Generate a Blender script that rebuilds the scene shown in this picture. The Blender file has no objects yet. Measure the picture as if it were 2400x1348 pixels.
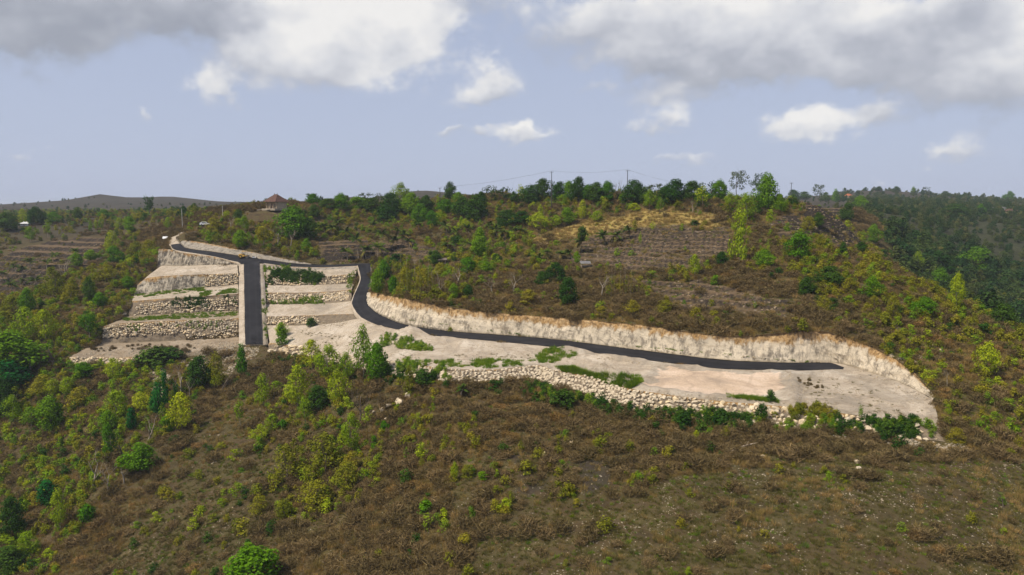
import bpy, bmesh, math, random
import numpy as np
from mathutils import Vector, Matrix
from mathutils.bvhtree import BVHTree

random.seed(11)
RNG = np.random.default_rng(5)
SC = bpy.context.scene
COL = SC.collection

# ------------------------------------------------------------------ camera
F_PX, PITCH, CAM_Z = 1650.0, math.radians(6.71), 60.0
cam_data = bpy.data.cameras.new('camera')
cam_data.sensor_width = 36.0
cam_data.lens = F_PX / 2400.0 * 36.0
cam_data.clip_start = 0.5
cam_data.clip_end = 30000.0
cam = bpy.data.objects.new('camera', cam_data)
COL.objects.link(cam)
cam.location = (0, 0, CAM_Z)
cam.rotation_euler = (math.pi / 2 - PITCH, 0, 0)
SC.camera = cam

# ------------------------------------------------------------------ light
SUN_EL, SUN_AZ = math.radians(56), math.radians(-118)      # azimuth from +Y (ahead), to the right positive
sun_dir = Vector((math.sin(SUN_AZ) * math.cos(SUN_EL), math.cos(SUN_AZ) * math.cos(SUN_EL), math.sin(SUN_EL)))
sd = bpy.data.lights.new('sun', 'SUN')
sd.energy = 4.1
sd.angle = math.radians(2.5)
sd.color = (1.0, 0.90, 0.75)
sun = bpy.data.objects.new('sun', sd)
COL.objects.link(sun)
sun.rotation_euler = (-sun_dir).to_track_quat('-Z', 'Y').to_euler()

SC.view_settings.view_transform = 'Standard'
SC.view_settings.look = 'None'
SC.view_settings.gamma = 1.0
SC.view_settings.use_curve_mapping = False
SC.view_settings.exposure = 0.26
HAZE = 0.00013
SC.render.engine = 'CYCLES'
SC.cycles.max_bounces = 4
SC.cycles.diffuse_bounces = 2
SC.cycles.glossy_bounces = 1
SC.cycles.transmission_bounces = 2
SC.cycles.use_adaptive_sampling = True
SC.cycles.adaptive_threshold = 0.015
SC.cycles.adaptive_min_samples = 8
SC.cycles.caustics_reflective = False
SC.cycles.caustics_refractive = False
SC.cycles.transparent_max_bounces = 8
SC.cycles.volume_bounces = 0
SC.cycles.use_denoising = True


# ------------------------------------------------------------------ node helper
class NT:
    """small helper that writes shader node trees"""
    def __init__(self, tree):
        self.t = tree
        tree.nodes.clear()

    def n(self, typ, **kw):
        nd = self.t.nodes.new(typ)
        for k, v in kw.items():
            setattr(nd, k, v)
        return nd

    def link(self, a, b):
        self.t.links.new(a, b)

    def put(self, sock, v):
        if hasattr(v, 'is_output'):
            self.t.links.new(v, sock)
        else:
            sock.default_value = v

    def m(self, op, a, b=0.0, c=None, clamp=False):
        nd = self.t.nodes.new('ShaderNodeMath')
        nd.operation = op
        nd.use_clamp = clamp
        self.put(nd.inputs[0], a)
        self.put(nd.inputs[1], b)
        if c is not None:
            self.put(nd.inputs[2], c)
        return nd.outputs[0]

    def ramp(self, fac, stops, interp='LINEAR'):
        nd = self.t.nodes.new('ShaderNodeValToRGB')
        cr = nd.color_ramp
        cr.interpolation = interp
        while len(cr.elements) < len(stops):
            cr.elements.new(0.5)
        for e, (p, c) in zip(cr.elements, stops):
            e.position = p
            e.color = (c[0], c[1], c[2], 1.0) if not isinstance(c, float) else (c, c, c, 1.0)
        self.put(nd.inputs[0], fac)
        return nd.outputs[0]

    def mix(self, fac, a, b, mode='MIX'):
        nd = self.t.nodes.new('ShaderNodeMix')
        nd.data_type = 'RGBA'
        nd.blend_type = mode
        self.put(nd.inputs[0], fac)
        for s, v in ((nd.inputs[6], a), (nd.inputs[7], b)):
            if isinstance(v, tuple) and len(v) == 3:
                v = (*v, 1.0)
            self.put(s, v)
        return nd.outputs[2]

    def noise(self, vec, scale, detail=4.0, rough=0.55, dist=0.0, dim='3D', out='Fac'):
        nd = self.t.nodes.new('ShaderNodeTexNoise')
        nd.noise_dimensions = dim
        if vec is not None:
            self.put(nd.inputs['Vector'], vec)
        nd.inputs['Scale'].default_value = scale
        nd.inputs['Detail'].default_value = detail
        nd.inputs['Roughness'].default_value = rough
        nd.inputs['Distortion'].default_value = dist
        return nd.outputs[out]

    def smooth(self, v, lo, hi, a=0.0, b=1.0):
        nd = self.t.nodes.new('ShaderNodeMapRange')
        nd.interpolation_type = 'SMOOTHSTEP'
        self.put(nd.inputs[0], v)
        nd.inputs[1].default_value = lo
        nd.inputs[2].default_value = hi
        nd.inputs[3].default_value = a
        nd.inputs[4].default_value = b
        return nd.outputs[0]

    def scale(self, vec, s):
        nd = self.t.nodes.new('ShaderNodeVectorMath')
        nd.operation = 'MULTIPLY'
        self.put(nd.inputs[0], vec)
        nd.inputs[1].default_value = s
        return nd.outputs[0]


# ------------------------------------------------------------------ sky: Nishita air with a field of broken cumulus
world = bpy.data.worlds.new('World')
SC.world = world
world.use_nodes = True
w = NT(world.node_tree)
SKY_STRENGTH = 0.078


def ray(px, py):
    yc = -(py - 674.0) / F_PX
    d = Vector(((px - 1200.0) / F_PX, math.cos(PITCH) + yc * math.sin(PITCH), -math.sin(PITCH) + yc * math.cos(PITCH)))
    return d.normalized()


def build_sky():
    out = w.n('ShaderNodeOutputWorld')
    bg = w.n('ShaderNodeBackground')
    bg.inputs[1].default_value = SKY_STRENGTH
    sky = w.n('ShaderNodeTexSky', sky_type='NISHITA')
    sky.sun_disc = False
    sky.sun_elevation = SUN_EL
    sky.sun_rotation = SUN_AZ
    sky.altitude = 200
    sky.air_density = 1.0
    sky.dust_density = 2.0
    sky.ozone_density = 2.0
    tc = w.n('ShaderNodeTexCoord')
    sep = w.n('ShaderNodeSeparateXYZ')
    w.link(tc.outputs['Generated'], sep.inputs[0])
    X, Y, Z = sep.outputs
    az = w.m('ARCTAN2', X, Y)
    el = w.m('ARCSINE', Z)
    P = w.scale(tc.outputs['Generated'], (1.0, 1.0, 1.35))
    # ragged edges: the coordinates are pushed about by noise
    wn = w.n('ShaderNodeTexNoise', noise_dimensions='3D')
    w.link(P, wn.inputs['Vector'])
    wn.inputs['Scale'].default_value = 9.0
    wn.inputs['Detail'].default_value = 4.0
    wn.inputs['Roughness'].default_value = 0.6
    ws = w.n('ShaderNodeSeparateColor')
    w.link(wn.outputs['Color'], ws.inputs[0])
    wx = w.m('MULTIPLY', w.m('SUBTRACT', ws.outputs[0], 0.5), 0.16)
    wy = w.m('MULTIPLY', w.m('SUBTRACT', ws.outputs[1], 0.5), 0.10)
    azw = w.m('ADD', az, wx)
    elw = w.m('ADD', el, wy)

    cw = w.n('ShaderNodeCombineXYZ')
    w.link(azw, cw.inputs[0])
    w.link(elw, cw.inputs[1])

    total = height = None
    for px, py, rx, ry, amp, tone in CLOUDS:
        d = ray(px, py)
        a0, e0 = math.atan2(d.x, d.y), math.asin(d.z)
        sx, sy = F_PX / rx, F_PX / ry
        q = w.n('ShaderNodeVectorMath', operation='MULTIPLY_ADD')
        w.link(cw.outputs[0], q.inputs[0])
        q.inputs[1].default_value = (sx, sy, 0)
        q.inputs[2].default_value = (-a0 * sx, -e0 * sy, 0)
        dt = w.n('ShaderNodeVectorMath', operation='DOT_PRODUCT')
        w.link(q.outputs[0], dt.inputs[0])
        w.link(q.outputs[0], dt.inputs[1])
        g = w.m('POWER', 0.3679, dt.outputs['Value'])
        sp = w.n('ShaderNodeSeparateXYZ')
        w.link(q.outputs[0], sp.inputs[0])
        total = w.m('MULTIPLY_ADD', g, amp, total if total is not None else 0.0)
        height = w.m('MULTIPLY_ADD', w.m('MULTIPLY', g, amp), w.m('MULTIPLY_ADD', sp.outputs[1], 0.62, tone * 2.0), height if height is not None else 0.0)
    # the same sort of cloud goes on all round
    gen = w.noise(P, 2.3, 3.0, 0.55, 0.0, '3D')
    gen = w.smooth(gen, 0.52, 0.75, 0.0, 0.75)
    gen = w.m('MULTIPLY', gen, w.smooth(el, 0.22, 0.45))
    total = w.m('ADD', total, gen)
    fine = w.noise(P, 24.0, 6.0, 0.66, 0.0, '3D')
    dens = w.m('ADD', total, w.m('MULTIPLY', w.m('SUBTRACT', fine, 0.5), 0.95))
    mask = w.smooth(dens, 0.20, 0.74)
    # light: upper sides bright, undersides grey
    fine2 = w.noise(P, 12.0, 3.0, 0.6, 0.0, '3D')
    lit = w.m('ADD', w.m('MULTIPLY', w.m('DIVIDE', height, w.m('MAXIMUM', total, 0.08)), 0.55),
              w.m('MULTIPLY', w.m('SUBTRACT', fine2, 0.5), 1.1))
    shade = w.ramp(w.m('ADD', lit, 0.52, clamp=True),
                   [(0.0, (0.40, 0.425, 0.49)), (0.32, (0.56, 0.58, 0.645)), (0.58, (0.80, 0.81, 0.845)), (0.85, (1.04, 1.02, 0.99))])
    shade = w.mix(1.0, shade, (9.4, 9.4, 9.4), 'MULTIPLY')
    # thin haze low in the sky
    air = w.mix(w.smooth(el, 0.6, 0.0, 0.55, 0.85), sky.outputs[0], (5.45, 6.05, 7.85))
    col = w.mix(w.m('MULTIPLY', mask, 0.90), air, shade)
    w.link(col, bg.inputs[0])
    w.link(bg.outputs[0], out.inputs[0])


CLOUDS = [  # centre, half width, half height (photo pixels), strength, tone (grey underside to sunlit top)
    (810, 85, 185, 105, 1.15, 0.32), (930, 60, 110, 100, 0.6, 0.30), (640, 150, 110, 55, 0.5, 0.0),
    (240, -10, 290, 75, 0.95, -0.34), (50, 60, 140, 80, 0.6, -0.30), (470, 10, 130, 40, 0.5, -0.35), (1120, 5, 120, 35, 0.4, -0.2),
    (1450, 50, 230, 70, 0.7, -0.05), (1700, 60, 200, 85, 0.9, 0.05), (1960, 55, 230, 75, 0.9, 0.10), (1850, 130, 300, 45, 0.5, -0.16), (2200, 130, 190, 75, 0.7, -0.15), (1560, 150, 180, 40, 0.35, -0.2),
    (2375, 105, 60, 60, 0.9, 0.2), (2330, 210, 130, 50, 0.45, -0.15), (2300, 20, 150, 50, 0.35, -0.3),
    (1150, 200, 72, 46, 0.85, 0.10), (515, 212, 58, 34, 0.72, 0.2), (1240, 330, 66, 22, 0.95, 0.22), (1135, 318, 30, 16, 0.5, 0.0), (1070, 312, 44, 14, 0.55, 0.05),
    (1905, 297, 78, 36, 1.05, 0.25), (1550, 275, 62, 24, 0.68, 0.12), (1560, 220, 90, 24, 0.55, 0.0), (2040, 262, 45, 20, 0.55, 0.1),
    (2230, 365, 60, 24, 0.62, 0.1), (2320, 330, 60, 30, 0.5, 0.05), (1600, 365, 60, 18, 0.48, 0.05), (345, 245, 24, 18, 0.5, 0.1), (65, 365, 30, 12, 0.45, 0.05), (2040, 412, 45, 12, 0.33, 0.0),
    (1400, 208, 30, 16, 0.36, 0.0),
]
build_sky()
world.cycles.sampling_method = 'MANUAL'
world.cycles.sample_map_resolution = 512


# ------------------------------------------------------------------ maths helpers
def P(px, py, Y):
    """the point of the place at forward distance Y seen at photo pixel (px, py)"""
    yc = -(py - 674.0) / F_PX
    k = Y / (math.cos(PITCH) + yc * math.sin(PITCH))
    return np.array([(px - 1200.0) / F_PX * k, Y, CAM_Z + k * (-math.sin(PITCH) + yc * math.cos(PITCH))])


def _hash(ix, iy, seed):
    h = (ix.astype(np.int64) * 374761393 + iy.astype(np.int64) * 668265263 + seed * 1274126177) & 0xFFFFFFFF
    h = ((h ^ (h >> 13)) * 1274126177) & 0xFFFFFFFF
    return ((h ^ (h >> 16)) & 0xFFFF) / 65535.0


def vnoise(x, y, seed=0):
    x = np.asarray(x, float)
    y = np.asarray(y, float)
    ix, iy = np.floor(x), np.floor(y)
    fx, fy = x - ix, y - iy
    fx, fy = fx * fx * (3 - 2 * fx), fy * fy * (3 - 2 * fy)
    a, b = _hash(ix, iy, seed), _hash(ix + 1, iy, seed)
    c, d = _hash(ix, iy + 1, seed), _hash(ix + 1, iy + 1, seed)
    return (a * (1 - fx) + b * fx) * (1 - fy) + (c * (1 - fx) + d * fx) * fy - 0.5


def fbm(x, y, scale, octv=4, seed=0):
    r, a = 0.0, 1.0
    x, y = np.asarray(x, float) / scale, np.asarray(y, float) / scale
    for o in range(octv):
        r = r + a * vnoise(x, y, seed + o * 17)
        x, y, a = x * 2.03 + 3.1, y * 2.03 + 7.7, a * 0.5
    return r


def crom(pts, n):
    """resample a polyline of control points to n points along a smooth curve (index parameter)"""
    pts = np.asarray(pts, float)
    k = len(pts)
    if k == 2:
        t = np.linspace(0, 1, n)[:, None]
        return pts[0] * (1 - t) + pts[1] * t
    u = np.linspace(0, k - 1, n)
    i = np.clip(np.floor(u).astype(int), 0, k - 2)
    t = (u - i)[:, None]
    p1, p2 = pts[i], pts[i + 1]
    p0 = np.where((i == 0)[:, None], 2 * p1 - p2, pts[np.maximum(i - 1, 0)])
    p3 = np.where((i == k - 2)[:, None], 2 * p2 - p1, pts[np.minimum(i + 2, k - 1)])
    m1, m2 = (p2 - p0) * 0.5, (p3 - p1) * 0.5
    m1, m2 = np.minimum(np.maximum(m1, -2 * abs(p2 - p1)), 2 * abs(p2 - p1)), np.minimum(np.maximum(m2, -2 * abs(p2 - p1)), 2 * abs(p2 - p1))
    t2, t3 = t * t, t * t * t
    return (2 * t3 - 3 * t2 + 1) * p1 + (t3 - 2 * t2 + t) * m1 + (-2 * t3 + 3 * t2) * p2 + (t3 - t2) * m2


def even(pts, n):
    """smooth curve, then n points evenly spaced along it"""
    c = crom(pts, max(200, n * 3))
    s = np.concatenate([[0], np.cumsum(np.linalg.norm(np.diff(c, axis=0), axis=1))])
    q = np.linspace(0, s[-1], n)
    return np.stack([np.interp(q, s, c[:, j]) for j in range(3)], 1)


def row(*pts):
    return np.array([P(*p) for p in pts])


# ------------------------------------------------------------------ the graded site: edge lines of roads, terraces and cuts
# rows of points (photo x, photo y, forward distance in metres); z follows from the three
R0 = row((372, 583, 262), (395, 584, 262), (430, 593, 258), (500, 602, 252), (556, 617, 247))
R1 = row((368, 631, 258), (380, 623, 259), (430, 623, 256), (500, 621, 251), (556, 620, 246.5))
R2 = row((322, 668, 238), (345, 652, 238), (400, 646, 238), (480, 643, 238), (558, 640, 237.5))
R3 = row((314, 693, 235), (345, 689, 235), (400, 681, 236), (480, 674, 236.5), (558, 666, 236.5))
R4 = row((310, 706, 223), (345, 703, 223), (400, 699, 223), (480, 694, 224), (559, 688, 225))
R5 = row((300, 742, 219), (345, 738, 220), (400, 735, 221), (480, 731, 222), (559, 728, 222.5))
R6 = row((243, 765, 208), (300, 757, 208), (400, 752, 209), (480, 749, 210), (560, 746, 211.5))
R7 = row((235, 806, 204), (300, 803, 205), (400, 799, 206), (480, 794, 207.5), (560, 790, 208.5))
R8 = row((205, 815, 200), (300, 812, 200), (400, 808, 201), (480, 805, 201.5), (562, 800, 203))
R9 = row((165, 838, 191), (230, 838, 191), (300, 838, 191.5), (400, 832, 193), (562, 808, 198))
R10 = row((160, 856, 188.5), (230, 857, 188.5), (300, 853, 189.5), (400, 842, 191.5), (562, 815, 197))

N0 = row((618, 618, 246), (680, 626, 246), (760, 627, 246), (838, 624, 245))
N1 = row((618, 622, 245), (680, 632, 244), (760, 632, 244), (836, 629, 244))
N2 = row((619, 644, 236), (680, 648, 236), (760, 647, 236), (834, 642, 237))
N3 = row((620, 668, 234), (680, 669, 234), (760, 667, 234), (831, 664, 235))
N4 = row((622, 686, 225), (700, 686, 225), (780, 683, 225), (824, 678, 226))
N5 = row((623, 713, 222.5), (700, 713, 221), (780, 710, 219), (822, 706, 215))
N6 = row((625, 742, 208), (700, 740, 206), (780, 737, 203), (843, 735, 196.5))
N7 = row((626, 763, 206), (700, 763, 203), (780, 758, 199.5), (846, 747, 191))

VL = row((574, 807, 196), (571, 618, 245.5))
VR = row((616, 807, 196), (608, 616, 245.5))
# upper road, from the gravel track on the left to the hairpin
UB = row((447, 538, 300), (425, 550, 284), (413, 556, 276), (423, 571, 267), (440, 583, 262), (500, 591, 257), (560, 600, 252.5), (612, 608, 251), (680, 617, 251), (760, 621, 251.5), (838, 618, 251.5), (868, 617.5, 250))
UF = row((439, 538, 301), (412, 551, 285), (399, 562, 276), (399, 574, 268), (412, 586, 262), (500, 601, 252.5), (560, 615, 248), (616, 617, 247), (680, 625, 246.5), (760, 626.5, 246.5), (838, 623, 246), (850, 625, 244.5))
# hairpin descent and the long road under the cut
DR = row((868, 617.5, 250), (869, 655, 228), (864, 690, 214), (866, 714, 203), (882, 733, 190.5), (915, 750, 178.5), (960, 764, 170.2), (1050, 777, 163), (1180, 787, 157.5), (1300, 797, 152.6), (1500, 822, 141.4), (1700, 846, 132.2), (1850, 851.5, 130.1), (1945, 851, 130.3), (1978, 862, 126.6))
DL = row((838, 622, 246), (845, 655, 228), (828, 698, 211.5), (826, 716, 202), (846, 744, 189.5), (876, 759, 179.5), (915, 769, 168.5), (1020, 787, 158), (1150, 799, 151.7), (1300, 814, 144.8), (1500, 842, 133.6), (1700, 865, 125.6), (1850, 868.5, 124.6), (1930, 867, 125.0), (1976, 866, 125.3))

# platform in front of the long road: back edge, front edge (top of the rubble wall), foot of that wall
PB = row((626, 763, 206), (700, 763, 203), (780, 758, 199.5), (846, 747, 190), (876, 760.5, 179), (915, 771, 167.8), (1020, 789, 157.2), (1150, 801, 150.8), (1300, 816, 144), (1500, 844, 132.8), (1700, 867, 124.8), (1850, 870.5, 123.8), (1978, 866, 125.2), (2060, 882, 120), (2120, 903, 114), (2185, 938, 105))
PF = row((632, 803, 196), (690, 811, 186), (780, 826, 165), (850, 837, 150), (930, 847, 137), (1060, 865, 128.8), (1160, 866, 128.3), (1260, 857, 131), (1300, 868, 127.5), (1400, 886, 122), (1480, 911, 115), (1600, 930, 110), (1700, 941, 107.4), (1850, 954, 104.5), (2020, 975, 101.3), (2205, 1004, 96))
PK = row((632, 826, 191.5), (690, 838, 181), (780, 852, 160.5), (850, 866, 145.8), (930, 880, 133), (1060, 895, 125.8), (1160, 896, 125), (1260, 893, 126.8), (1300, 908, 122.5), (1400, 938, 117), (1480, 963, 110.3), (1600, 981, 106.2), (1700, 991, 103.6), (1850, 1004, 100.8), (2020, 1016, 98.5), (2215, 1036, 93.6))

# big cut: foot, bench line, top
CF = row((866, 694, 213), (868, 714, 202.5), (884, 731, 190.8), (917, 748, 179), (962, 762, 170.8), (1050, 775, 163.6), (1180, 785, 158.1), (1300, 795, 153.3), (1500, 820, 142), (1700, 844, 132.8), (1850, 850, 130.6), (1950, 850, 130.8), (2005, 862, 126.8), (2060, 880, 120.8), (2120, 901, 114.6), (2187, 937, 105.4))
CT = row((868, 678, 216), (872, 684, 208), (900, 690, 194), (930, 696, 182.5), (965, 702, 174), (1050, 719, 166.2), (1180, 735, 160.4), (1300, 744, 155.4), (1500, 761, 144.4), (1700, 787, 135), (1850, 778, 133), (1925, 775, 133), (2000, 794, 129.6), (2065, 822, 123.4), (2125, 858, 116.8), (2192, 925, 106.5))
# low bank behind the upper road
BF = row((424, 570, 268), (441, 582, 262.6), (500, 590, 257.6), (560, 599, 253.1), (612, 607, 251.6), (680, 616, 251.6), (730, 620, 251.6))
BT = row((428, 564, 270), (446, 564, 267), (500, 573, 262.5), (560, 585, 257), (612, 595, 254.5), (680, 609, 253), (730, 618, 252.2))


# ------------------------------------------------------------------ lofts
def grid_mesh(A, B, nu, nv, bulge=None):
    """points of a strip between two curves: (nv+1) x (nu+1)"""
    a = even(A, nu + 1) if len(A) != len(B) else crom(A, nu + 1)
    b = even(B, nu + 1) if len(A) != len(B) else crom(B, nu + 1)
    t = np.linspace(0, 1, nv + 1)[:, None, None]
    return a[None] * (1 - t) + b[None] * t


def grid_faces(nv, nu, off=0):
    f = []
    for j in range(nv):
        for i in range(nu):
            a = off + j * (nu + 1) + i
            f.append((a, a + 1, a + nu + 2, a + nu + 1))
    return f


def mesh_obj(name, verts, faces, mat=None, parent=None, smooth=False):
    me = bpy.data.meshes.new(name)
    me.from_pydata([tuple(v) for v in verts], [], faces)
    if smooth:
        me.polygons.foreach_set('use_smooth', [True] * len(me.polygons))
    if mat:
        me.materials.append(mat)
    me.update()
    o = bpy.data.objects.new(name, me)
    COL.objects.link(o)
    if parent:
        o.parent = parent
    return o


def tag(o, label, cat=None, group=None, kind=None):
    o['label'] = label
    if cat:
        o['category'] = cat
    if group:
        o['group'] = group
    if kind or cat:
        o['kind'] = kind or 'thing'
    return o


SITE_V, SITE_F = [], []          # every graded surface, for ray casts


def site_add(verts, faces):
    off = len(SITE_V)
    SITE_V.extend([tuple(v) for v in verts])
    SITE_F.extend([tuple(i + off for i in f) for f in faces])


def strip_len(A):
    return float(np.linalg.norm(np.diff(np.asarray(A), axis=0), axis=1).sum())


def ground_strip(A, B, cell, rough, seed, mounds=()):
    """a graded, slightly uneven ground strip; its edges stay where they are"""
    nu = max(4, int(max(strip_len(A), strip_len(B)) / cell))
    nv = max(2, int(np.linalg.norm(np.mean(A, 0) - np.mean(B, 0)) / cell))
    G = grid_mesh(A, B, nu, nv)
    t = np.linspace(0, 1, nv + 1)[:, None]
    edge = np.clip(np.minimum(t, 1 - t) * nv / 1.5, 0, 1)
    G[..., 2] += (fbm(G[..., 0], G[..., 1], 3.0, 4, seed) * rough + fbm(G[..., 0], G[..., 1], 12.0, 2, seed + 5) * rough * 1.2) * edge
    for (x, y, rx, ry, h) in mounds:
        d = ((G[..., 0] - x) / rx) ** 2 + ((G[..., 1] - y) / ry) ** 2
        G[..., 2] += h * np.exp(-d * 1.3) * (1 + 0.5 * fbm(G[..., 0], G[..., 1], 1.2, 3, seed + 9)) * np.clip((1 - t) * nv / 2.0, 0, 1)
    V = G.reshape(-1, 3)
    return V, grid_faces(nv, nu)


def wall_strip(T, Bm, cell, rough, seed, bench=None):
    """a near-vertical cut face from top curve T to foot curve Bm, rough with tool marks"""
    nu = max(6, int(max(strip_len(T), strip_len(Bm)) / cell))
    nv = max(4, int(np.linalg.norm(np.mean(T, 0) - np.mean(Bm, 0)) / cell))
    G = grid_mesh(T, Bm, nu, nv)
    u = np.concatenate([[0], np.cumsum(np.linalg.norm(np.diff(G[nv // 2], axis=0), axis=1))])
    du = np.gradient(G[-1], axis=0)
    nrm = np.stack([du[:, 1], -du[:, 0], np.zeros(len(du))], 1)
    nrm /= np.linalg.norm(nrm, axis=1)[:, None] + 1e-9
    sgn = np.where(nrm[:, 1] > 0, -1.0, 1.0)[:, None]
    nrm = nrm * np.where(np.abs(nrm[:, 1:2]) > 0.25, sgn, np.sign((nrm * (G[-1] - G[0])).sum(1) + 1e-9)[:, None])
    t = np.linspace(0, 1, nv + 1)[:, None]
    hm_ = float(np.linalg.norm(np.mean(T, 0) - np.mean(Bm, 0)))
    d = fbm(u[None] + 0 * t, t * hm_, 1.6, 4, seed) * rough * 1.2 + vnoise(u[None] / 0.6 + 0 * t, t * hm_ / 0.8, seed + 3) * rough * 0.5
    d += fbm(u[None] + 0 * t, t * 0.0 + 3, 12.0, 2, seed + 8) * rough * 1.0
    if bench is not None:
        d = d + bench(u / u[-1])[None] * (t > 0.45)
    d = d * np.clip(np.minimum(t * nv, (1 - t) * nv + 0.6), 0.15, 1)
    G = G + nrm[None] * d[..., None]
    return G.reshape(-1, 3), grid_faces(nv, nu), (nu, nv)


def level_V(s):
    return VL[0] * (1 - s) + VL[1] * s, VR[0] * (1 - s) + VR[1] * s


# edge lines of the verges of the steep road
def side(A, B, m):
    d = (A - B)
    d[:, 2] = 0
    d /= np.linalg.norm(d, axis=1)[:, None]
    return A + d * m


VLe, VRe = side(VL.copy(), VR.copy(), 1.7), side(VR.copy(), VL.copy(), 1.5)
VLe[:, 2] -= 0.25
VRe[:, 2] -= 0.25

# ------------------------------------------------------------------ natural hillside: heights through surveyed points
NAT = [
    # foreground, lower edge of the picture and below it
    (0, 1348, 116), (400, 1348, 99), (800, 1348, 86), (1200, 1348, 75), (1600, 1348, 70.5), (2000, 1348, 68.5), (2400, 1348, 70),
    (1100, 1100, 97), (1400, 1180, 86), (1700, 1150, 84.5), (2000, 1150, 82), (2300, 1150, 83), (600, 1100, 124), (850, 1100, 111), (700, 1000, 137), (900, 960, 126),
    # ravine on the left
    (520, 885, 175), (430, 965, 158), (330, 1050, 142), (220, 1150, 130), (120, 1250, 122),
    (100, 1000, 166), (0, 1100, 152), (200, 900, 180), (80, 850, 191), (0, 850, 192), (450, 870, 181), (300, 930, 168), (-150, 1000, 170), (-150, 800, 210),
    (500, 1200, 113), (250, 1300, 112), (640, 900, 168), (560, 840, 189),
    # nose left of the terraces
    (300, 715, 225), (240, 730, 220), (200, 760, 213), (100, 760, 215), (0, 760, 217), (200, 660, 240), (290, 640, 248), (340, 610, 258), (240, 623, 253), (150, 660, 245), (50, 692, 240), (-50, 710, 236), (-200, 740, 230),
    # stepped field in the dip beyond
    (0, 685, 286), (0, 600, 332), (100, 625, 303), (100, 562, 362), (200, 602, 318), (240, 558, 352), (-150, 640, 320), (300, 560, 335), (370, 552, 318),
    (0, 540, 385), (200, 540, 385), (300, 528, 365), (400, 520, 335), (480, 506, 322), (-200, 540, 390),
    # shoulder with the house
    (560, 500, 303), (650, 492, 302), (760, 492, 312), (520, 555, 277), (620, 558, 274), (700, 565, 272), (600, 522, 290), (760, 590, 260), (820, 605, 256.5), (880, 610, 254), (800, 560, 281), (900, 560, 274), (1000, 580, 256),
    (900, 520, 302), (1000, 520, 300), (1000, 492, 322), (900, 487, 332), (800, 483, 342), (850, 470, 360), (1000, 466, 350), (1150, 458, 325),
    (900, 640, 236), (890, 665, 224), (950, 675, 197), (1000, 660, 206), (1000, 620, 231), (1080, 640, 210),
    # hill above the cut
    (1100, 700, 178), (1200, 690, 180), (1200, 620, 211), (1200, 560, 245), (1200, 510, 279), (1200, 474, 300),
    (1400, 690, 168), (1400, 620, 198), (1400, 560, 228), (1400, 510, 255), (1400, 466, 270),
    (1600, 700, 160), (1600, 640, 181), (1600, 580, 206), (1600, 520, 231), (1600, 474, 246),
    (1800, 700, 152), (1800, 640, 172), (1800, 580, 196), (1800, 520, 222), (1800, 482, 240),
    (1950, 720, 145), (1950, 650, 162), (1950, 560, 195), (1940, 492, 236),
    # right-hand spur and its edge
    (2040, 600, 181), (2120, 652, 165), (2200, 712, 150), (2300, 762, 140), (2400, 802, 132), (2060, 760, 137), (2180, 820, 125), (2300, 900, 114), (2420, 900, 114), (2420, 1000, 100), (2300, 1000, 98.5), (2250, 860, 119.5), (2600, 1100, 95), (2600, 900, 115),
    # side valley and its far slopes
    (2300, 690, 305), (2420, 720, 300), (2200, 605, 332), (2100, 563, 332), (2300, 600, 385), (2420, 600, 402), (2200, 532, 422), (2300, 522, 480), (2420, 522, 500), (2100, 505, 422), (2030, 500, 330),
    (2050, 478, 600), (2200, 474, 800), (2420, 480, 900), (2700, 482, 800), (2700, 600, 420),
    # far skyline
    (235, 455, 1150), (300, 466, 1170), (395, 460, 1250), (450, 466, 1250), (110, 492, 1300), (0, 508, 1300), (520, 474, 1250), (200, 500, 520), (50, 522, 470), (175, 468, 1130),
    (1000, 444, 900), (930, 452, 920), (1080, 460, 930), (830, 460, 900), (870, 470, 900), (780, 472, 950),
    (2040, 443, 1000), (2110, 449, 1010), (1985, 458, 1000), (2180, 460, 1010), (2300, 470, 1150), (1850, 474, 700),
]
HID = [  # points out of sight: (x, y, metres below the camera)
    (118, 190, 30), (128, 178, 38), (136, 172, 44), (112, 205, 26), (160, 200, 52), (170, 240, 52), (150, 240, 44), (150, 160, 44), (190, 160, 50),
    (30, 345, 2), (90, 310, 4), (110, 300, 5), (-20, 400, 0), (60, 420, 6), (-250, 275, 40), (-150, 272, 35), (-205, 272, 38),
    (0, 40, 42), (60, 40, 40), (-60, 40, 58), (-110, 60, 66), (130, 40, 42), (0, -60, 45), (-200, -60, 70), (200, -60, 45), (0, -400, 45), (-300, 100, 60), (300, 60, 50),
    (-900, 1000, 10), (900, 1300, 5), (-1500, 400, 10), (1500, 400, 10), (0, 1500, 4), (-800, 1800, 6), (800, 1800, 6), (-1200, -400, 40), (1200, -400, 40), (-300, 1500, 8), (300, 1400, 6), (-100, 650, 4), (200, 650, 2), (-300, 700, 9),
]


def loop_points(curves, step=4.0):
    out = []
    for c in curves:
        n = max(2, int(strip_len(c) / step))
        out.append(even(c, n + 1))
    return np.concatenate(out)


left_ends = np.array([R10[0], R9[0], R8[0], R7[0], R6[0], R5[0], R4[0], R3[0], R2[0], R1[0], R0[0]])
foot_left = R10[::-1]
ROAD_OUT_L = UF[:5][::-1]          # round the outside of the bend, to the gravel track
ROAD_IN_L = UB[:4]
PERIM = [left_ends, ROAD_OUT_L, ROAD_IN_L, BT, UB[9:], DR[1:3], CT, np.array([CT[-1], PF[-1], PK[-1]]), PK[::-1],
         np.array([PK[0], VR[0] + [0.8, -0.6, -0.4], VL[0] + [-0.8, -0.6, -0.4], R10[-1]]), foot_left]
per_pts = np.concatenate([even(c, max(2, int(strip_len(c) / 6.0) + 1)) if len(c) > 3 else np.asarray(c) for c in PERIM])
ctrl = [P(*p) for p in NAT] + [np.array([x, y, CAM_Z - d]) for x, y, d in HID] + list(per_pts)
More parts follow.
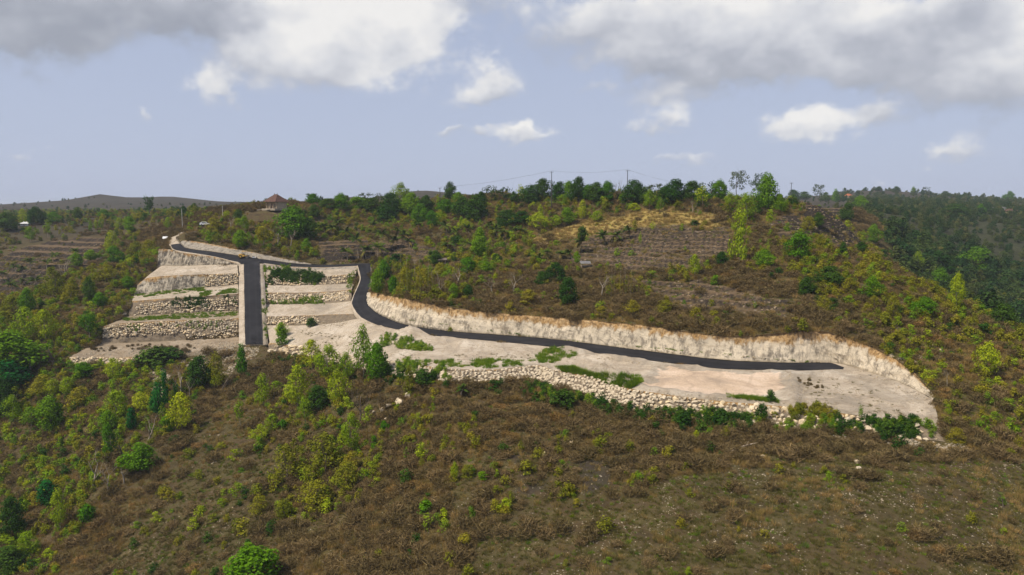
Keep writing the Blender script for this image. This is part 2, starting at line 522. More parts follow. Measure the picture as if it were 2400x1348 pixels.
# thin out points that crowd each other
keep = []
for p in list(per_pts) + ctrl:
    if all((p[0] - q[0]) ** 2 + (p[1] - q[1]) ** 2 > 9.0 for q in keep):
        keep.append(p)
CT_PTS = np.array(keep)


def solve_rbf(pts, c):
    n = len(pts)
    d2 = (pts[:, None, :2] - pts[None, :, :2])
    A = np.sqrt((d2 ** 2).sum(-1) + c * c)
    A[np.arange(n), np.arange(n)] -= 0.35          # a little slack: the ground need not pass through every point
    Pm = np.concatenate([np.ones((n, 1)), pts[:, :2] / 100.0], 1)
    M = np.zeros((n + 3, n + 3))
    M[:n, :n], M[:n, n:], M[n:, :n] = A, Pm, Pm.T
    return np.linalg.solve(M, np.concatenate([pts[:, 2], np.zeros(3)]))


RBF_C = 5.0
RBF_W = solve_rbf(CT_PTS, RBF_C)


def nat_height(x, y, detail=True):
    x, y = np.asarray(x, float).ravel(), np.asarray(y, float).ravel()
    z = np.empty(len(x))
    for i in range(0, len(x), 20000):
        xs, ys = x[i:i + 20000], y[i:i + 20000]
        A = np.sqrt((xs[:, None] - CT_PTS[None, :, 0]) ** 2 + (ys[:, None] - CT_PTS[None, :, 1]) ** 2 + RBF_C ** 2)
        z[i:i + 20000] = A @ RBF_W[:-3] + RBF_W[-3] + RBF_W[-2] * xs / 100.0 + RBF_W[-1] * ys / 100.0
    r = np.hypot(x, y - 200)
    k = np.clip((r - 1230) / 1100.0, 0, 1)
    k = k * k * (3 - 2 * k)
    z = z * (1 - k) + (CAM_Z - 105) * k
    if detail:
        z = z + fbm(x, y, 16.0, 3, 3) * 0.9 + fbm(x, y, 3.0, 3, 9) * 0.16
    return z


# ------------------------------------------------------------------ build graded surfaces (as arrays first)
SURF = {}


def put(key, vf):
    SURF[key] = (np.asarray(vf[0]), vf[1])
    site_add(vf[0], vf[1])


def mound(px, py, Y, rx, ry, h):
    p = P(px, py, Y)
    return (p[0], p[1], rx, ry, h)


for k, (a, b, sd_) in {'L1': (R1, R2, 1), 'L2': (R3, R4, 2), 'L3': (R5, R6, 3), 'L4': (R7, R8, 4)}.items():
    put('pad_' + k, ground_strip(a, b, 0.9, 0.30, sd_ * 31))
put('pad_L5', ground_strip(R8, R9, 0.7, 0.7, 77))
for k, (a, b, sd_) in {'M1': (N1, N2, 5), 'M2': (N3, N4, 6), 'M3': (N5, N6, 7)}.items():
    put('pad_' + k, ground_strip(a, b, 0.9, 0.30, sd_ * 31))
berms = [mound(960, 786, 160, 4.2, 3.4, 1.9), mound(1030, 792, 154.5, 4.0, 1.8, 0.7), mound(1098, 806, 148.5, 3.2, 2.4, 1.35), mound(1150, 808, 147, 3.2, 1.8, 0.7),
         mound(925, 778, 163.5, 2.8, 1.8, 0.55), mound(1325, 820, 141.5, 2.6, 2.0, 1.0), mound(1375, 823, 141, 2.4, 2.0, 0.9),
         mound(880, 772, 172, 2.6, 1.6, 0.6)]
# diagonal berm lines on the sloping part, the berm that divides the right-hand pads, the raised rim along the wall
for i in range(9):
    t = i / 8.0
    berms.append(mound(870 - 110 * t, 775 + 30 * t, 170 + 6 * t, 3.0, 1.4, 0.55))
for i in range(10):
    t = i / 9.0
    berms.append(mound(1857 + 4 * t, 880 + 68 * t, 120.5 - 15 * t, 0.9, 1.3, 0.65))
for i in range(9):
    t = i / 8.0
    berms.append(mound(1548 - 54 * t, 853 + 54 * t, 128.5 - 13.5 * t, 0.8, 1.3, 0.35))
rim = even(PF[8:14], 60)
for p in rim:
    berms.append((p[0], p[1] + 1.0, 1.1, 1.1, 0.42))
rim = even(PF[9:11], 14)
for p in rim:
    berms.append((p[0] + 0.2, p[1] + 1.6, 1.3, 1.5, 0.5))
for i in range(14):
    t = i / 13.0
    q = P(1535 + 320 * t, 853 + 18 * t, 129 - 5.5 * t)
    berms.append((q[0], q[1], 1.3, 0.9, 0.35 + 0.25 * math.sin(i * 1.9)))
for i in range(8):
    t = i / 7.0
    q = P(1400 + 100 * t, 835 + 15 * t, 136 - 4 * t)
    berms.append((q[0], q[1], 1.6, 1.0, 0.5))
put('platform', ground_strip(PB, PF, 0.75, 0.32, 411, berms))

A_, B_ = even(CF[10:], 40), even(PB[11:], 40)
V_, F_ = ground_strip(A_, B_, 0.8, 0.2, 433)
V_[:, 2] -= np.where(V_[:, 0] < 59.5, 0.14, 0.0)
put('platform_end', (V_, F_))
put('wall_L0', wall_strip(R0, R1, 0.55, 0.5, 21)[:2])
put('wall_L1', wall_strip(R2, R3, 0.55, 0.55, 22)[:2])
put('wall_L2', wall_strip(R4, R5, 0.6, 0.5, 23)[:2])
put('wall_L3', wall_strip(R6, R7, 0.6, 0.5, 24)[:2])
put('wall_L5', wall_strip(R9, R10, 0.6, 0.4, 25)[:2])
put('wall_M1', wall_strip(N2, N3, 0.6, 0.4, 26)[:2])
put('wall_M2', wall_strip(N4, N5, 0.6, 0.4, 27)[:2])
put('wall_M3', wall_strip(N6, N7, 0.6, 0.4, 28)[:2])
put('step_M0', wall_strip(N0, N1, 0.6, 0.25, 29)[:2])
put('wall_front', wall_strip(PF, PK, 0.6, 0.5, 30)[:2])
put('cut', wall_strip(CT, CF, 0.40, 0.40, 31, bench=lambda u: 0.75 * np.clip((0.42 - u) / 0.1, 0, 1))[:2])
put('bank', wall_strip(BT, BF, 0.5, 0.5, 32)[:2])


def road_strip(A, B, na, lift=0.0, across=6):
    a, b = crom(A, na + 1), crom(B, na + 1)
    t = np.linspace(0, 1, across + 1)[:, None, None]
    G = a[None] * (1 - t) + b[None] * t
    G[..., 2] += lift + 0.04 * np.sin(np.pi * t[..., 0])
    return G.reshape(-1, 3), grid_faces(across, na)


def skirted(A, B, na, lift, drop, wide=0.0):
    """road bed with sides that go down into the ground"""
    V, Fc = road_strip(A, B, na, lift, 4)
    n = na + 1
    V = V.reshape(5, n, 3)
    d = V[0] - V[-1]
    d[:, 2] = 0
    d /= np.linalg.norm(d, axis=1)[:, None] + 1e-9
    V[0] += d * wide
    V[-1] -= d * wide
    lo0, lo1 = V[0] + [0, 0, -drop], V[-1] + [0, 0, -drop]
    V = np.concatenate([lo0[None], V, lo1[None]])
    return V.reshape(-1, 3), grid_faces(6, na)


put('bed_steep', skirted(VLe, VRe, 30, -0.04, 3.5))
put('bed_upper', skirted(UF, UB, 90, -0.06, 1.2, 0.35))
put('bed_lower', skirted(DL, DR, 160, -0.06, 1.2, 0.3))

SITE_BVH = BVHTree.FromPolygons(SITE_V, SITE_F)

# ------------------------------------------------------------------ ground sheet
def axis(lo, hi, step, far_lo, far_hi, grow):
    a = list(np.arange(lo, hi + step * 0.5, step))
    s = step
    while a[-1] < far_hi:
        s *= grow
        a.append(a[-1] + s)
    s = step
    while a[0] > far_lo:
        s *= grow
        a.insert(0, a[0] - s)
    return np.array(a)


def in_poly(x, y, poly):
    r = np.zeros(np.shape(x), bool)
    n = len(poly)
    for i in range(n):
        x0, y0 = poly[i][0], poly[i][1]
        x1, y1 = poly[(i + 1) % n][0], poly[(i + 1) % n][1]
        c = ((y0 > y) != (y1 > y)) & (x < (x1 - x0) * (y - y0) / (y1 - y0 + 1e-12) + x0)
        r ^= c
    return r


GX = axis(-290, 150, 1.15, -7000, 7000, 1.07)
GY = axis(58, 372, 1.15, -900, 9000, 1.06)
gx, gy = np.meshgrid(GX, GY)
GZ = nat_height(gx, gy).reshape(gx.shape)


def grid_z(x, y):
    x, y = np.asarray(x, float), np.asarray(y, float)
    i = np.clip(np.searchsorted(GX, x) - 1, 0, len(GX) - 2)
    j = np.clip(np.searchsorted(GY, y) - 1, 0, len(GY) - 2)
    fx = np.clip((x - GX[i]) / (GX[i + 1] - GX[i]), 0, 1)
    fy = np.clip((y - GY[j]) / (GY[j + 1] - GY[j]), 0, 1)
    return (GZ[j, i] * (1 - fx) + GZ[j, i + 1] * fx) * (1 - fy) + (GZ[j + 1, i] * (1 - fx) + GZ[j + 1, i + 1] * fx) * fy


_T = np.concatenate([np.arange(40, 400, 0.5), np.arange(400, 3000, 3.0)])


def nat_hit(px, py):
    d = ray(px, py)
    z = grid_z(d.x * _T, d.y * _T)
    h = CAM_Z + d.z * _T - z
    k = np.argmax(h < 0)
    if h[k] >= 0:
        return None
    t = _T[k]
    if k:
        t = _T[k - 1] + (_T[k] - _T[k - 1]) * h[k - 1] / (h[k - 1] - h[k])
    return np.array([d.x * t, d.y * t, CAM_Z + d.z * t])


def zone(pix):
    r = [nat_hit(*p) for p in pix]
    return np.array([q for q in r if q is not None])


FIELD_R = zone([(1370, 548), (1480, 530), (1600, 528), (1705, 530), (1712, 590), (1650, 628), (1500, 632), (1372, 622), (1335, 600)])
FIELD_L = zone([(0, 606), (100, 568), (180, 556), (243, 556), (246, 600), (150, 655), (0, 705), (-120, 720), (-120, 620)])
FIELD_M = zone([(755, 562), (960, 556), (1040, 585), (990, 610), (870, 608), (735, 606)])
FIELD_S = zone([(1480, 655), (1640, 660), (1850, 690), (1840, 735), (1700, 725), (1540, 705)])
FIELD_E = zone([(1790, 528), (1870, 505), (1960, 508), (2045, 600), (2000, 636), (1950, 570), (1860, 556)])
FIELD_N = zone([(1880, 462), (2010, 480), (2000, 496), (1880, 490)])
YELLOW = zone([(1215, 562), (1290, 540), (1390, 512), (1530, 494), (1660, 500), (1720, 518), (1620, 530), (1450, 536), (1350, 558), (1280, 566)])
BURNT = zone([(1210, 1110), (1260, 1060), (1390, 1050), (1480, 1085), (1460, 1150), (1330, 1165), (1230, 1150)])


def soft(poly, blur=2.5, wob=7.0):
    xx = gx + fbm(gx, gy, 9.0, 3, 61) * wob
    yy = gy + fbm(gx, gy, 9.0, 3, 67) * wob
    return in_poly(xx, yy, poly).astype(float)


def terrace(z, step, sharp=5.0):
    q = z / step
    f = q - np.floor(q)
    g = np.clip((f - 0.5) * sharp + 0.5, 0, 1)
    return (np.floor(q) + g * 0.94 + f * 0.06) * step


def sstep_(v, lo, hi):
    t = np.clip((v - lo) / (hi - lo), 0, 1)
    return t * t * (3 - 2 * t)


m_field = np.zeros_like(GZ)
for poly, st in ((FIELD_R, 1.0), (FIELD_L, 1.9), (FIELD_M, 1.15), (FIELD_S, 1.0), (FIELD_E, 1.1), (FIELD_N, 1.3)):
    m = soft(poly)
    zz = GZ - (fbm(gx, gy, 3.0, 3, 9) * 0.2)
    GZ = np.where(m > 0.5, terrace(zz + fbm(gx, gy, 25.0, 2, 91) * 0.8, st) - fbm(gx, gy, 25.0, 2, 91) * 0.8, GZ)
    m_field = np.maximum(m_field, m)
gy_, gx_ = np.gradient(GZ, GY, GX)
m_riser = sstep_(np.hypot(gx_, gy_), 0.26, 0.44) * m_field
m_yel = soft(YELLOW)
m_burn = soft(BURNT, 1, 9) * sstep_(fbm(gx, gy, 3.5, 3, 99), -0.25, 0.25)


def blur(m):
    for _ in range(2):
        m = (m + np.roll(m, 1, 0) + np.roll(m, -1, 0) + np.roll(m, 1, 1) + np.roll(m, -1, 1)) / 5.0
    return m
m_heath = sstep_(gy, 335, 400) * sstep_(-gx, -60, 60) * (1 - m_field)
m_heath = np.maximum(m_heath, sstep_(gy, 330, 420) * (gx > -60))
with np.errstate(all='ignore'):
    m_wood = sstep_(gx - (93 + (gy - 140) * 0.42), -6, 10) * sstep_(gy, 150, 175) * (gy < 900)

# sink the sheet below the graded surfaces
near = (gx > -150) & (gx < 80) & (gy > 85) & (gy < 310)
jj, ii = np.nonzero(near)
offs = [(0, 0)] + [(1.3 * math.cos(a), 1.3 * math.sin(a)) for a in np.arange(8) * math.pi / 4]
m_site = np.zeros_like(GZ, bool)
down = Vector((0, 0, -1))
for j, i in zip(jj, ii):
    x, y = gx[j, i], gy[j, i]
    lo = None
    for dx, dy in offs:
        h = SITE_BVH.ray_cast(Vector((x + dx, y + dy, 200.0)), down)[0]
        if h is not None and (lo is None or h.z < lo):
            lo = h.z
    if lo is not None:
        m_site[j, i] = True
        GZ[j, i] = min(lo, GZ[j, i]) - 0.9

gv = np.stack([gx, gy, GZ], -1).reshape(-1, 3)
nyg, nxg = gx.shape
gf = grid_faces(nyg - 1, nxg - 1)

# aprons: the strip of ground that joins the sheet to the edges of the site
per = np.concatenate([even(c, max(2, int(strip_len(c) / 1.2) + 1)) for c in PERIM])
seen = [per[0]]
for p in per[1:]:
    if np.linalg.norm(p[:2] - seen[-1][:2]) > 0.4:
        seen.append(p)
per = np.array(seen)
area = 0.5 * np.sum(per[:, 0] * np.roll(per[:, 1], -1) - np.roll(per[:, 0], -1) * per[:, 1])
tang = np.roll(per, -2, 0) - np.roll(per, 2, 0)
outw = np.stack([tang[:, 1], -tang[:, 0]], 1) * (1 if area > 0 else -1)
outw /= np.linalg.norm(outw, axis=1)[:, None] + 1e-9
for _ in range(3):
    outw = (outw + np.roll(outw, 1, 0) + np.roll(outw, -1, 0))
    outw /= np.linalg.norm(outw, axis=1)[:, None] + 1e-9
ap = []
for w_, dz in ((-0.15, -0.06), (0.9, 0.0), (2.0, 0.0), (3.4, -0.05), (4.6, -0.6)):
    q = per.copy()
    q[:, :2] += outw * w_
    if w_ > 0:
        nz = nat_height(q[:, 0], q[:, 1])
        k = min(1.0, w_ / 2.0)
        q[:, 2] = per[:, 2] * (1 - k) + nz * k
    q[:, 2] += dz
    ap.append(q)
ap = np.array(ap)
na_ = ap.shape[1]
ap = np.concatenate([ap, ap[:, :1]], 1)
af = grid_faces(4, na_, len(gv))
gv_all = np.concatenate([gv, ap.reshape(-1, 3)])
nap = len(ap.reshape(-1, 3))


def zone_attr(me, arrs):
    for nm, a in arrs.items():
        at = me.attributes.new(nm, 'FLOAT', 'POINT')
        at.data.foreach_set('value', np.concatenate([a.ravel(), np.zeros(len(me.vertices) - a.size)]).astype(np.float32))


# ------------------------------------------------------------------ materials
def new_mat(name):
    m = bpy.data.materials.new(name)
    m.use_nodes = True
    return m, NT(m.node_tree)


def finish(nt, color, rough=0.9, bump=None, bstr=0.3, bdist=0.1, spec=0.2, normal=None):
    out = nt.n('ShaderNodeOutputMaterial')
    b = nt.n('ShaderNodeBsdfPrincipled')
    if isinstance(color, tuple):
        b.inputs['Base Color'].default_value = (*color, 1)
    else:
        nt.link(color, b.inputs['Base Color'])
    nt.put(b.inputs['Roughness'], rough)
    b.inputs['Specular IOR Level'].default_value = spec
    if bump is not None:
        bn = nt.n('ShaderNodeBump')
        bn.inputs['Strength'].default_value = bstr
        bn.inputs['Distance'].default_value = bdist
        nt.link(bump, bn.inputs['Height'])
        nt.link(bn.outputs[0], b.inputs['Normal'])
    nt.link(b.outputs[0], out.inputs[0])
    return b


def obj_pos(nt):
    return nt.n('ShaderNodeNewGeometry').outputs['Position']


def plain(name, col, rough=0.8, spec=0.2, vary=0.0, metal=0.0):
    m, nt = new_mat(name)
    c = col
    if vary:
        n = nt.noise(obj_pos(nt), 1.7, 4)
        c = nt.mix(nt.smooth(n, 0.3, 0.7), tuple(x * (1 - vary) for x in col), tuple(min(1, x * (1 + vary)) for x in col))
    b = finish(nt, c, rough, spec=spec)
    b.inputs['Metallic'].default_value = metal
    return m


def attr(nt, name):
    a = nt.n('ShaderNodeAttribute')
    a.attribute_name = name
    return a.outputs['Fac']


def make_ground():
    m, nt = new_mat('dry hillside ground')
    p = obj_pos(nt)
    big = nt.noise(p, 0.045, 3, 0.5)
    mid = nt.noise(p, 0.33, 4, 0.6)
    fine = nt.noise(p, 2.6, 5, 0.65)
    c = nt.ramp(mid, [(0.30, (0.036, 0.027, 0.014)), (0.47, (0.078, 0.055, 0.028)), (0.58, (0.072, 0.060, 0.023)), (0.72, (0.140, 0.102, 0.054))])
    c = nt.mix(nt.smooth(big, 0.42, 0.62, 0.0, 0.55), c, nt.ramp(fine, [(0.35, (0.034, 0.031, 0.013)), (0.65, (0.090, 0.074, 0.034))]))
    # bare field soil
    soil = nt.ramp(fine, [(0.30, (0.080, 0.053, 0.030)), (0.55, (0.150, 0.102, 0.060)), (0.75, (0.220, 0.158, 0.098))])
    c = nt.mix(attr(nt, 'field'), c, soil)
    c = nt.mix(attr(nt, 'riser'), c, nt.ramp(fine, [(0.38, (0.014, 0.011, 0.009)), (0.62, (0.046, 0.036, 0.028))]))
    yel = nt.ramp(mid, [(0.35, (0.16, 0.105, 0.035)), (0.55, (0.29, 0.215, 0.065)), (0.7, (0.27, 0.22, 0.080))])  # yellow grass, with the brightness of a sunlit spot painted in
    c = nt.mix(attr(nt, 'yellow'), c, yel)
    c = nt.mix(nt.m('MULTIPLY', attr(nt, 'burnt'), 0.65), c, (0.030, 0.026, 0.024))
    c = nt.mix(nt.m('MULTIPLY', attr(nt, 'heath'), 0.9), c, nt.ramp(big, [(0.35, (0.026, 0.025, 0.018)), (0.55, (0.044, 0.038, 0.027)), (0.7, (0.062, 0.050, 0.034))]))
    c = nt.mix(nt.m('MULTIPLY', attr(nt, 'wood'), 0.85), c, nt.ramp(mid, [(0.35, (0.020, 0.024, 0.010)), (0.65, (0.050, 0.055, 0.022))]))
    # chips of limestone
    vo = nt.n('ShaderNodeTexVoronoi')
    nt.link(p, vo.inputs['Vector'])
    vo.inputs['Scale'].default_value = 2.1
    ch = nt.smooth(vo.outputs['Distance'], 0.20, 0.10)
    ch = nt.m('MULTIPLY', ch, nt.smooth(nt.noise(p, 0.22, 3), 0.50, 0.68))
    c = nt.mix(nt.m('MULTIPLY', ch, 0.8), c, (0.36, 0.31, 0.24))
    finish(nt, c, 0.95, nt.noise(p, 4.0, 5, 0.7), 0.55, 0.25, 0.1)
    return m


def make_marl(name, tint, dirt):
    m, nt = new_mat(name)
    p = obj_pos(nt)
    a = nt.noise(p, 0.11, 4, 0.6, 0.8)
    b = nt.noise(p, 0.55, 5, 0.70)
    f = nt.noise(p, 2.6, 5, 0.75)

    def tn(c):
        return tuple(x * y for x, y in zip(c, tint))
    c = nt.ramp(a, [(0.30, tn((0.35, 0.315, 0.27))), (0.47, tn((0.50, 0.435, 0.355))), (0.60, tn((0.59, 0.53, 0.455))), (0.75, tn((0.66, 0.61, 0.54)))])
    c = nt.mix(nt.smooth(b, 0.50, 0.70, 0.0, dirt), c, tn((0.30, 0.235, 0.165)))
    c = nt.mix(nt.smooth(f, 0.52, 0.72, 0.0, 0.55), c, tn((0.25, 0.215, 0.175)))
    c = nt.mix(nt.smooth(f, 0.45, 0.28, 0.0, 0.45), c, tn((0.72, 0.67, 0.60)))
    # long scraper and wheel marks
    sc = nt.noise(nt.scale(p, (0.16, 1.5, 0.6)), 1.0, 3, 0.65, 0.5)
    c = nt.mix(nt.smooth(sc, 0.54, 0.66, 0.0, 0.42), c, tn((0.31, 0.265, 0.215)))
    wv = nt.n('ShaderNodeTexWave')
    nt.link(nt.scale(p, (0.35, 1.0, 0.2)), wv.inputs['Vector'])
    wv.inputs['Scale'].default_value = 0.16
    wv.inputs['Distortion'].default_value = 9.0
    wv.inputs['Detail'].default_value = 2.0
    wv.inputs['Detail Scale'].default_value = 0.6
    c = nt.mix(nt.m('MULTIPLY', nt.smooth(wv.outputs['Fac'], 0.93, 0.99), 0.35), c, tn((0.33, 0.29, 0.24)))
    h = nt.m('ADD', nt.m('MULTIPLY', b, 1.2), nt.m('MULTIPLY', f, 0.7))
    finish(nt, c, 0.95, h, 0.8, 0.30, 0.1)
    return m


def make_cut(name, pale, stain, ochre, lo=0.46):
    """limestone cut by machine: tooth marks, rain streaks, ochre soil along the top (v = 0 at the top edge)"""
    m, nt = new_mat(name)
    p = obj_pos(nt)
    v = attr(nt, 'v')
    streak = nt.noise(nt.scale(p, (1.0, 1.0, 0.30)), 0.75, 6, 0.75)
    layer = nt.noise(nt.scale(p, (0.10, 0.10, 1.0)), 1.3, 4, 0.6)
    fine = nt.noise(nt.scale(p, (1.0, 1.0, 0.45)), 1.9, 4, 0.7)
    blot = nt.noise(p, 0.13, 4, 0.6, 0.5)
    c = nt.ramp(blot, [(0.30, tuple(x * 0.86 for x in pale)), (0.52, pale), (0.70, tuple(min(0.8, x * 1.16) for x in pale))])
    c = nt.mix(nt.m('MULTIPLY', nt.smooth(streak, lo, lo + 0.15), stain), c, (0.070, 0.062, 0.053))
    c = nt.mix(nt.smooth(fine, 0.55, 0.75, 0.0, 0.55), c, (0.19, 0.155, 0.115))
    c = nt.mix(nt.smooth(layer, 0.52, 0.68, 0.0, 0.38), c, (0.25, 0.195, 0.135))
    # ochre soil layer with an uneven lower edge, running down in tongues
    lim = nt.m('ADD', nt.m('MULTIPLY', nt.m('SUBTRACT', streak, 0.5), 0.9), nt.m('MULTIPLY', nt.m('SUBTRACT', blot, 0.5), 0.6))
    o = nt.smooth(nt.m('ADD', v, nt.m('MULTIPLY', lim, -1.0)), ochre + 0.10, ochre - 0.10)
    oc = nt.ramp(fine, [(0.35, (0.11, 0.065, 0.026)), (0.50, (0.30, 0.175, 0.062)), (0.68, (0.47, 0.33, 0.17))])
    c = nt.mix(nt.m('MULTIPLY', o, 0.88), c, oc)
    # soil and weeds washed against the foot
    c = nt.mix(nt.m('MULTIPLY', nt.smooth(v, 0.90, 1.0), 0.5), c, (0.20, 0.16, 0.10))
    h = nt.m('ADD', nt.m('MULTIPLY', streak, 0.8), nt.m('MULTIPLY', fine, 0.7))
    finish(nt, c, 0.95, h, 0.9, 0.30, 0.1)
    return m


def make_asphalt():
    m, nt = new_mat('fresh asphalt')
    p = obj_pos(nt)
    a = nt.noise(p, 0.22, 4, 0.6)
    f = nt.noise(p, 14.0, 3, 0.7)
    c = nt.ramp(a, [(0.32, (0.010, 0.010, 0.012)), (0.55, (0.017, 0.017, 0.020)), (0.75, (0.030, 0.029, 0.032))])
    # dust blown onto it in faint bands
    d = nt.noise(nt.scale(p, (0.12, 0.55, 0.3)), 1.0, 3, 0.6)
    c = nt.mix(nt.smooth(d, 0.58, 0.80, 0.0, 0.14), c, (0.17, 0.145, 0.12))
    ed = nt.m('ADD', attr(nt, 'across'), nt.m('MULTIPLY', nt.m('SUBTRACT', nt.noise(p, 0.8, 4, 0.65), 0.5), 0.35))
    c = nt.mix(nt.smooth(ed, 0.46, 0.60, 0.0, 0.40), c, (0.26, 0.22, 0.175))
    tr = nt.m('ABSOLUTE', nt.m('SUBTRACT', attr(nt, 'across'), 0.21))
    c = nt.mix(nt.smooth(tr, 0.09, 0.03, 0.0, 0.18), c, (0.040, 0.038, 0.038))
    finish(nt, c, 0.85, f, 0.25, 0.03, 0.15)
    return m


def make_rock(name, base, dark):
    m, nt = new_mat(name)
    p = obj_pos(nt)
    oi = nt.n('ShaderNodeObjectInfo')
    n = nt.noise(p, 2.2, 5, 0.65)
    c = nt.ramp(oi.outputs['Random'], [(0.0, tuple(x * 0.72 for x in base)), (0.35, base), (0.7, (base[0] * 1.12, base[1] * 1.03, base[2] * 0.86)), (1.0, (base[0] * 1.2, base[1] * 1.2, base[2] * 1.18))])
    c = nt.mix(nt.smooth(n, 0.48, 0.72, 0.0, dark), c, (0.15, 0.115, 0.075))
    finish(nt, c, 0.92, nt.noise(p, 5.0, 5, 0.7), 0.6, 0.12, 0.15)
    return m


def make_leaf(name, dark, light, hue=0.04, trans=0.28):
    """leaves: each leaf a slightly different green, each plant too"""
    m, nt = new_mat(name)
    g = nt.n('ShaderNodeNewGeometry')
    oi = nt.n('ShaderNodeObjectInfo')
    r = g.outputs['Random Per Island']
    c = nt.mix(nt.m('MULTIPLY_ADD', r, 0.8, 0.1), dark, light)
    hs = nt.n('ShaderNodeHueSaturation')
    nt.link(c, hs.inputs['Color'])
    nt.put(hs.inputs['Hue'], nt.m('MULTIPLY_ADD', oi.outputs['Random'], -hue, 0.5 + hue * 0.5))
    nt.put(hs.inputs['Value'], nt.m('MULTIPLY_ADD', oi.outputs['Random'], 0.45, 0.78))
    out = nt.n('ShaderNodeOutputMaterial')
    d = nt.n('ShaderNodeBsdfDiffuse')
    t = nt.n('ShaderNodeBsdfTranslucent')
    mx = nt.n('ShaderNodeMixShader')
    mx.inputs[0].default_value = trans
    nt.link(hs.outputs[0], d.inputs[0])
    nt.link(hs.outputs[0], t.inputs[0])
    nt.link(d.outputs[0], mx.inputs[1])
    nt.link(t.outputs[0], mx.inputs[2])
    nt.link(mx.outputs[0], out.inputs[0])
    return m


def make_bark(name, a, b):
    m, nt = new_mat(name)
    p = obj_pos(nt)
    n = nt.noise(nt.scale(p, (1, 1, 0.4)), 3.0, 4, 0.6)
    finish(nt, nt.ramp(n, [(0.35, a), (0.65, b)]), 0.9, n, 0.4, 0.05, 0.1)
    return m


M = dict(
    ground=make_ground(),
    marl=make_marl('pale limestone marl', (0.80, 0.765, 0.71), 0.58),
    rim=make_marl('grey gravelly marl', (0.66, 0.635, 0.59), 0.65),
    pink=make_marl('freshly spread marl', (1.00, 0.87, 0.765), 0.22),
    rubble=make_marl('rubbly marl', (0.54, 0.49, 0.42), 0.9),
    cut=make_cut('machine cut limestone', (0.52, 0.445, 0.335), 0.66, 0.29),
    oldcut=make_cut('weathered cut limestone', (0.37, 0.325, 0.255), 0.92, 0.10, 0.43),
    bank=make_cut('grey road bank', (0.31, 0.275, 0.225), 0.6, 0.10),
    core=make_cut('dark gaps between boulders', (0.19, 0.15, 0.105), 0.5, 0.05),
    asphalt=make_asphalt(),
    rock=make_rock('limestone boulder', (0.56, 0.475, 0.35), 0.5),
    stone=make_rock('loose limestone', (0.33, 0.285, 0.22), 0.6),
    fieldstone=make_rock('grey field stone', (0.24, 0.19, 0.135), 0.6),
    l_dark=make_leaf('dark dense leaves', (0.020, 0.055, 0.008), (0.062, 0.130, 0.016)),
    l_mid=make_leaf('green leaves', (0.042, 0.115, 0.004), (0.140, 0.285, 0.012), 0.04),
    l_light=make_leaf('light airy leaves', (0.115, 0.185, 0.006), (0.290, 0.395, 0.020), 0.05),
    l_lime=make_leaf('lime green leaves', (0.160, 0.225, 0.006), (0.385, 0.465, 0.022), 0.05),
    l_olive=make_leaf('olive yellow leaves', (0.112, 0.112, 0.009), (0.300, 0.300, 0.024), 0.05),
    l_emer=make_leaf('emerald leaves', (0.012, 0.090, 0.014), (0.045, 0.200, 0.030), 0.03),
    l_dry=make_leaf('dry brown twigs', (0.052, 0.037, 0.015), (0.250, 0.184, 0.085), 0.015, 0.1),
    l_rust=make_leaf('rust brown twigs', (0.100, 0.060, 0.020), (0.330, 0.210, 0.072), 0.015, 0.1),
    l_straw=make_leaf('straw grass', (0.195, 0.130, 0.042), (0.430, 0.315, 0.115), 0.03, 0.2),
    l_grass=make_leaf('dull olive grass', (0.066, 0.062, 0.016), (0.205, 0.185, 0.055), 0.04, 0.2),
    l_weed=make_leaf('fresh weeds', (0.065, 0.130, 0.006), (0.225, 0.335, 0.028), 0.05, 0.25),
    l_far=make_leaf('distant tree leaves', (0.018, 0.045, 0.011), (0.066, 0.105, 0.026), 0.08, 0.2),
    l_farlight=make_leaf('distant olive leaves', (0.050, 0.062, 0.018), (0.140, 0.155, 0.042), 0.06, 0.2),
    l_palm=make_leaf('palm fronds', (0.030, 0.058, 0.008), (0.130, 0.175, 0.028), 0.05),
    l_palmdry=make_leaf('yellowing palm fronds', (0.130, 0.110, 0.030), (0.270, 0.220, 0.070), 0.05),
    bark=make_bark('grey brown bark', (0.060, 0.046, 0.034), (0.170, 0.135, 0.100)),
    pale=make_bark('pale bark', (0.180, 0.148, 0.108), (0.360, 0.305, 0.235)),
    palm=make_bark('palm trunk', (0.150, 0.125, 0.095), (0.330, 0.280, 0.220)),
)


# ------------------------------------------------------------------ setting
g_obj = mesh_obj('ground', gv_all, gf + af, M['ground'], smooth=True)
tag(g_obj, 'dry brown hillside ground running out to the far hills', kind='structure')
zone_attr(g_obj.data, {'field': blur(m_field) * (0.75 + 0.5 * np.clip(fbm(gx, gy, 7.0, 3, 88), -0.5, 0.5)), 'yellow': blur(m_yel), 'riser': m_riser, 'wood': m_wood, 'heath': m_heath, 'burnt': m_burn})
GROUND_BVH = BVHTree.FromPolygons([tuple(v) for v in gv_all], gf + af)


def both_cast(o, d):
    best = None
    for b in (SITE_BVH, GROUND_BVH):
        h, n, i, dist = b.ray_cast(o, d)
        if h is not None and (best is None or dist < best[2]):
            best = (h, n, dist)
    return best


def hit(px, py):
    """where the line of sight of photo pixel (px, py) meets the ground"""
    r = both_cast(Vector((0, 0, CAM_Z)), ray(px, py))
    return r[0].copy() if r else None


def drop(x, y):
    r = both_cast(Vector((x, y, 300.0)), Vector((0, 0, -1)))
    return r[0].z if r else 0.0


def pix(p):
    d = Vector(p) - Vector((0, 0, CAM_Z))
    yf = d.y * math.cos(PITCH) - d.z * math.sin(PITCH)
    yu = d.y * math.sin(PITCH) + d.z * math.cos(PITCH)
    return 1200 + F_PX * d.x / yf, 674 - F_PX * yu / yf


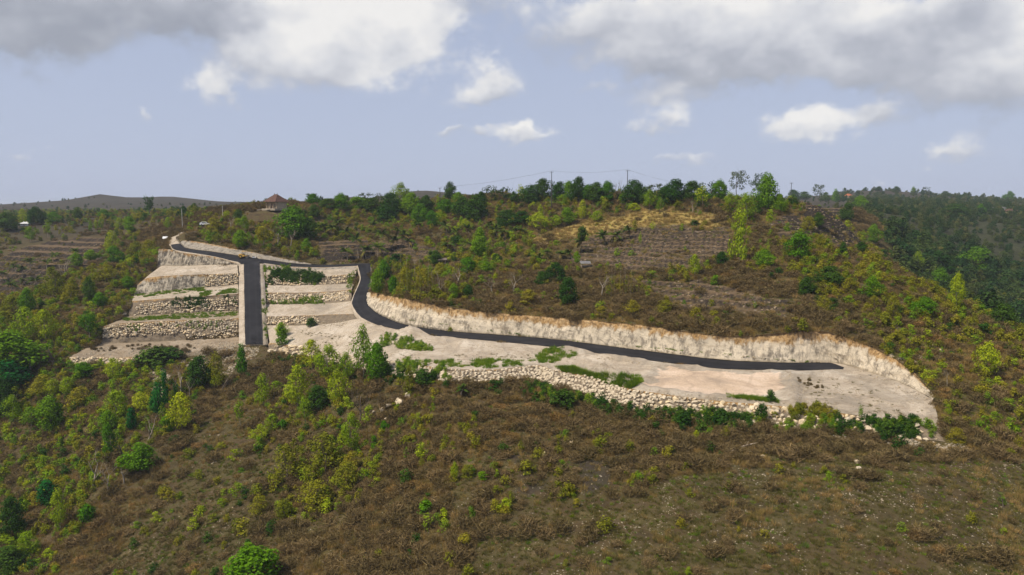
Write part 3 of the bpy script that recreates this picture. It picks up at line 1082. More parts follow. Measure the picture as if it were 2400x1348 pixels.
def surf(name, key, mat, smooth=True):
    V, Fc = SURF[key]
    return mesh_obj(name, V, Fc, M[mat], smooth=smooth)


def v_attr(o, nu=None):
    """0 along the top edge, 1 along the foot"""
    me = o.data
    n = len(me.vertices)
    # strips are stored row by row from the top
    f0 = me.polygons[0].vertices
    nu = f0[2] - f0[1]
    rows = n // nu
    a = np.repeat(np.linspace(0, 1, rows), nu)
    at = me.attributes.new('v', 'FLOAT', 'POINT')
    at.data.foreach_set('value', a.astype(np.float32))
    return o


PADS = [('pad_L1', 'marl', 'bare pale terrace directly below the dark streaked cut at upper left'),
        ('pad_L2', 'marl', 'second bare terrace left of the steep road, grass along its back'),
        ('pad_L3', 'rubble', 'third terrace left of the steep road, weeds along its middle'),
        ('pad_L4', 'rubble', 'narrow fourth terrace at the foot of the long left rubble wall'),
        ('pad_L5', 'rubble', 'lowest rubbly brown slope of the left terraces'),
        ('pad_M1', 'marl', 'top pale terrace between the steep road and the hairpin'),
        ('pad_M2', 'marl', 'middle pale terrace between the steep road and the hairpin'),
        ('pad_M3', 'marl', 'lower pale terrace between the steep road and the hairpin'),
        ('platform', 'marl', 'long pale platform of limestone marl in front of the long road')]
for key, mat, lab in PADS:
    tag(surf('terrace_ground' if key != 'platform' else 'platform_ground', key, mat), lab, kind='structure')
tag(surf('terrace_ground', 'platform_end', 'marl'), 'strip of pale ground round the blind end of the long road', kind='structure')
plat = bpy.data.objects['platform_ground']
# the two freshly spread plots in the middle of the platform
fresh = [zone_pt for zone_pt in [hit(*q) for q in ((1545, 852), (1850, 872), (1845, 905), (1790, 925), (1690, 935), (1600, 922), (1495, 908))]]
plat.data.materials.append(M['pink'])
fp = [(q.x, q.y) for q in fresh]
cen = np.array([p.center[:] for p in plat.data.polygons])
wob = fbm(cen[:, 0], cen[:, 1], 2.5, 3, 71) * 1.6
inside = in_poly(cen[:, 0] + wob, cen[:, 1] + wob, fp)
mi = inside.astype(np.int32)
plat.data.materials.append(M['rim'])


def near_line(pts, w_):
    d = np.full(len(cen), 1e9)
    for q in even(pts, 160):
        d = np.minimum(d, (cen[:, 0] - q[0]) ** 2 + (cen[:, 1] - q[1]) ** 2)
    return np.sqrt(d) + wob * 1.2 < w_


mi[near_line(PF[6:], 2.6)] = 2                        # gravelly rim along the wall
mi[near_line(PB[8:13], 1.6)] = 2                      # and along the road
mi[near_line(np.array([P(1857, 872, 123), P(1861, 950, 105.5)]), 1.9)] = 2
mi[near_line(np.array([P(1548, 853, 128.5), P(1494, 907, 115)]), 1.1)] = 2
mi[(cen[:, 0] > 47) & ((mi == 0)) & (fbm(cen[:, 0], cen[:, 1], 4.0, 3, 15) > -0.05)] = 2
plat.data.polygons.foreach_set('material_index', mi)

# roads: a pale bed with verges, the asphalt 4 mm and more above it
for key, lab in (('bed_steep', 'pale marl verges on both sides of the steep road'), ('bed_upper', 'pale marl track bed under the upper road'), ('bed_lower', 'pale marl verge along the long road')):
    tag(surf('road_verge', key, 'marl'), lab, kind='structure')
for A, B, n, lab in ((VL, VR, 40, 'steep straight black asphalt road climbing between the terraces'),
                     (UF[3:], UB[3:], 80, 'upper black asphalt road from the left bend to the hairpin'),
                     (DL, DR, 180, 'long black asphalt road curving from the hairpin under the big cut')):
    V, Fc = road_strip(A, B, n, 0.10 if n == 180 else 0.05, 6)
    V = V.reshape(7, n + 1, 3)
    for e, s in ((0, 1), (-1, -1)):                     # frayed edges of the surfacing
        d = V[1] - V[0] if e == 0 else V[-2] - V[-1]
        wv = vnoise(np.arange(n + 1) * 0.37, np.zeros(n + 1), 7 + e) * 0.16 + 0.06
        V[e] += d * wv[:, None]
    V = V.reshape(-1, 3)
    lo = V.reshape(7, n + 1, 3)
    skirt0, skirt1 = lo[0] + [0, 0, -0.12], lo[-1] + [0, 0, -0.12]
    V = np.concatenate([skirt0, V, skirt1])
    o = tag(mesh_obj('road', V, grid_faces(8, n), M['asphalt'], smooth=False), lab, kind='structure')
    at = o.data.attributes.new('across', 'FLOAT', 'POINT')
    at.data.foreach_set('value', np.repeat([0.5, 0.5, 0.34, 0.17, 0.0, 0.17, 0.34, 0.5, 0.5], n + 1).astype(np.float32))
jc = np.array([VL[1], VR[1], UF[7] + [0.6, 0, 0], UB[7], UB[6], UF[6] - [0.3, 0, 0]]) + [0, 0, 0.075]
o = mesh_obj('road', jc, [(0, 1, 2, 3, 4, 5)], M['asphalt'])
tag(o, 'black asphalt junction at the head of the steep road', kind='structure')

for key, nm, mat, lab, cat in (
        ('cut', 'cut_bank', 'cut', 'long curving pale limestone cut above the long road, ochre soil on top', 'cut bank'),
        ('wall_L0', 'cut_bank', 'oldcut', 'dark streaked limestone cut below the upper road at far left', 'cut bank'),
        ('wall_L1', 'cut_bank', 'oldcut', 'curved weathered cut face of the second left terrace', 'cut bank'),
        ('bank', 'road_bank', 'bank', 'low grey sloping bank behind the upper road', 'road bank'),
        ('step_M0', 'road_bank', 'bank', 'knee-high earth step under the upper road above the middle terraces', 'road bank')):
    tag(v_attr(surf(nm, key, mat, smooth=(nm != 'cut_bank'))), lab, cat)


# ------------------------------------------------------------------ boulders and rubble walls
def rock_mesh(name, seed, n=16, flat=0.8):
    r = random.Random(seed)
    bm = bmesh.new()
    for _ in range(n):
        v = Vector((r.gauss(0, 1), r.gauss(0, 1), r.gauss(0, 1))).normalized()
        # blocky: pushed out towards the faces of a box
        k = r.uniform(0.85, 1.0) / max(abs(v.x), abs(v.y), abs(v.z)) ** 0.6
        bm.verts.new((v.x * 0.50 * k, v.y * 0.44 * k, v.z * 0.46 * flat * k))
    bmesh.ops.convex_hull(bm, input=bm.verts)
    bmesh.ops.delete(bm, geom=[v for v in bm.verts if not v.link_faces], context='VERTS')
    bmesh.ops.recalc_face_normals(bm, faces=bm.faces)
    me = bpy.data.meshes.new(name)
    bm.to_mesh(me)
    bm.free()
    return me


ROCKS = [rock_mesh('rock', 100 + i, 12 + i % 5, random.uniform(0.7, 1.0)) for i in range(16)]
for me in ROCKS:
    me.materials.append(M['rock'])


def place_rock(parent, p, size, r, mesh=None, name='rock'):
    o = bpy.data.objects.new(name, mesh or r.choice(ROCKS))
    COL.objects.link(o)
    o.location = p
    o.rotation_euler = (r.uniform(-0.5, 0.5), r.uniform(-0.5, 0.5), r.uniform(0, 6.28))
    s = size * r.uniform(0.8, 1.15)
    o.scale = (s * r.uniform(0.9, 1.25), s * r.uniform(0.85, 1.1), s * r.uniform(0.8, 1.05))
    if parent:
        o.parent = parent
    return o


def rubble_wall(key, T, Bm, size, u0, u1, v0, v1, lab, seed, cap=300, skip=None, dens=1.0, root=None):
    """wall of piled boulders: the packed core is the wall, each boulder a part; past the cap they are one part"""
    r = random.Random(seed)
    if root is None:
        root = v_attr(surf('rubble_wall', key, 'core', False))
        tag(root, lab, 'rubble wall')
    a = crom(T, 400) if len(T) == len(Bm) else even(T, 400)
    b = crom(Bm, 400) if len(T) == len(Bm) else even(Bm, 400)
    mid = (a + b) / 2
    s = np.concatenate([[0], np.cumsum(np.linalg.norm(np.diff(mid, axis=0), axis=1))])
    h = np.linalg.norm(b - a, axis=1)
    spots = []
    vmax = int(np.max(h) * (v1 - v0) / (size * 0.78)) + 1
    for k in range(vmax):
        u = s[-1] * u0 + r.uniform(0, size)
        while u < s[-1] * u1:
            i = min(399, int(np.searchsorted(s, u)))
            hv = h[i] * (v1 - v0)
            nrow = max(1, round(hv / (size * 0.78)))
            if k < nrow:
                v = v0 + (v1 - v0) * (k + 0.5 + r.uniform(-0.42, 0.42)) / nrow
                p = a[i] * (1 - v) + b[i] * v
                if r.random() < dens and not (skip and skip(u / s[-1], v, r)):
                    spots.append((p, i))
            u += size * r.uniform(0.72, 1.15)
    r.shuffle(spots)
    spots.sort(key=lambda q: q[0][1])                    # the nearest ones are boulders of their own
    rest = []
    for n_, (p, i) in enumerate(spots):
        t = mid[min(399, i + 3)] - mid[max(0, i - 3)]
        out = np.array([t[1], -t[0], 0.0])
        out /= np.linalg.norm(out) + 1e-9
        if out[1] > 0 and abs(out[1]) > 0.2:
            out = -out
        q = p + out * r.uniform(0.0, 0.36) * size
        if n_ < cap:
            place_rock(root, q, size * r.choice((0.62, 0.8, 0.95, 1.05, 1.2, 1.4)) * r.uniform(0.9, 1.1), r)
        else:
            rest.append(q)
    if rest:
        bm = bmesh.new()
        for q in rest:
            me = r.choice(ROCKS)
            k0 = len(bm.verts)
            bm.from_mesh(me)
            bm.verts.ensure_lookup_table()
            mt = Matrix.Translation(Vector(q)) @ Matrix.Rotation(r.uniform(0, 6.28), 4, 'Z') @ Matrix.Scale(size * r.uniform(0.8, 1.15), 4)
            for v in bm.verts[k0:]:
                v.co = mt @ v.co
        me = bpy.data.meshes.new('boulders')
        bm.to_mesh(me)
        bm.free()
        me.materials.append(M['rock'])
        o = bpy.data.objects.new('boulders', me)
        COL.objects.link(o)
        o.parent = root
        o['kind'] = 'stuff'
    return root


rubble_wall('wall_front', PF, PK, 0.80, 0.19, 0.985, 0.02, 0.98, 'long rubble retaining wall of pale boulders along the front of the platform', 1, 300,
            skip=lambda u, v, r: (u > 0.88 and r.random() < 0.25) or (u < 0.34 and r.random() < 0.25))
rubble_wall('wall_L3', R6, R7, 0.78, 0.0, 0.99, 0.02, 0.98, 'longest rubble wall left of the steep road, third from the top', 2, 300,
            skip=lambda u, v, r: u < 0.62 and v > 0.66)
rubble_wall('wall_L2', R4, R5, 0.74, 0.05, 0.99, 0.22, 0.97, 'rubble wall with dark ivy left of the steep road, second from the top', 3, 300,
            skip=lambda u, v, r: v > 0.66 and r.random() < 0.35)
rubble_wall('wall_M1', N2, N3, 0.74, 0.02, 0.97, 0.05, 0.95, 'upper rubble wall right of the steep road, half hidden by green shrubs', 4)
rubble_wall('wall_M2', N4, N5, 0.78, 0.0, 0.98, 0.12, 0.85, 'rubble wall of bright rounded boulders right of the steep road, middle tier', 5)
rubble_wall('wall_M3', N6, N7, 0.82, 0.0, 0.50, 0.05, 0.9, 'lowest rubble wall right of the steep road ending in an ochre bank', 6)
rubble_wall('wall_L5', R9, R10, 0.80, 0.0, 0.42, 0.0, 0.9, 'low broken rubble wall at the bottom left corner of the terraces', 7)
# boulder facing at the right end of the second left terrace
l1 = [o for o in bpy.data.objects if o.get('label', '').startswith('curved weathered cut face')][0]
ch = bpy.data.objects.new('boulder_facing', None)
COL.objects.link(ch)
tag(ch, 'short facing of fitted boulders between the curved cut and the steep road', 'rubble wall')
rubble_wall('wall_L1', R2, R3, 0.76, 0.66, 1.0, 0.02, 0.95, '', 8, root=ch)
# scattered rocks on the broken natural face left of the long wall
ch = bpy.data.objects.new('rock_outcrop', None)
COL.objects.link(ch)
tag(ch, 'broken rocky edge below the platform, left of the long rubble wall', 'rock outcrop')
rubble_wall('wall_front', PF, PK, 1.25, 0.0, 0.19, 0.0, 0.9, '', 9, dens=0.42, root=ch)


# ------------------------------------------------------------------ plant prototypes
def leaf_mesh(name, leaves, mat):
    """leaves: list of (centre, normal, length, width, shape) -> one mesh, each leaf its own island"""
    V, Fc = [], []
    for c, n, L, W, quad in leaves:
        n = n.normalized()
        t = n.cross(Vector((random.gauss(0, 1), random.gauss(0, 1), random.gauss(0, 1))))
        if t.length < 1e-3:
            t = n.orthogonal()
        t.normalize()
        b = n.cross(t)
        k = len(V)
        if quad:
            V += [c - t * L, c + b * W, c + t * L, c - b * W]
            Fc.append((k, k + 1, k + 2, k + 3))
        else:
            V += [c - t * L - b * W, c + t * L, c - t * L * 0.4 + b * W]
            Fc.append((k, k + 1, k + 2))
    me = bpy.data.meshes.new(name)
    me.from_pydata([tuple(v) for v in V], [], Fc)
    me.materials.append(mat)
    return me


def rvec(r):
    while True:
        v = Vector((r.uniform(-1, 1), r.uniform(-1, 1), r.uniform(-1, 1)))
        if 0.05 < v.length < 1:
            return v


def crown(name, seed, mat, zb, prof, clumps, per, leaf, rc=0.16, airy=0.0, up=0.35):
    """crown in a unit box (height 1, width 1): clumps of leaves spread over an uneven envelope"""
    r = random.Random(seed)
    random.seed(seed)
    L = []
    lop = [(r.uniform(0, 6.28), r.uniform(0.05, 0.2)) for _ in range(3)]
    for k in range(clumps):
        z = r.random()
        a = r.uniform(0, 6.28)
        R = prof(z) * 0.5 * (1 + sum(m * math.sin((j + 1) * a + ph) for j, (ph, m) in enumerate(lop)))
        q = r.uniform(0.25, 1.0) ** 0.55
        rr = max(0.0, R - rc * 0.6) * q
        c = Vector((rr * math.cos(a), rr * math.sin(a), zb + (1 - zb) * (0.04 + 0.92 * z)))
        size = rc * r.uniform(0.6, 1.25)
        outd = Vector((math.cos(a) * rr * 2, math.sin(a) * rr * 2, (z - 0.4) * 1.4))
        nl = int(per * r.uniform(0.6, 1.4) * (1 - airy * r.random()))
        for _ in range(nl):
            v = rvec(r)
            v = v.normalized() * (v.length ** 0.5)
            p = c + Vector((v.x * size, v.y * size, v.z * size * 0.8))
            n = v * 0.8 + outd * 0.5 + Vector((0, 0, up)) + rvec(r) * 0.7
            s = leaf * r.uniform(0.6, 1.3)
            L.append((p, n, s, s * r.uniform(0.45, 0.7), True))
    return leaf_mesh(name, L, mat)


def limb_mesh(name, seed, mat, top, rad, forks, lean=0.05, spread=0.35, twigs=0, height=1.0, segs=5, fork_at=0.45):
    """tapered trunk that forks into limbs, in a unit box"""
    r = random.Random(seed)
    V, Fc = [], []

    def tube(pts, radii, n=5):
        base = len(V)
        for i, (p, rd) in enumerate(zip(pts, radii)):
            d = (pts[min(i + 1, len(pts) - 1)] - pts[max(i - 1, 0)]).normalized()
            x = d.orthogonal().normalized()
            y = d.cross(x)
            for k in range(n):
                a = 6.2832 * k / n
                V.append(p + (x * math.cos(a) + y * math.sin(a)) * rd)
        for i in range(len(pts) - 1):
            for k in range(n):
                a, b = base + i * n + k, base + i * n + (k + 1) % n
                Fc.append((a, b, b + n, a + n))
        Fc.append(tuple(base + (len(pts) - 1) * n + k for k in range(n)))

    def branch(p, d, length, rd, depth):
        pts, radii = [p.copy()], [rd]
        q, dd = p.copy(), d.copy()
        for i in range(segs):
            dd = (dd + rvec(r) * 0.16 + Vector((0, 0, 0.05))).normalized()
            q = q + dd * (length / segs)
            pts.append(q.copy())
            radii.append(rd * (1 - 0.62 * (i + 1) / segs))
        tube(pts, radii, 5 if depth == 0 else 4 if depth == 1 else 3)
        if depth < forks:
            nb = r.choice((2, 3, 3)) if depth else r.choice((3, 4))
            for k in range(nb):
                f = r.uniform(fork_at if depth == 0 else 0.35, 1.0)
                i = min(segs, max(1, int(round(f * segs))))
                a = r.uniform(0, 6.28)
                sd2 = Vector((math.cos(a), math.sin(a), r.uniform(0.5, 1.1))) * spread + dd * (1 - spread)
                branch(pts[i], sd2.normalized(), length * r.uniform(0.5, 0.72), radii[i] * 0.72, depth + 1)

    branch(Vector((0, 0, -0.02)), Vector((r.uniform(-lean, lean), r.uniform(-lean, lean), 1)).normalized(), top, rad, 0)
    me = bpy.data.meshes.new(name)
    me.from_pydata([tuple(v) for v in V], [], Fc)
    me.polygons.foreach_set('use_smooth', [True] * len(me.polygons))
    me.materials.append(mat)
    return me


def fit_unit(me, zfix=True):
    co = np.empty(len(me.vertices) * 3)
    me.vertices.foreach_get('co', co)
    co = co.reshape(-1, 3)
    w_ = max(np.ptp(co[:, 0]), np.ptp(co[:, 1]))
    co[:, :2] /= w_
    if zfix:
        co[:, 2] /= co[:, 2].max()
    me.vertices.foreach_set('co', co.ravel())
    me.update()
    return me


dome = lambda z: math.sqrt(max(0.0, 1 - (z * 0.98) ** 2)) if z > 0.25 else 0.80 + 0.7 * z
ball = lambda z: math.sqrt(max(0.02, 1 - (2 * z - 1) ** 2)) * 1.0
egg = lambda z: (math.sin(math.pi * min(1, z * 0.9 + 0.08)) ** 0.7) * (1.05 - 0.35 * z)
cone = lambda z: max(0.08, 1.0 - 0.88 * z) * min(1, 0.5 + z * 3)
colm = lambda z: 0.9 - 0.35 * z + 0.15 * math.sin(9 * z)
umbr = lambda z: 0.55 + 0.45 * math.sin(math.pi * z)

KIND = {}


def kind(code, name, n, mk_crown, mk_trunk):
    KIND[code] = (name, [mk_crown(i) if mk_crown else None for i in range(n)], [mk_trunk(i) if mk_trunk else None for i in range(n)])


kind('D', 'dense_tree', 4, lambda i: crown('crown', 300 + i, M['l_dark'], 0.12, dome, 70, 60, 0.030, 0.17), lambda i: limb_mesh('trunk', 310 + i, M['bark'], 0.55, 0.035, 1))
kind('G', 'leafy_tree', 4, lambda i: crown('crown', 320 + i, M['l_mid'], 0.12, egg, 70, 60, 0.030, 0.17), lambda i: limb_mesh('trunk', 330 + i, M['bark'], 0.55, 0.032, 1))
kind('E', 'emerald_tree', 3, lambda i: crown('crown', 340 + i, M['l_emer'], 0.12, egg, 46, 34, 0.05, 0.19), lambda i: limb_mesh('trunk', 350 + i, M['bark'], 0.55, 0.032, 1))
kind('L', 'airy_tree', 4, lambda i: crown('crown', 360 + i, M['l_light'], 0.24, egg, 60, 44, 0.026, 0.15, 0.5), lambda i: limb_mesh('trunk', 370 + i, M['pale'], 0.75, 0.022, 1))
kind('Y', 'lime_tree', 4, lambda i: crown('crown', 380 + i, M['l_lime'], 0.14, egg, 62, 46, 0.027, 0.15, 0.4), lambda i: limb_mesh('trunk', 390 + i, M['pale'], 0.7, 0.022, 1))
kind('O', 'olive_bush', 4, lambda i: crown('crown', 400 + i, M['l_olive'], 0.0, dome, 64, 44, 0.028, 0.15, 0.4), lambda i: limb_mesh('stem', 410 + i, M['bark'], 0.6, 0.022, 1))
kind('S', 'green_shrub', 3, lambda i: crown('crown', 420 + i, M['l_mid'], 0.0, dome, 34, 30, 0.06, 0.2), lambda i: limb_mesh('stem', 430 + i, M['bark'], 0.6, 0.025, 1))
kind('K', 'dark_shrub', 3, lambda i: crown('crown', 440 + i, M['l_dark'], 0.0, dome, 34, 30, 0.06, 0.2), lambda i: limb_mesh('stem', 450 + i, M['bark'], 0.6, 0.025, 1))
kind('R', 'round_headed_tree', 2, lambda i: crown('crown', 460 + i, M['l_olive'] if i else M['l_mid'], 0.36, ball, 56, 32, 0.034, 0.15), lambda i: limb_mesh('trunk', 470 + i, M['pale'], 0.62, 0.030, 1))
kind('C', 'conical_tree', 2, lambda i: crown('crown', 480 + i, M['l_mid'], 0.05, cone, 60, 30, 0.036, 0.14), lambda i: limb_mesh('trunk', 490 + i, M['bark'], 0.8, 0.028, 0))
kind('V', 'vine_covered_tree', 2, lambda i: crown('crown', 500 + i, M['l_emer'] if i == 0 else M['l_light'], 0.0, colm, 70, 26, 0.036, 0.16), lambda i: limb_mesh('trunk', 510 + i, M['bark'], 0.9, 0.03, 0))
kind('A', 'open_crowned_tree', 3, lambda i: crown('crown', 520 + i, M['l_far'], 0.30, umbr, 42, 22, 0.036, 0.12, 0.5), lambda i: limb_mesh('trunk', 530 + i, M['bark'], 0.6, 0.026, 2, spread=0.5))
kind('T', 'slender_tree', 3, lambda i: crown('crown', 540 + i, M['l_light'], 0.42, egg, 24, 20, 0.05, 0.2, 0.6), lambda i: limb_mesh('trunk', 550 + i, M['pale'], 0.9, 0.022, 0))
kind('F', 'flat_topped_tree', 2, lambda i: crown('crown', 560 + i, M['l_dark'], 0.35, lambda z: 0.55 + 0.45 * (0.5 + 0.5 * math.cos(z * 12.5)), 46, 26, 0.04, 0.14), lambda i: limb_mesh('trunk', 570 + i, M['bark'], 0.8, 0.03, 1))
kind('B', 'bare_tree', 5, None, lambda i: fit_unit(limb_mesh('branches', 580 + i, M['pale'], 0.55, 0.020, 3, 0.12, 0.42)))
kind('N', 'bare_brown_tree', 3, None, lambda i: fit_unit(limb_mesh('branches', 600 + i, M['bark'], 0.45, 0.016, 4, 0.15, 0.5, fork_at=0.25)))
kind('W', 'leafless_pole_tree', 3, lambda i: crown('crown', 620 + i, M['l_olive'], 0.25, lambda z: 0.5, 14, 12, 0.045, 0.2, 0.7), lambda i: limb_mesh('trunk', 630 + i, M['pale'], 0.98, 0.014, 1, 0.06, 0.15))


# palms: a curved trunk and a head of separate fronds
def frond_mesh(seed, mat):
    r = random.Random(seed)
    V, Fc = [], []
    n = 11
    pts = []
    for i in range(n + 1):
        t = i / n
        pts.append(Vector((t * 0.95 - 0.12 * t * t, 0, 0.42 * t - 0.72 * t * t)))
    for i in range(n):
        a, b = pts[i], pts[i + 1]
        k = len(V)
        V += [a + Vector((0, 0.012, 0)), b + Vector((0, 0.010, 0)), b - Vector((0, 0.010, 0)), a - Vector((0, 0.012, 0))]
        Fc.append((k, k + 1, k + 2, k + 3))
        if i == 0:
            continue
        d = (b - a).normalized()
        for s in (-1, 1):
            for f in (0.0, 0.5):
                p = a.lerp(b, f)
                ln = 0.32 * math.sin(math.pi * min(1.0, 0.18 + (i + f) / n * 0.85)) * r.uniform(0.85, 1.15)
                tip = p + (Vector((0, s, 0)) * 0.75 + d * 0.6 + Vector((0, 0, -0.55 + r.uniform(-0.15, 0.15)))).normalized() * ln
                k = len(V)
                V += [p - d * 0.02, p + d * 0.075, tip]
                Fc.append((k, k + 1, k + 2))
    me = bpy.data.meshes.new('frond')
    me.from_pydata([tuple(v) for v in V], [], Fc)
    me.materials.append(mat)
    return me


FRONDS = [frond_mesh(700 + i, M['l_palm']) for i in range(3)] + [frond_mesh(710, M['l_palmdry'])]
PALM_TRUNKS = [limb_mesh('trunk', 720 + i, M['palm'], 1.0, 0.030, 0, 0.08) for i in range(3)]


# ------------------------------------------------------------------ scattered ground cover (nobody could count it)
PROTO = {}


def proto(code, meshes):
    c = bpy.data.collections.new('cover_' + code)
    for i, me in enumerate(meshes):
        c.objects.link(bpy.data.objects.new('%s_%02d' % (code, i), me))
    PROTO[code] = (c, len(meshes))


def blades(name, seed, mat, n, h, spread, width, droop=0.3):
    r = random.Random(seed)
    V, Fc = [], []
    for _ in range(n):
        a = r.uniform(0, 6.28)
        b = Vector((math.cos(a), math.sin(a), 0)) * spread * r.random() ** 0.7
        ln = h * r.uniform(0.5, 1.1)
        d = Vector((math.cos(a) * droop * r.uniform(0.3, 1.5) + r.gauss(0, 0.15), math.sin(a) * droop * r.uniform(0.3, 1.5) + r.gauss(0, 0.15), 1)).normalized()
        t = d.cross(rvec(r)).normalized() * width * r.uniform(0.6, 1.3)
        k = len(V)
        V += [b - t, b + t, b + d * ln + rvec(r) * 0.04]
        Fc.append((k, k + 1, k + 2))
    me = bpy.data.meshes.new(name)
    me.from_pydata([tuple(v) for v in V], [], Fc)
    me.materials.append(mat)
    return me


def twig_bush(name, seed, mat, n):
    """leafless scrub: a haze of thin twigs forking upwards"""
    r = random.Random(seed)
    V, Fc = [], []
    for _ in range(n):
        v = rvec(r)
        p = Vector((v.x * 0.5, v.y * 0.5, 0.42 + v.z * 0.42))
        d = (Vector((p.x * 1.3, p.y * 1.3, 0.75)) + rvec(r) * 0.9).normalized()
        t = d.cross(rvec(r)).normalized() * r.uniform(0.010, 0.022)
        ln = r.uniform(0.10, 0.26)
        k = len(V)
        V += [p - d * ln - t, p - d * ln + t, p + d * ln]
        Fc.append((k, k + 1, k + 2))
    me = bpy.data.meshes.new(name)
    me.from_pydata([tuple(v) for v in V], [], Fc)
    me.materials.append(mat)
    return me


proto('dry', [twig_bush('dry', 800 + i, M['l_dry'], 330) for i in range(4)])
proto('rust', [twig_bush('rust', 810 + i, M['l_rust'], 240) for i in range(3)])
proto('olive', [crown('olive', 820 + i, M['l_olive'], 0.0, dome, 22, 16, 0.065, 0.22) for i in range(4)])
proto('lime', [crown('lime', 825 + i, M['l_light'], 0.0, dome, 24, 22, 0.055, 0.20, 0.3) for i in range(4)])
proto('green', [crown('green', 830 + i, M['l_weed'], 0.0, dome, 22, 16, 0.065, 0.22) for i in range(4)])
proto('dark', [crown('dark', 840 + i, M['l_dark'], 0.0, dome, 22, 16, 0.07, 0.22) for i in range(3)])
proto('straw', [blades('straw', 850 + i, M['l_straw'], 70, 0.9, 0.45, 0.022) for i in range(3)])
proto('grass', [blades('grass', 860 + i, M['l_grass'], 60, 0.7, 0.5, 0.028, 0.5) for i in range(3)])
proto('weed', [blades('weed', 870 + i, M['l_weed'], 60, 0.8, 0.5, 0.034, 0.45) for i in range(3)])
st = []
for i in range(5):
    me = rock_mesh('stone', 900 + i, 11, 0.7)
    me.materials.append(M['stone'])
    st.append(me)
proto('stone', st)
st = []
for i in range(4):
    me = rock_mesh('fieldstone', 910 + i, 11, 0.7)
    me.materials.append(M['fieldstone'])
    st.append(me)
proto('fstone', st)
proto('far', [crown('far', 920 + i, M['l_far'], 0.05, dome, 40, 20, 0.06, 0.18) for i in range(4)])
proto('farlight', [crown('farlight', 930 + i, M['l_farlight'], 0.05, dome, 36, 18, 0.06, 0.18) for i in range(3)])


def scatter(name, code, pts, size, label, seed=0, squash=(0.8, 1.2), tilt=0.12, collections=None):
    """one stuff object: instances of a prototype on a cloud of points"""
    n = len(pts)
    if n == 0:
        return None
    r = np.random.default_rng(seed + 1000)
    me = bpy.data.meshes.new(name)
    me.from_pydata([tuple(p) for p in pts], [], [])
    c, k = PROTO[code]
    size = np.broadcast_to(np.asarray(size, float), (n,))
    s = size * r.uniform(0.7, 1.3, n)
    sc = np.stack([s * r.uniform(0.85, 1.2, n), s * r.uniform(0.85, 1.2, n), s * r.uniform(squash[0], squash[1], n)], 1)
    rot = np.stack([r.normal(0, tilt, n), r.normal(0, tilt, n), r.uniform(0, 6.28, n)], 1)
    for nm, arr, ty in (('scl', sc, 'FLOAT_VECTOR'), ('rot', rot, 'FLOAT_VECTOR')):
        at = me.attributes.new(nm, ty, 'POINT')
        at.data.foreach_set('vector', arr.ravel().astype(np.float32))
    at = me.attributes.new('idx', 'INT', 'POINT')
    at.data.foreach_set('value', r.integers(0, k, n).astype(np.int32))
    o = bpy.data.objects.new(name, me)
    COL.objects.link(o)
    tree = bpy.data.node_groups.get('scatter_' + code)
    if tree is None:
        tree = bpy.data.node_groups.new('scatter_' + code, 'GeometryNodeTree')
        tree.interface.new_socket('Geometry', in_out='INPUT', socket_type='NodeSocketGeometry')
        tree.interface.new_socket('Geometry', in_out='OUTPUT', socket_type='NodeSocketGeometry')
        gi, go = tree.nodes.new('NodeGroupInput'), tree.nodes.new('NodeGroupOutput')
        ci = tree.nodes.new('GeometryNodeCollectionInfo')
        ci.inputs['Collection'].default_value = c
        ci.inputs['Separate Children'].default_value = True
        ci.inputs['Reset Children'].default_value = True
        ip = tree.nodes.new('GeometryNodeInstanceOnPoints')
        ip.inputs['Pick Instance'].default_value = True

        def named(nm, ty):
            a = tree.nodes.new('GeometryNodeInputNamedAttribute')
            a.data_type = ty
            a.inputs['Name'].default_value = nm
            return a.outputs['Attribute']
        er = tree.nodes.new('FunctionNodeEulerToRotation')
        tree.links.new(named('rot', 'FLOAT_VECTOR'), er.inputs[0])
        tree.links.new(gi.outputs[0], ip.inputs['Points'])
        tree.links.new(ci.outputs[0], ip.inputs['Instance'])
        tree.links.new(named('idx', 'INT'), ip.inputs['Instance Index'])
        tree.links.new(er.outputs[0], ip.inputs['Rotation'])
        tree.links.new(named('scl', 'FLOAT_VECTOR'), ip.inputs['Scale'])
        tree.links.new(ip.outputs[0], go.inputs[0])
    md = o.modifiers.new('scatter', 'NODES')
    md.node_group = tree
    tag(o, label, kind='stuff')
    return o


# ------------------------------------------------------------------ ground cover over the hillside
def pixv(p):
    d = p - np.array([0, 0, CAM_Z])
    yf = d[:, 1] * math.cos(PITCH) - d[:, 2] * math.sin(PITCH)
    yu = d[:, 1] * math.sin(PITCH) + d[:, 2] * math.cos(PITCH)
    return 1200 + F_PX * d[:, 0] / yf, 674 - F_PX * yu / yf


def clear_at(px, py, r, fwd=0.0):
    q = hit(px, py)
    return (q.x, q.y - fwd, r)


Z_RUBBLE = [[(420, 850), (450, 826), (500, 812), (560, 812), (640, 815), (620, 850), (560, 862), (540, 895), (480, 890), (440, 868)],
            [(335, 865), (385, 858), (405, 880), (390, 915), (380, 950), (345, 950), (358, 900)],
            [(2060, 1015), (2230, 1030), (2310, 1062), (2150, 1060)]]
CLEAR = [clear_at(648, 490, 9.0, 4.0), clear_at(625, 492, 7.0, 4.0), clear_at(675, 492, 7.0, 4.0), clear_at(481, 529, 4.0, 3.0), clear_at(388, 571, 2.5, 1.5), clear_at(1036, 620, 3.0, 2.5), clear_at(1372, 626, 3.0, 2.5),
         clear_at(420, 566, 4.0), clear_at(440, 548, 4.0, 2.0), clear_at(455, 545, 3.0), clear_at(60, 531, 3.0, 2.0)]


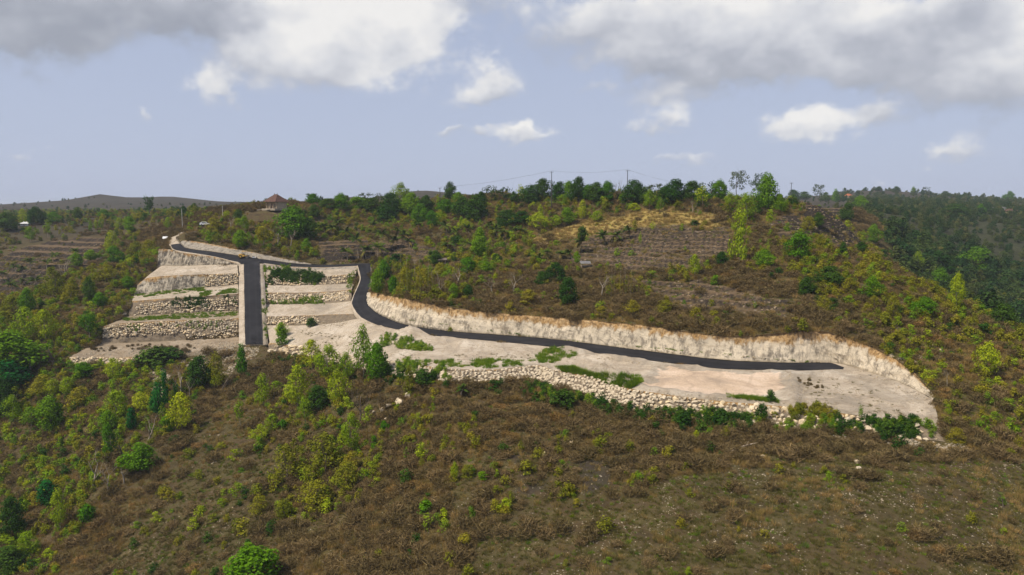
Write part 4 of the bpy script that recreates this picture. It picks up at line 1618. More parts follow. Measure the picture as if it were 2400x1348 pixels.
def candidates(y0, y1, dens, seed, wide=0.98):
    r = np.random.default_rng(seed)
    hw = wide * y1 + 14
    n = int((y1 - y0) * 2 * hw * dens)
    y = r.uniform(y0, y1, n)
    x = r.uniform(-hw, hw, n)
    k = np.abs(x) < wide * y + 14
    x, y = x[k], y[k]
    i = np.clip(np.searchsorted(GX, x), 0, len(GX) - 1)
    j = np.clip(np.searchsorted(GY, y), 0, len(GY) - 1)
    z = grid_z(x, y)
    edge = m_site[j, i] | m_site[np.maximum(j - 3, 0), i] | m_site[np.minimum(j + 3, len(GY) - 1), i] | m_site[j, np.maximum(i - 3, 0)] | m_site[j, np.minimum(i + 3, len(GX) - 1)]
    ok = np.ones(len(x), bool)
    for q in np.nonzero(edge)[0]:
        o = Vector((x[q], y[q], 300.0))
        if SITE_BVH.ray_cast(o, down)[0] is not None:
            ok[q] = False
        else:
            h = GROUND_BVH.ray_cast(o, down)[0]
            z[q] = h.z if h is not None else z[q]
    p = np.stack([x, y, z], 1)[ok]
    px, py = pixv(p)
    k = (px > -420) & (px < 2820) & (py < 1560)
    for poly in Z_RUBBLE:
        k &= ~(in_poly(px, py, poly) & (np.random.default_rng(9).random(len(px)) < 0.85))
    for cx, cy, cr in CLEAR:
        k &= (p[:, 0] - cx) ** 2 + (p[:, 1] - cy) ** 2 > cr * cr
    p, px, py = p[k], px[k], py[k]
    i = np.clip(np.searchsorted(GX, p[:, 0]), 0, len(GX) - 1)
    j = np.clip(np.searchsorted(GY, p[:, 1]), 0, len(GY) - 1)
    return p, px, py, (m_field[j, i] > 0.5), (m_yel[j, i] > 0.5), (m_burn[j, i] > 0.5)


Z_STONY = [(1020, 1500), (1130, 1250), (1250, 1180), (1480, 1165), (1560, 1120), (1900, 1085), (2500, 1080), (2500, 1500)]
Z_SLOPE = [(200, 1500), (300, 1250), (480, 985), (560, 920), (620, 960), (690, 1090), (600, 1260), (560, 1500)]
Z_LEFT = [(-200, 850), (160, 850), (450, 850), (520, 890), (440, 970), (330, 1060), (240, 1170), (150, 1300), (100, 1500), (-200, 1500)]
Z_NOSE = [(-200, 690), (150, 655), (240, 615), (370, 570), (380, 620), (320, 690), (240, 780), (160, 850), (-200, 850)]
Z_CUT = [(870, 640), (1000, 650), (1400, 660), (1800, 690), (1960, 700), (2100, 790), (1960, 780), (1700, 790), (1300, 745), (960, 705), (870, 690)]
Z_SPUR = [(1820, 560), (1960, 500), (2060, 590), (2200, 690), (2500, 820), (2500, 1050), (2230, 1050), (2190, 920), (2060, 815), (1960, 720), (1880, 690)]
Z_SPURLOW = [(2050, 780), (2180, 760), (2500, 880), (2500, 1090), (2230, 1050), (2190, 920)]
Z_HOUSE = [(440, 540), (700, 500), (860, 520), (880, 600), (740, 606), (640, 590), (480, 575)]
Z_MIDGREEN = [(870, 605), (1000, 560), (1160, 560), (1240, 540), (1260, 600), (1130, 640), (1090, 680), (1000, 680), (880, 670)]
Z_CL = [(560, 930), (700, 900), (870, 930), (900, 1150), (720, 1230), (590, 1180)]
Z_CREST = [(700, 500), (1100, 470), (1780, 440), (1960, 480), (1900, 500), (1700, 505), (1400, 505), (1230, 520), (1000, 530), (760, 540)]


def inz(px, py, poly):
    return in_poly(px, py, poly)


def in_wood(p):
    i = np.clip(np.searchsorted(GX, p[:, 0]), 0, len(GX) - 1)
    j = np.clip(np.searchsorted(GY, p[:, 1]), 0, len(GY) - 1)
    return m_wood[j, i]


COVER = {k: [] for k in ('dry', 'rust', 'olive', 'lime', 'green', 'dark', 'straw', 'grass', 'weed', 'stone', 'fstone', 'far', 'farlight')}
REG = {}                                    # region of each point, for separate objects


def mixed(cand, seed, size_lo, size_hi, kinds, probs):
    p, px, py, fld, yel, brn = cand
    r = np.random.default_rng(seed)
    n = len(p)
    W_ = probs(p, px, py, fld, yel, brn)                        # (n, kinds + nothing)
    c = np.cumsum(W_, 1) / np.maximum(W_.sum(1, keepdims=True), 1e-9)
    pick = (r.random(n)[:, None] > c).sum(1)
    for q, k in enumerate(kinds):
        s = pick == q
        COVER[k].append((p[s], r.uniform(size_lo.get(k, 0.8), size_hi.get(k, 1.4), s.sum())))


def sstep(v, lo, hi):
    t = np.clip((v - lo) / (hi - lo), 0, 1)
    return t * t * (3 - 2 * t)


BK = ['dry', 'rust', 'olive', 'green', 'dark', 'lime']


def bush_probs(p, px, py, fld, yel, brn):
    n = len(p)
    a = sstep(fbm(p[:, 0], p[:, 1], 13, 3, 201), -0.12, 0.22)
    b = sstep(fbm(p[:, 0], p[:, 1], 17, 3, 211), 0.02, 0.28)
    c = sstep(fbm(p[:, 0], p[:, 1], 20, 3, 221), 0.05, 0.30)
    gap = sstep(fbm(p[:, 0], p[:, 1], 9, 3, 231), -0.02, 0.20)
    W_ = np.zeros((n, 7))                # dry, rust, olive, green, dark, lime, nothing
    W_[:, 0], W_[:, 1], W_[:, 2], W_[:, 3], W_[:, 4], W_[:, 5] = 0.55 + 0.25 * a, 0.26 * b, 0.22 * c * c + 0.006, 0.04 * c, 0.015, 0.06 * c * c
    W_[:, 6] = 0.15 + 1.5 * gap

    def setz(poly, vals):
        k = inz(px, py, poly)
        for q, v in enumerate(vals):
            W_[k, q] = v if np.isscalar(v) else v[k]
    setz(Z_CREST, (0.36, 0.05, 0.26, 0.16, 0.20, 0.10, 0.2))
    setz(Z_HOUSE, (0.20, 0.03, 0.40 * c + 0.2, 0.18, 0.06, 0.16, 0.35))
    setz(Z_MIDGREEN, (0.18, 0.03, 0.36, 0.22, 0.10, 0.20, 0.3))
    setz(Z_CUT, (0.62, 0.14 * b, 0.18 * c + 0.05, 0.03, 0.01, 0.06 * c, 0.2))
    setz(Z_SPUR, (0.30 + 0.2 * a, 0.04, 0.50, 0.08, 0.03, 0.18 * c + 0.05, 0.12))
    setz(Z_SPURLOW, (0.40, 0.12, 0.22, 0.07, 0.03, 0.06, 0.5 + gap))
    setz(Z_NOSE, (0.22, 0.08 * b, 0.46, 0.16 * c + 0.08, 0.07, 0.20, 0.2))
    setz(Z_LEFT, (0.34, 0.03, 0.22, 0.16, 0.10 * c + 0.05, 0.16 * c + 0.08, 0.25))
    setz(Z_CL, (0.40, 0.04, 0.20, 0.06, 0.03, 0.22 * c + 0.10, 0.5 + gap))
    setz(Z_SLOPE, (0.14, 0.02, 0.05, 0.02, 0.02, 0.02, 1.6))
    setz(Z_STONY, (0.07 + 0.08 * a, 0.05 * b, 0.012, 0.004, 0.0, 0.006, 1.6))
    W_[fld] = (0.02, 0.0, 0.015, 0.01, 0.0, 0.005, 1.8)
    W_[yel] = (0.03, 0.0, 0.02, 0.01, 0.0, 0.0, 2.0)
    W_[brn] = (0.06, 0.0, 0.02, 0.0, 0.0, 0.0, 1.8)
    k = (py > 480) & (py < 600) & (px < 330) & ~fld
    W_[k] = (0.34, 0.02, 0.20, 0.14, 0.12, 0.08, 0.5)
    k = (px > 440) & (px < 2000) & (py > 500) & (py < 640) & ~fld & ~yel & ~inz(px, py, Z_SPUR) & ~inz(px, py, Z_HOUSE) & ~inz(px, py, Z_MIDGREEN)
    W_[k, 2] += 0.16
    W_[k, 5] += 0.09
    W_[k & (px > 1100), 6] += 0.45
    far = in_wood(p) > 0.5
    W_[far] = (0.06, 0.0, 0.16, 0.20, 0.50, 0.08, 0.05)
    return W_


def grass_probs(p, px, py, fld, yel, brn):
    n = len(p)
    s = sstep(fbm(p[:, 0], p[:, 1], 15, 4, 301), 0.0, 0.24)
    W_ = np.zeros((n, 4))
    W_[:, 0], W_[:, 1], W_[:, 2], W_[:, 3] = 0.10 + 1.5 * s, 0.55 * (1 - 0.7 * s), 0.04, 0.30
    W_[fld] = (0.02, 0.05, 0.015, 1.0)
    k = fld & (fbm(p[:, 0], p[:, 1], 7, 3, 341) > 0.10)
    W_[k] = (0.10, 0.34, 0.05, 0.6)
    W_[yel] = (1.0, 0.1, 0.05, 0.3)
    W_[brn] = (0.05, 0.25, 0.04, 0.8)
    k = inz(px, py, Z_SLOPE)
    W_[k, 0] *= 0.2
    W_[k, 2] = 0.10
    k = inz(px, py, Z_STONY)
    W_[k, 0] = 0.02 + 0.5 * sstep(fbm(p[k, 0], p[k, 1], 9, 3, 311), 0.14, 0.34)
    W_[k, 2] = 0.07
    W_[k, 3] = 0.5
    k = inz(px, py, Z_NOSE) | inz(px, py, Z_SPUR)
    W_[k, 1] = 0.7
    W_[k, 2] = 0.10
    k = (px > 1080) & (px < 1900) & (py > 500) & (py < 700) & ~fld & ~yel
    W_[k, 0] += 0.35
    W_[k, 1] += 0.35
    return W_


lo = dict(dry=1.2, rust=1.0, olive=0.9, green=0.8, lime=0.9, dark=0.9, straw=0.5, grass=0.35, weed=0.35)
hi = dict(dry=3.0, rust=2.2, olive=2.2, green=1.9, lime=2.4, dark=2.2, straw=1.2, grass=0.85, weed=0.7)
mixed(candidates(60, 125, 1.0, 1), 2, lo, hi, BK, bush_probs)
mixed(candidates(125, 210, 0.62, 3), 4, {k: v * 1.15 for k, v in lo.items()}, {k: v * 1.2 for k, v in hi.items()}, BK, bush_probs)
mixed(candidates(210, 345, 0.26, 5), 6, {k: v * 1.35 for k, v in lo.items()}, {k: v * 1.45 for k, v in hi.items()}, BK, bush_probs)
mixed(candidates(60, 115, 5.5, 7), 8, {k: v * 0.75 for k, v in lo.items()}, {k: v * 0.85 for k, v in hi.items()}, ['straw', 'grass', 'weed'], grass_probs)


def stony_only(p, px, py, fld, yel, brn):
    W_ = np.zeros((len(p), 4))
    k = inz(px, py, Z_STONY) | inz(px, py, Z_SLOPE)
    cl = sstep(fbm(p[:, 0], p[:, 1], 2.2, 2, 351), -0.05, 0.15)
    W_[:, 1] = np.where(k, 0.75 * cl, 0)
    W_[:, 2] = np.where(k, 0.10 * cl, 0)
    W_[:, 3] = 1 - W_[:, 1]
    return W_


mixed(candidates(60, 112, 5.0, 27), 28, dict(straw=0.3, grass=0.22, weed=0.22), dict(straw=0.6, grass=0.55, weed=0.4), ['straw', 'grass', 'weed'], stony_only)
mixed(candidates(115, 200, 2.6, 9), 10, lo, hi, ['straw', 'grass', 'weed'], grass_probs)
mixed(candidates(200, 330, 1.1, 11), 12, {k: v * 1.2 for k, v in lo.items()}, {k: v * 1.3 for k, v in hi.items()}, ['straw', 'grass', 'weed'], grass_probs)


# loose stones: patches on the slope, lines along the steps of the fields
def stone_probs(p, px, py, fld, yel, brn):
    n = len(p)
    s = sstep(fbm(p[:, 0], p[:, 1], 6, 4, 401), 0.14, 0.36)
    W_ = np.zeros((n, 3))
    W_[:, 0] = 0.01 + 0.35 * s
    W_[:, 2] = 1.0
    k = inz(px, py, Z_STONY)
    W_[k, 0] = 0.08 + 2.2 * s[k]
    k = inz(px, py, Z_SLOPE)
    W_[k, 0] = 0.06 + 0.9 * s[k]
    k = inz(px, py, Z_SPURLOW)
    W_[k, 0] = 0.04 + 0.9 * s[k]
    W_[brn, 0] = 0.35 + 0.8 * s[brn]
    W_[yel | fld, 0] = 0.01
    return W_


mixed(candidates(60, 125, 4.0, 13), 14, dict(stone=0.08, fstone=0.2), dict(stone=0.28, fstone=0.5), ['stone', 'fstone'], stone_probs)


def chips(p, px, py, fld, yel, brn):
    W_ = np.zeros((len(p), 3))
    k = inz(px, py, Z_STONY) | inz(px, py, Z_SLOPE)
    W_[:, 0] = np.where(k, 0.12 + 0.7 * sstep(fbm(p[:, 0], p[:, 1], 5, 4, 411), 0.0, 0.3), 0)
    W_[:, 2] = 1 - W_[:, 0]
    return W_


mixed(candidates(60, 108, 7.0, 29), 30, dict(stone=0.08, fstone=0.1), dict(stone=0.22, fstone=0.2), ['stone', 'fstone'], chips)
mixed(candidates(125, 200, 0.9, 15), 16, dict(stone=0.16, fstone=0.2), dict(stone=0.5, fstone=0.5), ['stone', 'fstone'], stone_probs)

c = candidates(125, 345, 1.0, 17)
p, px, py, fld, yel, brn = c
gxn = (grid_z(p[:, 0], p[:, 1] + 0.7) - grid_z(p[:, 0], p[:, 1] - 0.7)) / 1.4
gyn = (grid_z(p[:, 0] + 0.7, p[:, 1]) - grid_z(p[:, 0] - 0.7, p[:, 1])) / 1.4
steep = np.hypot(gxn, gyn)
rr = np.random.default_rng(77).random(len(p))
stony = inz(px, py, [(1330, 568), (1720, 568), (1720, 640), (1330, 640)]) | inz(px, py, [(1480, 650), (1860, 685), (1850, 745), (1480, 720)])
k = fld & (((steep > 0.38) & (rr < 0.80)) | (stony & (rr < 0.14)) | (rr < 0.03))
COVER['fstone'].append((p[k], np.random.default_rng(3).uniform(0.25, 0.75, k.sum())))
# tufts along the lips of the steps
k = fld & (steep > 0.28) & (rr > 0.72)
COVER['grass'].append((p[k], np.random.default_rng(4).uniform(0.4, 0.9, k.sum())))

# far woods and scattered far trees
p, px, py, fld, yel, brn = candidates(165, 345, 0.075, 19, 0.78)
rg = np.random.default_rng(20)
k = in_wood(p) > 0.6
q = rg.random(len(p))
COVER['far'].append((p[k & (q < 0.8)], rg.uniform(3.5, 8.0, (k & (q < 0.8)).sum())))
COVER['farlight'].append((p[k & (q >= 0.8)], rg.uniform(3.0, 6.0, (k & (q >= 0.8)).sum())))
p, px, py, fld, yel, brn = candidates(345, 700, 0.020, 21, 0.78)
rg = np.random.default_rng(22)
wd = sstep(fbm(p[:, 0], p[:, 1], 70, 3, 501), -0.2, 0.15)
keep_ = rg.random(len(p)) < np.where(px > 1990, 0.95, np.where(px < 560, 0.10 + 0.25 * wd, 0.10))
short = np.where(px > 1990, 1.0, 0.5)
lt = rg.random(len(p)) < np.where(px > 1900, 0.22, 0.35)
COVER['far'].append((p[keep_ & ~lt], rg.uniform(2.6, 5.5, (keep_ & ~lt).sum()) * short[keep_ & ~lt]))
COVER['farlight'].append((p[keep_ & lt], rg.uniform(2.5, 6.0, (keep_ & lt).sum()) * short[keep_ & lt]))
p, px, py, fld, yel, brn = candidates(345, 760, 0.05, 25, 0.78)
k = (px < 700) & ~fld & (rg.random(len(p)) < 0.75)
q = rg.random(len(p))
for nm_, lo_, hi_, kk in (('dry', 0.0, 0.55, 3.2), ('olive', 0.55, 0.8, 3.0), ('green', 0.8, 0.9, 3.0), ('dark', 0.9, 1.01, 3.4)):
    s_ = k & (q >= lo_) & (q < hi_)
    COVER[nm_].append((p[s_], rg.uniform(0.6, 1.2, s_.sum()) * kk))
p, px, py, fld, yel, brn = candidates(700, 1500, 0.006, 23, 0.78)
bare = (px > 90) & (px < 560)
keep_ = rg.random(len(p)) < np.where(px > 1960, 0.9, np.where(bare, 0.16 * (fbm(p[:, 0], p[:, 1], 120, 2, 5) > 0.02) + 0.01, 0.12))
lt = rg.random(len(p)) < 0.3
short = np.where(px > 1960, 1.0, 0.5)
COVER['far'].append((p[keep_ & ~lt], rg.uniform(3.5, 6.5, (keep_ & ~lt).sum()) * short[keep_ & ~lt]))
COVER['farlight'].append((p[keep_ & lt], rg.uniform(3.0, 5.5, (keep_ & lt).sum()) * short[keep_ & lt]))

NAMES = dict(dry=('dry_scrub', 'leafless brown scrub'), rust=('rusty_scrub', 'rust-brown withered scrub'), olive=('olive_scrub', 'olive-yellow low scrub'),
             lime=('lime_scrub', 'light green feathery scrub'), green=('green_scrub', 'fresh green low scrub'), dark=('dark_scrub', 'dark green undergrowth'), straw=('straw_grass', 'tall straw-coloured dry grass'),
             grass=('short_grass', 'short dull olive grass tufts'), weed=('weeds', 'small green weeds'), stone=('loose_stones', 'loose pale limestone pieces'),
             fstone=('field_stones', 'grey stones piled along the steps of the fields'), far=('far_woodland', 'dark woodland on the far slopes'), farlight=('far_scrubland', 'olive scrub trees on the far slopes'))
for kq, lst in COVER.items():
    if not lst:
        continue
    P_ = np.concatenate([a for a, b in lst])
    S_ = np.concatenate([b for a, b in lst])
    nm, lab = NAMES[kq]
    front = P_[:, 1] < 128
    if kq in ('far', 'farlight', 'fstone'):
        P_[:, 2] -= 0.05 * S_
        scatter(nm, kq, P_, S_, lab, 10)
    else:
        P_[:, 2] -= 0.06 * S_
        sq = (0.38, 0.72) if kq in ('dry', 'rust') else (0.6, 1.05)
        scatter(nm, kq, P_[front], S_[front], lab + ' on the near slope below the platform', 11, sq)
        scatter(nm, kq, P_[~front], S_[~front], lab + ' on the hillsides behind and beside the terraces', 12, sq)


# growth on the graded site, patch by patch (photo outlines brought down onto the surfaces)
def patch(poly, n, seed, lift=0.0):
    r = random.Random(seed)
    xs, ys = [q[0] for q in poly], [q[1] for q in poly]
    out = []
    tries = 0
    while len(out) < n and tries < n * 12:
        tries += 1
        x, y = r.uniform(min(xs), max(xs)), r.uniform(min(ys), max(ys))
        if in_poly(np.array([x]), np.array([y]), poly)[0]:
            h = hit(x, y)
            if h is not None and float(fbm(h.x, h.y, 2.6, 3, 77)) > -0.12 + 0.4 * (r.random() - 0.5):
                out.append((h.x, h.y, h.z + lift))
    return np.array(out) if out else np.zeros((0, 3))


def band(x0, y0, x1, y1, t):
    return [(x0, y0 - t), (x1, y1 - t), (x1, y1 + t), (x0, y0 + t)]


PATCH = [
    # code, name, size, count, label, outlines
    ('weed', 'weeds', 0.75, 420, 'green grass along the back of the second left terrace', [band(325, 694, 480, 678, 4), band(470, 690, 556, 681, 5)]),
    ('weed', 'weeds', 0.75, 420, 'green weeds in a band along the third left terrace', [band(290, 750, 410, 743, 4), band(400, 743, 556, 735, 6)]),
    ('dark', 'ivy', 0.85, 150, 'dark ivy hanging over the second rubble wall on the left', [band(380, 710, 480, 705, 9), band(430, 715, 558, 706, 12)]),
    ('green', 'ivy', 0.7, 70, 'green creeper on the longest left rubble wall', [band(300, 772, 380, 768, 8), band(400, 765, 540, 762, 9)]),
    ('dry', 'dry_scrub', 0.9, 130, 'brown dry scrub at the foot of the longest left rubble wall', [band(420, 793, 560, 786, 6), band(200, 820, 420, 812, 6), band(330, 830, 460, 815, 8)]),
    ('dark', 'shrubbery', 1.7, 190, 'dense dark green shrubbery over the upper wall right of the steep road', [[(622, 668), (628, 645), (660, 637), (715, 640), (760, 650), (762, 662), (735, 668), (700, 660), (660, 668)]]),
    ('green', 'shrubbery', 0.9, 90, 'fresh green bushes along the top edge of the upper middle terrace', [band(618, 630, 680, 628, 6), band(625, 655, 740, 665, 5)]),
    ('green', 'shrubbery', 0.85, 130, 'green creepers along the foot of the bright boulder wall', [band(632, 710, 765, 710, 4), band(700, 706, 770, 702, 5)]),
    ('green', 'shrubbery', 0.7, 90, 'green weeds lining the right verge of the steep road', [band(620, 625, 626, 700, 6), [(612, 700), (624, 700), (630, 800), (620, 800)]]),
    ('green', 'shrubbery', 0.8, 60, 'green tangle beside the hairpin on the middle terraces', [[(815, 640), (838, 630), (842, 650), (824, 690), (812, 680)]]),
    ('green', 'shrubbery', 1.0, 150, 'long patch of green shrubs on the left half of the platform', [[(888, 800), (905, 782), (960, 795), (1015, 815), (1010, 826), (940, 818), (895, 815)]]),
    ('weed', 'weeds', 0.85, 130, 'green grass mound beside the road on the platform', [[(1255, 840), (1280, 818), (1320, 815), (1360, 832), (1320, 845), (1275, 855)]]),
    ('weed', 'weeds', 0.8, 330, 'grassy green strip inside the raised rim of the platform', [[(1300, 858), (1345, 860), (1380, 872), (1500, 880), (1505, 893), (1480, 910), (1440, 905), (1385, 884), (1310, 868)]]),
    ('weed', 'weeds', 0.6, 110, 'weeds on the front of the right freshly spread plot', [band(1705, 927, 1825, 940, 4)]),
    ('grass', 'sparse_grass', 0.4, 260, 'sparse dull tufts on the pale platform', [[(930, 830), (1240, 830), (1250, 850), (1100, 860), (950, 850)], [(700, 770), (830, 790), (840, 825), (720, 800)], [(1880, 880), (2000, 890), (2180, 970), (2150, 985), (1900, 950)]]),
    ('weed', 'weeds', 0.8, 160, 'small green weeds dotted along the front of the platform', [[(960, 842), (1130, 842), (1250, 845), (1250, 855), (1160, 863), (1060, 862)]]),
    ('dry', 'dry_scrub', 0.55, 34, 'dead brown scrub on the right-hand plot', [band(1870, 890, 1930, 910, 7), band(1880, 952, 1990, 965, 6)]),
    ('straw', 'dry_grass', 0.5, 300, 'dry grass fringe along the lip of the big cut', [band(880, 684, 970, 701, 3), band(970, 702, 1300, 741, 3), band(1300, 741, 1700, 784, 3), band(1700, 784, 1930, 772, 3), band(1930, 774, 2060, 815, 3)]),
    ('weed', 'weeds', 0.45, 150, 'thin green weeds along the foot of the big cut', [band(900, 742, 1300, 795, 1.5), band(1300, 795, 1900, 849, 1.5)]),
    ('dark', 'shrubbery', 1.35, 300, 'dark green shrubbery along the foot of the long rubble wall', [[(1225, 905), (1300, 905), (1400, 935), (1480, 960), (1480, 985), (1380, 970), (1280, 955), (1220, 935)], band(1490, 978, 1640, 990, 12), band(1650, 985, 1760, 998, 16), band(1960, 1000, 2180, 1012, 18)]),
    ('green', 'shrubbery', 1.15, 260, 'green bushes growing against the long rubble wall', [band(930, 858, 1060, 880, 14), band(1240, 915, 1400, 955, 14), band(1500, 975, 1900, 1005, 18), band(1880, 995, 2190, 1010, 14)]),
    ('olive', 'shrubbery', 1.2, 45, 'olive brown bushes over the right part of the long rubble wall', [band(1780, 980, 1990, 995, 20), [(1860, 950), (1990, 965), (1980, 985), (1860, 985)]]),
    ('dark', 'shrubbery', 1.4, 120, 'dark undergrowth below the broken edge left of the long wall', [[(640, 840), (800, 850), (930, 870), (1060, 890), (1050, 905), (900, 900), (740, 880), (640, 860)]]),
    ('stone', 'gravel_heap', 0.38, 260, 'heap of grey gravel on the sloping part of the platform', [[(740, 763), (760, 752), (810, 750), (830, 757), (800, 766), (760, 768)]]),
    ('stone', 'rubble', 0.42, 900, 'rubble on the lowest left terrace slope', [[(190, 832), (235, 812), (420, 806), (560, 800), (560, 812), (420, 830), (300, 836)]]),
    ('stone', 'rubble', 0.55, 1300, 'fan of limestone rubble spilling below the foot of the steep road', [[(420, 850), (450, 822), (500, 806), (560, 806), (610, 812), (600, 840), (560, 850), (540, 880), (480, 880), (440, 860)]]),
    ('stone', 'rubble', 0.55, 600, 'pale tongue of rubble running down the left gully', [[(340, 865), (380, 862), (400, 880), (385, 915), (375, 945), (350, 945), (362, 900)]]),
    ('stone', 'rubble', 0.40, 500, 'stony debris below the right end of the long rubble wall', [band(1780, 1018, 2230, 1040, 12), [(2100, 1020), (2230, 1030), (2300, 1060), (2150, 1055)]]),
    ('stone', 'rubble', 0.7, 130, 'white rocks scattered on the spur above the right-hand plot', [[(2060, 780), (2180, 790), (2230, 860), (2170, 880), (2080, 830)]]),
    ('stone', 'gravel', 0.20, 1500, 'scattered gravel over the right-hand plot and the blind end of the road', [[(1870, 875), (1990, 870), (2100, 905), (2190, 950), (2200, 1000), (1870, 955)]]),
    ('stone', 'gravel', 0.24, 1500, 'scattered gravel over the sloping left half of the platform', [[(640, 770), (840, 755), (960, 790), (1240, 815), (1250, 850), (1060, 860), (850, 832), (650, 795)]]),
    ('stone', 'gravel', 0.22, 700, 'gravel between the road and the raised rim of the platform', [[(1250, 820), (1500, 848), (1520, 860), (1480, 900), (1300, 860)]]),
    ('stone', 'gravel', 0.30, 1100, 'gravel and chips on the terraces left of the steep road', [[(380, 625), (556, 622), (556, 640), (345, 650)], [(345, 690), (556, 668), (556, 686), (345, 702)], [(300, 745), (556, 730), (556, 744), (260, 762)]]),
    ('stone', 'gravel', 0.30, 900, 'gravel and chips on the terraces between the steep road and the hairpin', [[(622, 630), (832, 632), (828, 642), (622, 645)], [(622, 668), (828, 665), (822, 678), (622, 686)], [(626, 714), (820, 708), (842, 733), (626, 742)]]),
    ('stone', 'rubble', 0.45, 260, 'fallen debris along the foot of the big cut', [band(890, 738, 1050, 776, 2.5), band(1050, 776, 1500, 820, 2), band(1500, 820, 1950, 850, 2), [(1990, 862), (2060, 880), (2180, 935), (2170, 940), (2050, 890)]]),
    ('stone', 'gravel', 0.22, 500, 'gravel spilled over the edges of the steep road', [[(568, 620), (575, 620), (578, 806), (570, 806)], [(606, 620), (612, 620), (620, 806), (612, 806)]]),
    ('stone', 'gravel', 0.22, 700, 'gravel spilled along the front edge of the long road', [band(860, 755, 960, 781, 2), band(960, 781, 1300, 814, 2), band(1300, 814, 1700, 864, 2), band(1700, 865, 1970, 867, 2)]),
    ('stone', 'rubble', 0.30, 420, 'loose chips along the verges and berms of the platform', [band(1400, 838, 1530, 852, 4), band(1850, 872, 1868, 950, 10), band(1310, 868, 1480, 908, 6), band(640, 795, 850, 832, 8), band(1520, 918, 1850, 950, 6)]),
]
for i, (code, nm, size, n, lab, polys) in enumerate(PATCH):
    pts = np.concatenate([patch(q, max(4, n // len(polys)), 4000 + i * 10 + j) for j, q in enumerate(polys)])
    pts[:, 2] -= 0.08 * size
    scatter(nm, code, pts, size, lab, 60 + i)


# ------------------------------------------------------------------ trees and shrubs, each a thing of its own
def plant(code, px, py, h_px, w_px, label, group=None, var=None, cat=None, sink=0.0):
    p = hit(px, py)
    k = 0
    while p is None or (p.y > 1350 and k < 40):
        k += 1
        p = hit(px, py + 2 * k)
    m = p.y / F_PX
    nm, crowns, trunks = KIND[code]
    i = (int(px * 7 + py * 3) if var is None else var) % len(crowns)
    root = bpy.data.objects.new(nm, None)
    COL.objects.link(root)
    root.location = (p.x, p.y, p.z - 0.06 - sink)
    root.rotation_euler = (0, 0, (px * 0.37 + py * 0.11) % 6.28)
    if py > 820 and px < 960 and code not in 'BNVRC':
        w_px, h_px = w_px * 1.22, h_px * 1.12
    root.scale = (w_px * m, w_px * m, h_px * m)
    root.empty_display_size = 0.1
    for me, pn in ((trunks[i], None), (crowns[i], 'crown')):
        if me is None:
            continue
        o = bpy.data.objects.new(pn or me.name.split('.')[0], me)
        COL.objects.link(o)
        o.parent = root
    c = cat or ('shrub' if code in 'OSK' else 'tree')
    tag(root, label, c, group)
    return root


def palm(px, py, h_px, label, group, dry=0, n=13, trunk=0.62):
    p = hit(px, py)
    if p is None:
        return
    r = random.Random(int(px * 13 + py))
    m = p.y / F_PX
    H = h_px * m
    root = bpy.data.objects.new('coconut_palm', None)
    COL.objects.link(root)
    root.location = (p.x, p.y, p.z - 0.05)
    root.rotation_euler = (0, 0, r.uniform(0, 6.28))
    root.empty_display_size = 0.1
    tk = r.choice(PALM_TRUNKS)
    o = bpy.data.objects.new('trunk', tk)
    COL.objects.link(o)
    o.parent = root
    th = H * trunk
    o.scale = (5.5, 5.5, th)
    top = max(tk.vertices, key=lambda v: v.co.z).co
    head = Vector((top.x * 5.5, top.y * 5.5, th * top.z * 0.97))
    L = max(1.8, min(4.2, H * 0.56))
    for k in range(n):
        o = bpy.data.objects.new('frond', FRONDS[3] if k < (dry + 1) // 2 else FRONDS[r.randrange(3)])
        COL.objects.link(o)
        o.parent = root
        o.location = head
        lift = r.uniform(-1.15, 0.1) if k >= (dry + 1) // 2 else r.uniform(0.1, 0.6)
        o.rotation_euler = Matrix.Rotation(6.28 * k / n * 1.618 + r.uniform(-0.2, 0.2), 4, 'Z').to_euler()
        o.rotation_euler.rotate_axis('Y', lift)
        s = L * r.uniform(0.8, 1.1)
        o.scale = (s, s, s)
    tag(root, label, 'palm', group)


ORD = ['first', 'second', 'third', 'fourth', 'fifth', 'sixth', 'seventh', 'eighth', 'ninth', 'tenth', 'eleventh', 'twelfth', 'thirteenth', 'fourteenth', 'fifteenth', 'sixteenth',
       'seventeenth', 'eighteenth', 'nineteenth', 'twentieth', 'twenty-first', 'twenty-second', 'twenty-third', 'twenty-fourth']


def series(code_list, phrase, group, cat=None):
    """a row of look-alikes told apart by their place in it, counted from the left"""
    code_list = sorted(code_list, key=lambda q: q[1])
    for i, (code, px, py, h, w_) in enumerate(code_list):
        k = 0.80 + 0.38 * ((px * 37 + 11 * h) % 100) / 100.0
        if py < 490 and px > 1100:
            k *= 0.90
        plant(code, px, py, h * k, w_ * (1.8 - 0.75 * k), phrase % (ORD[i] + ' from the left'), group, cat=cat)


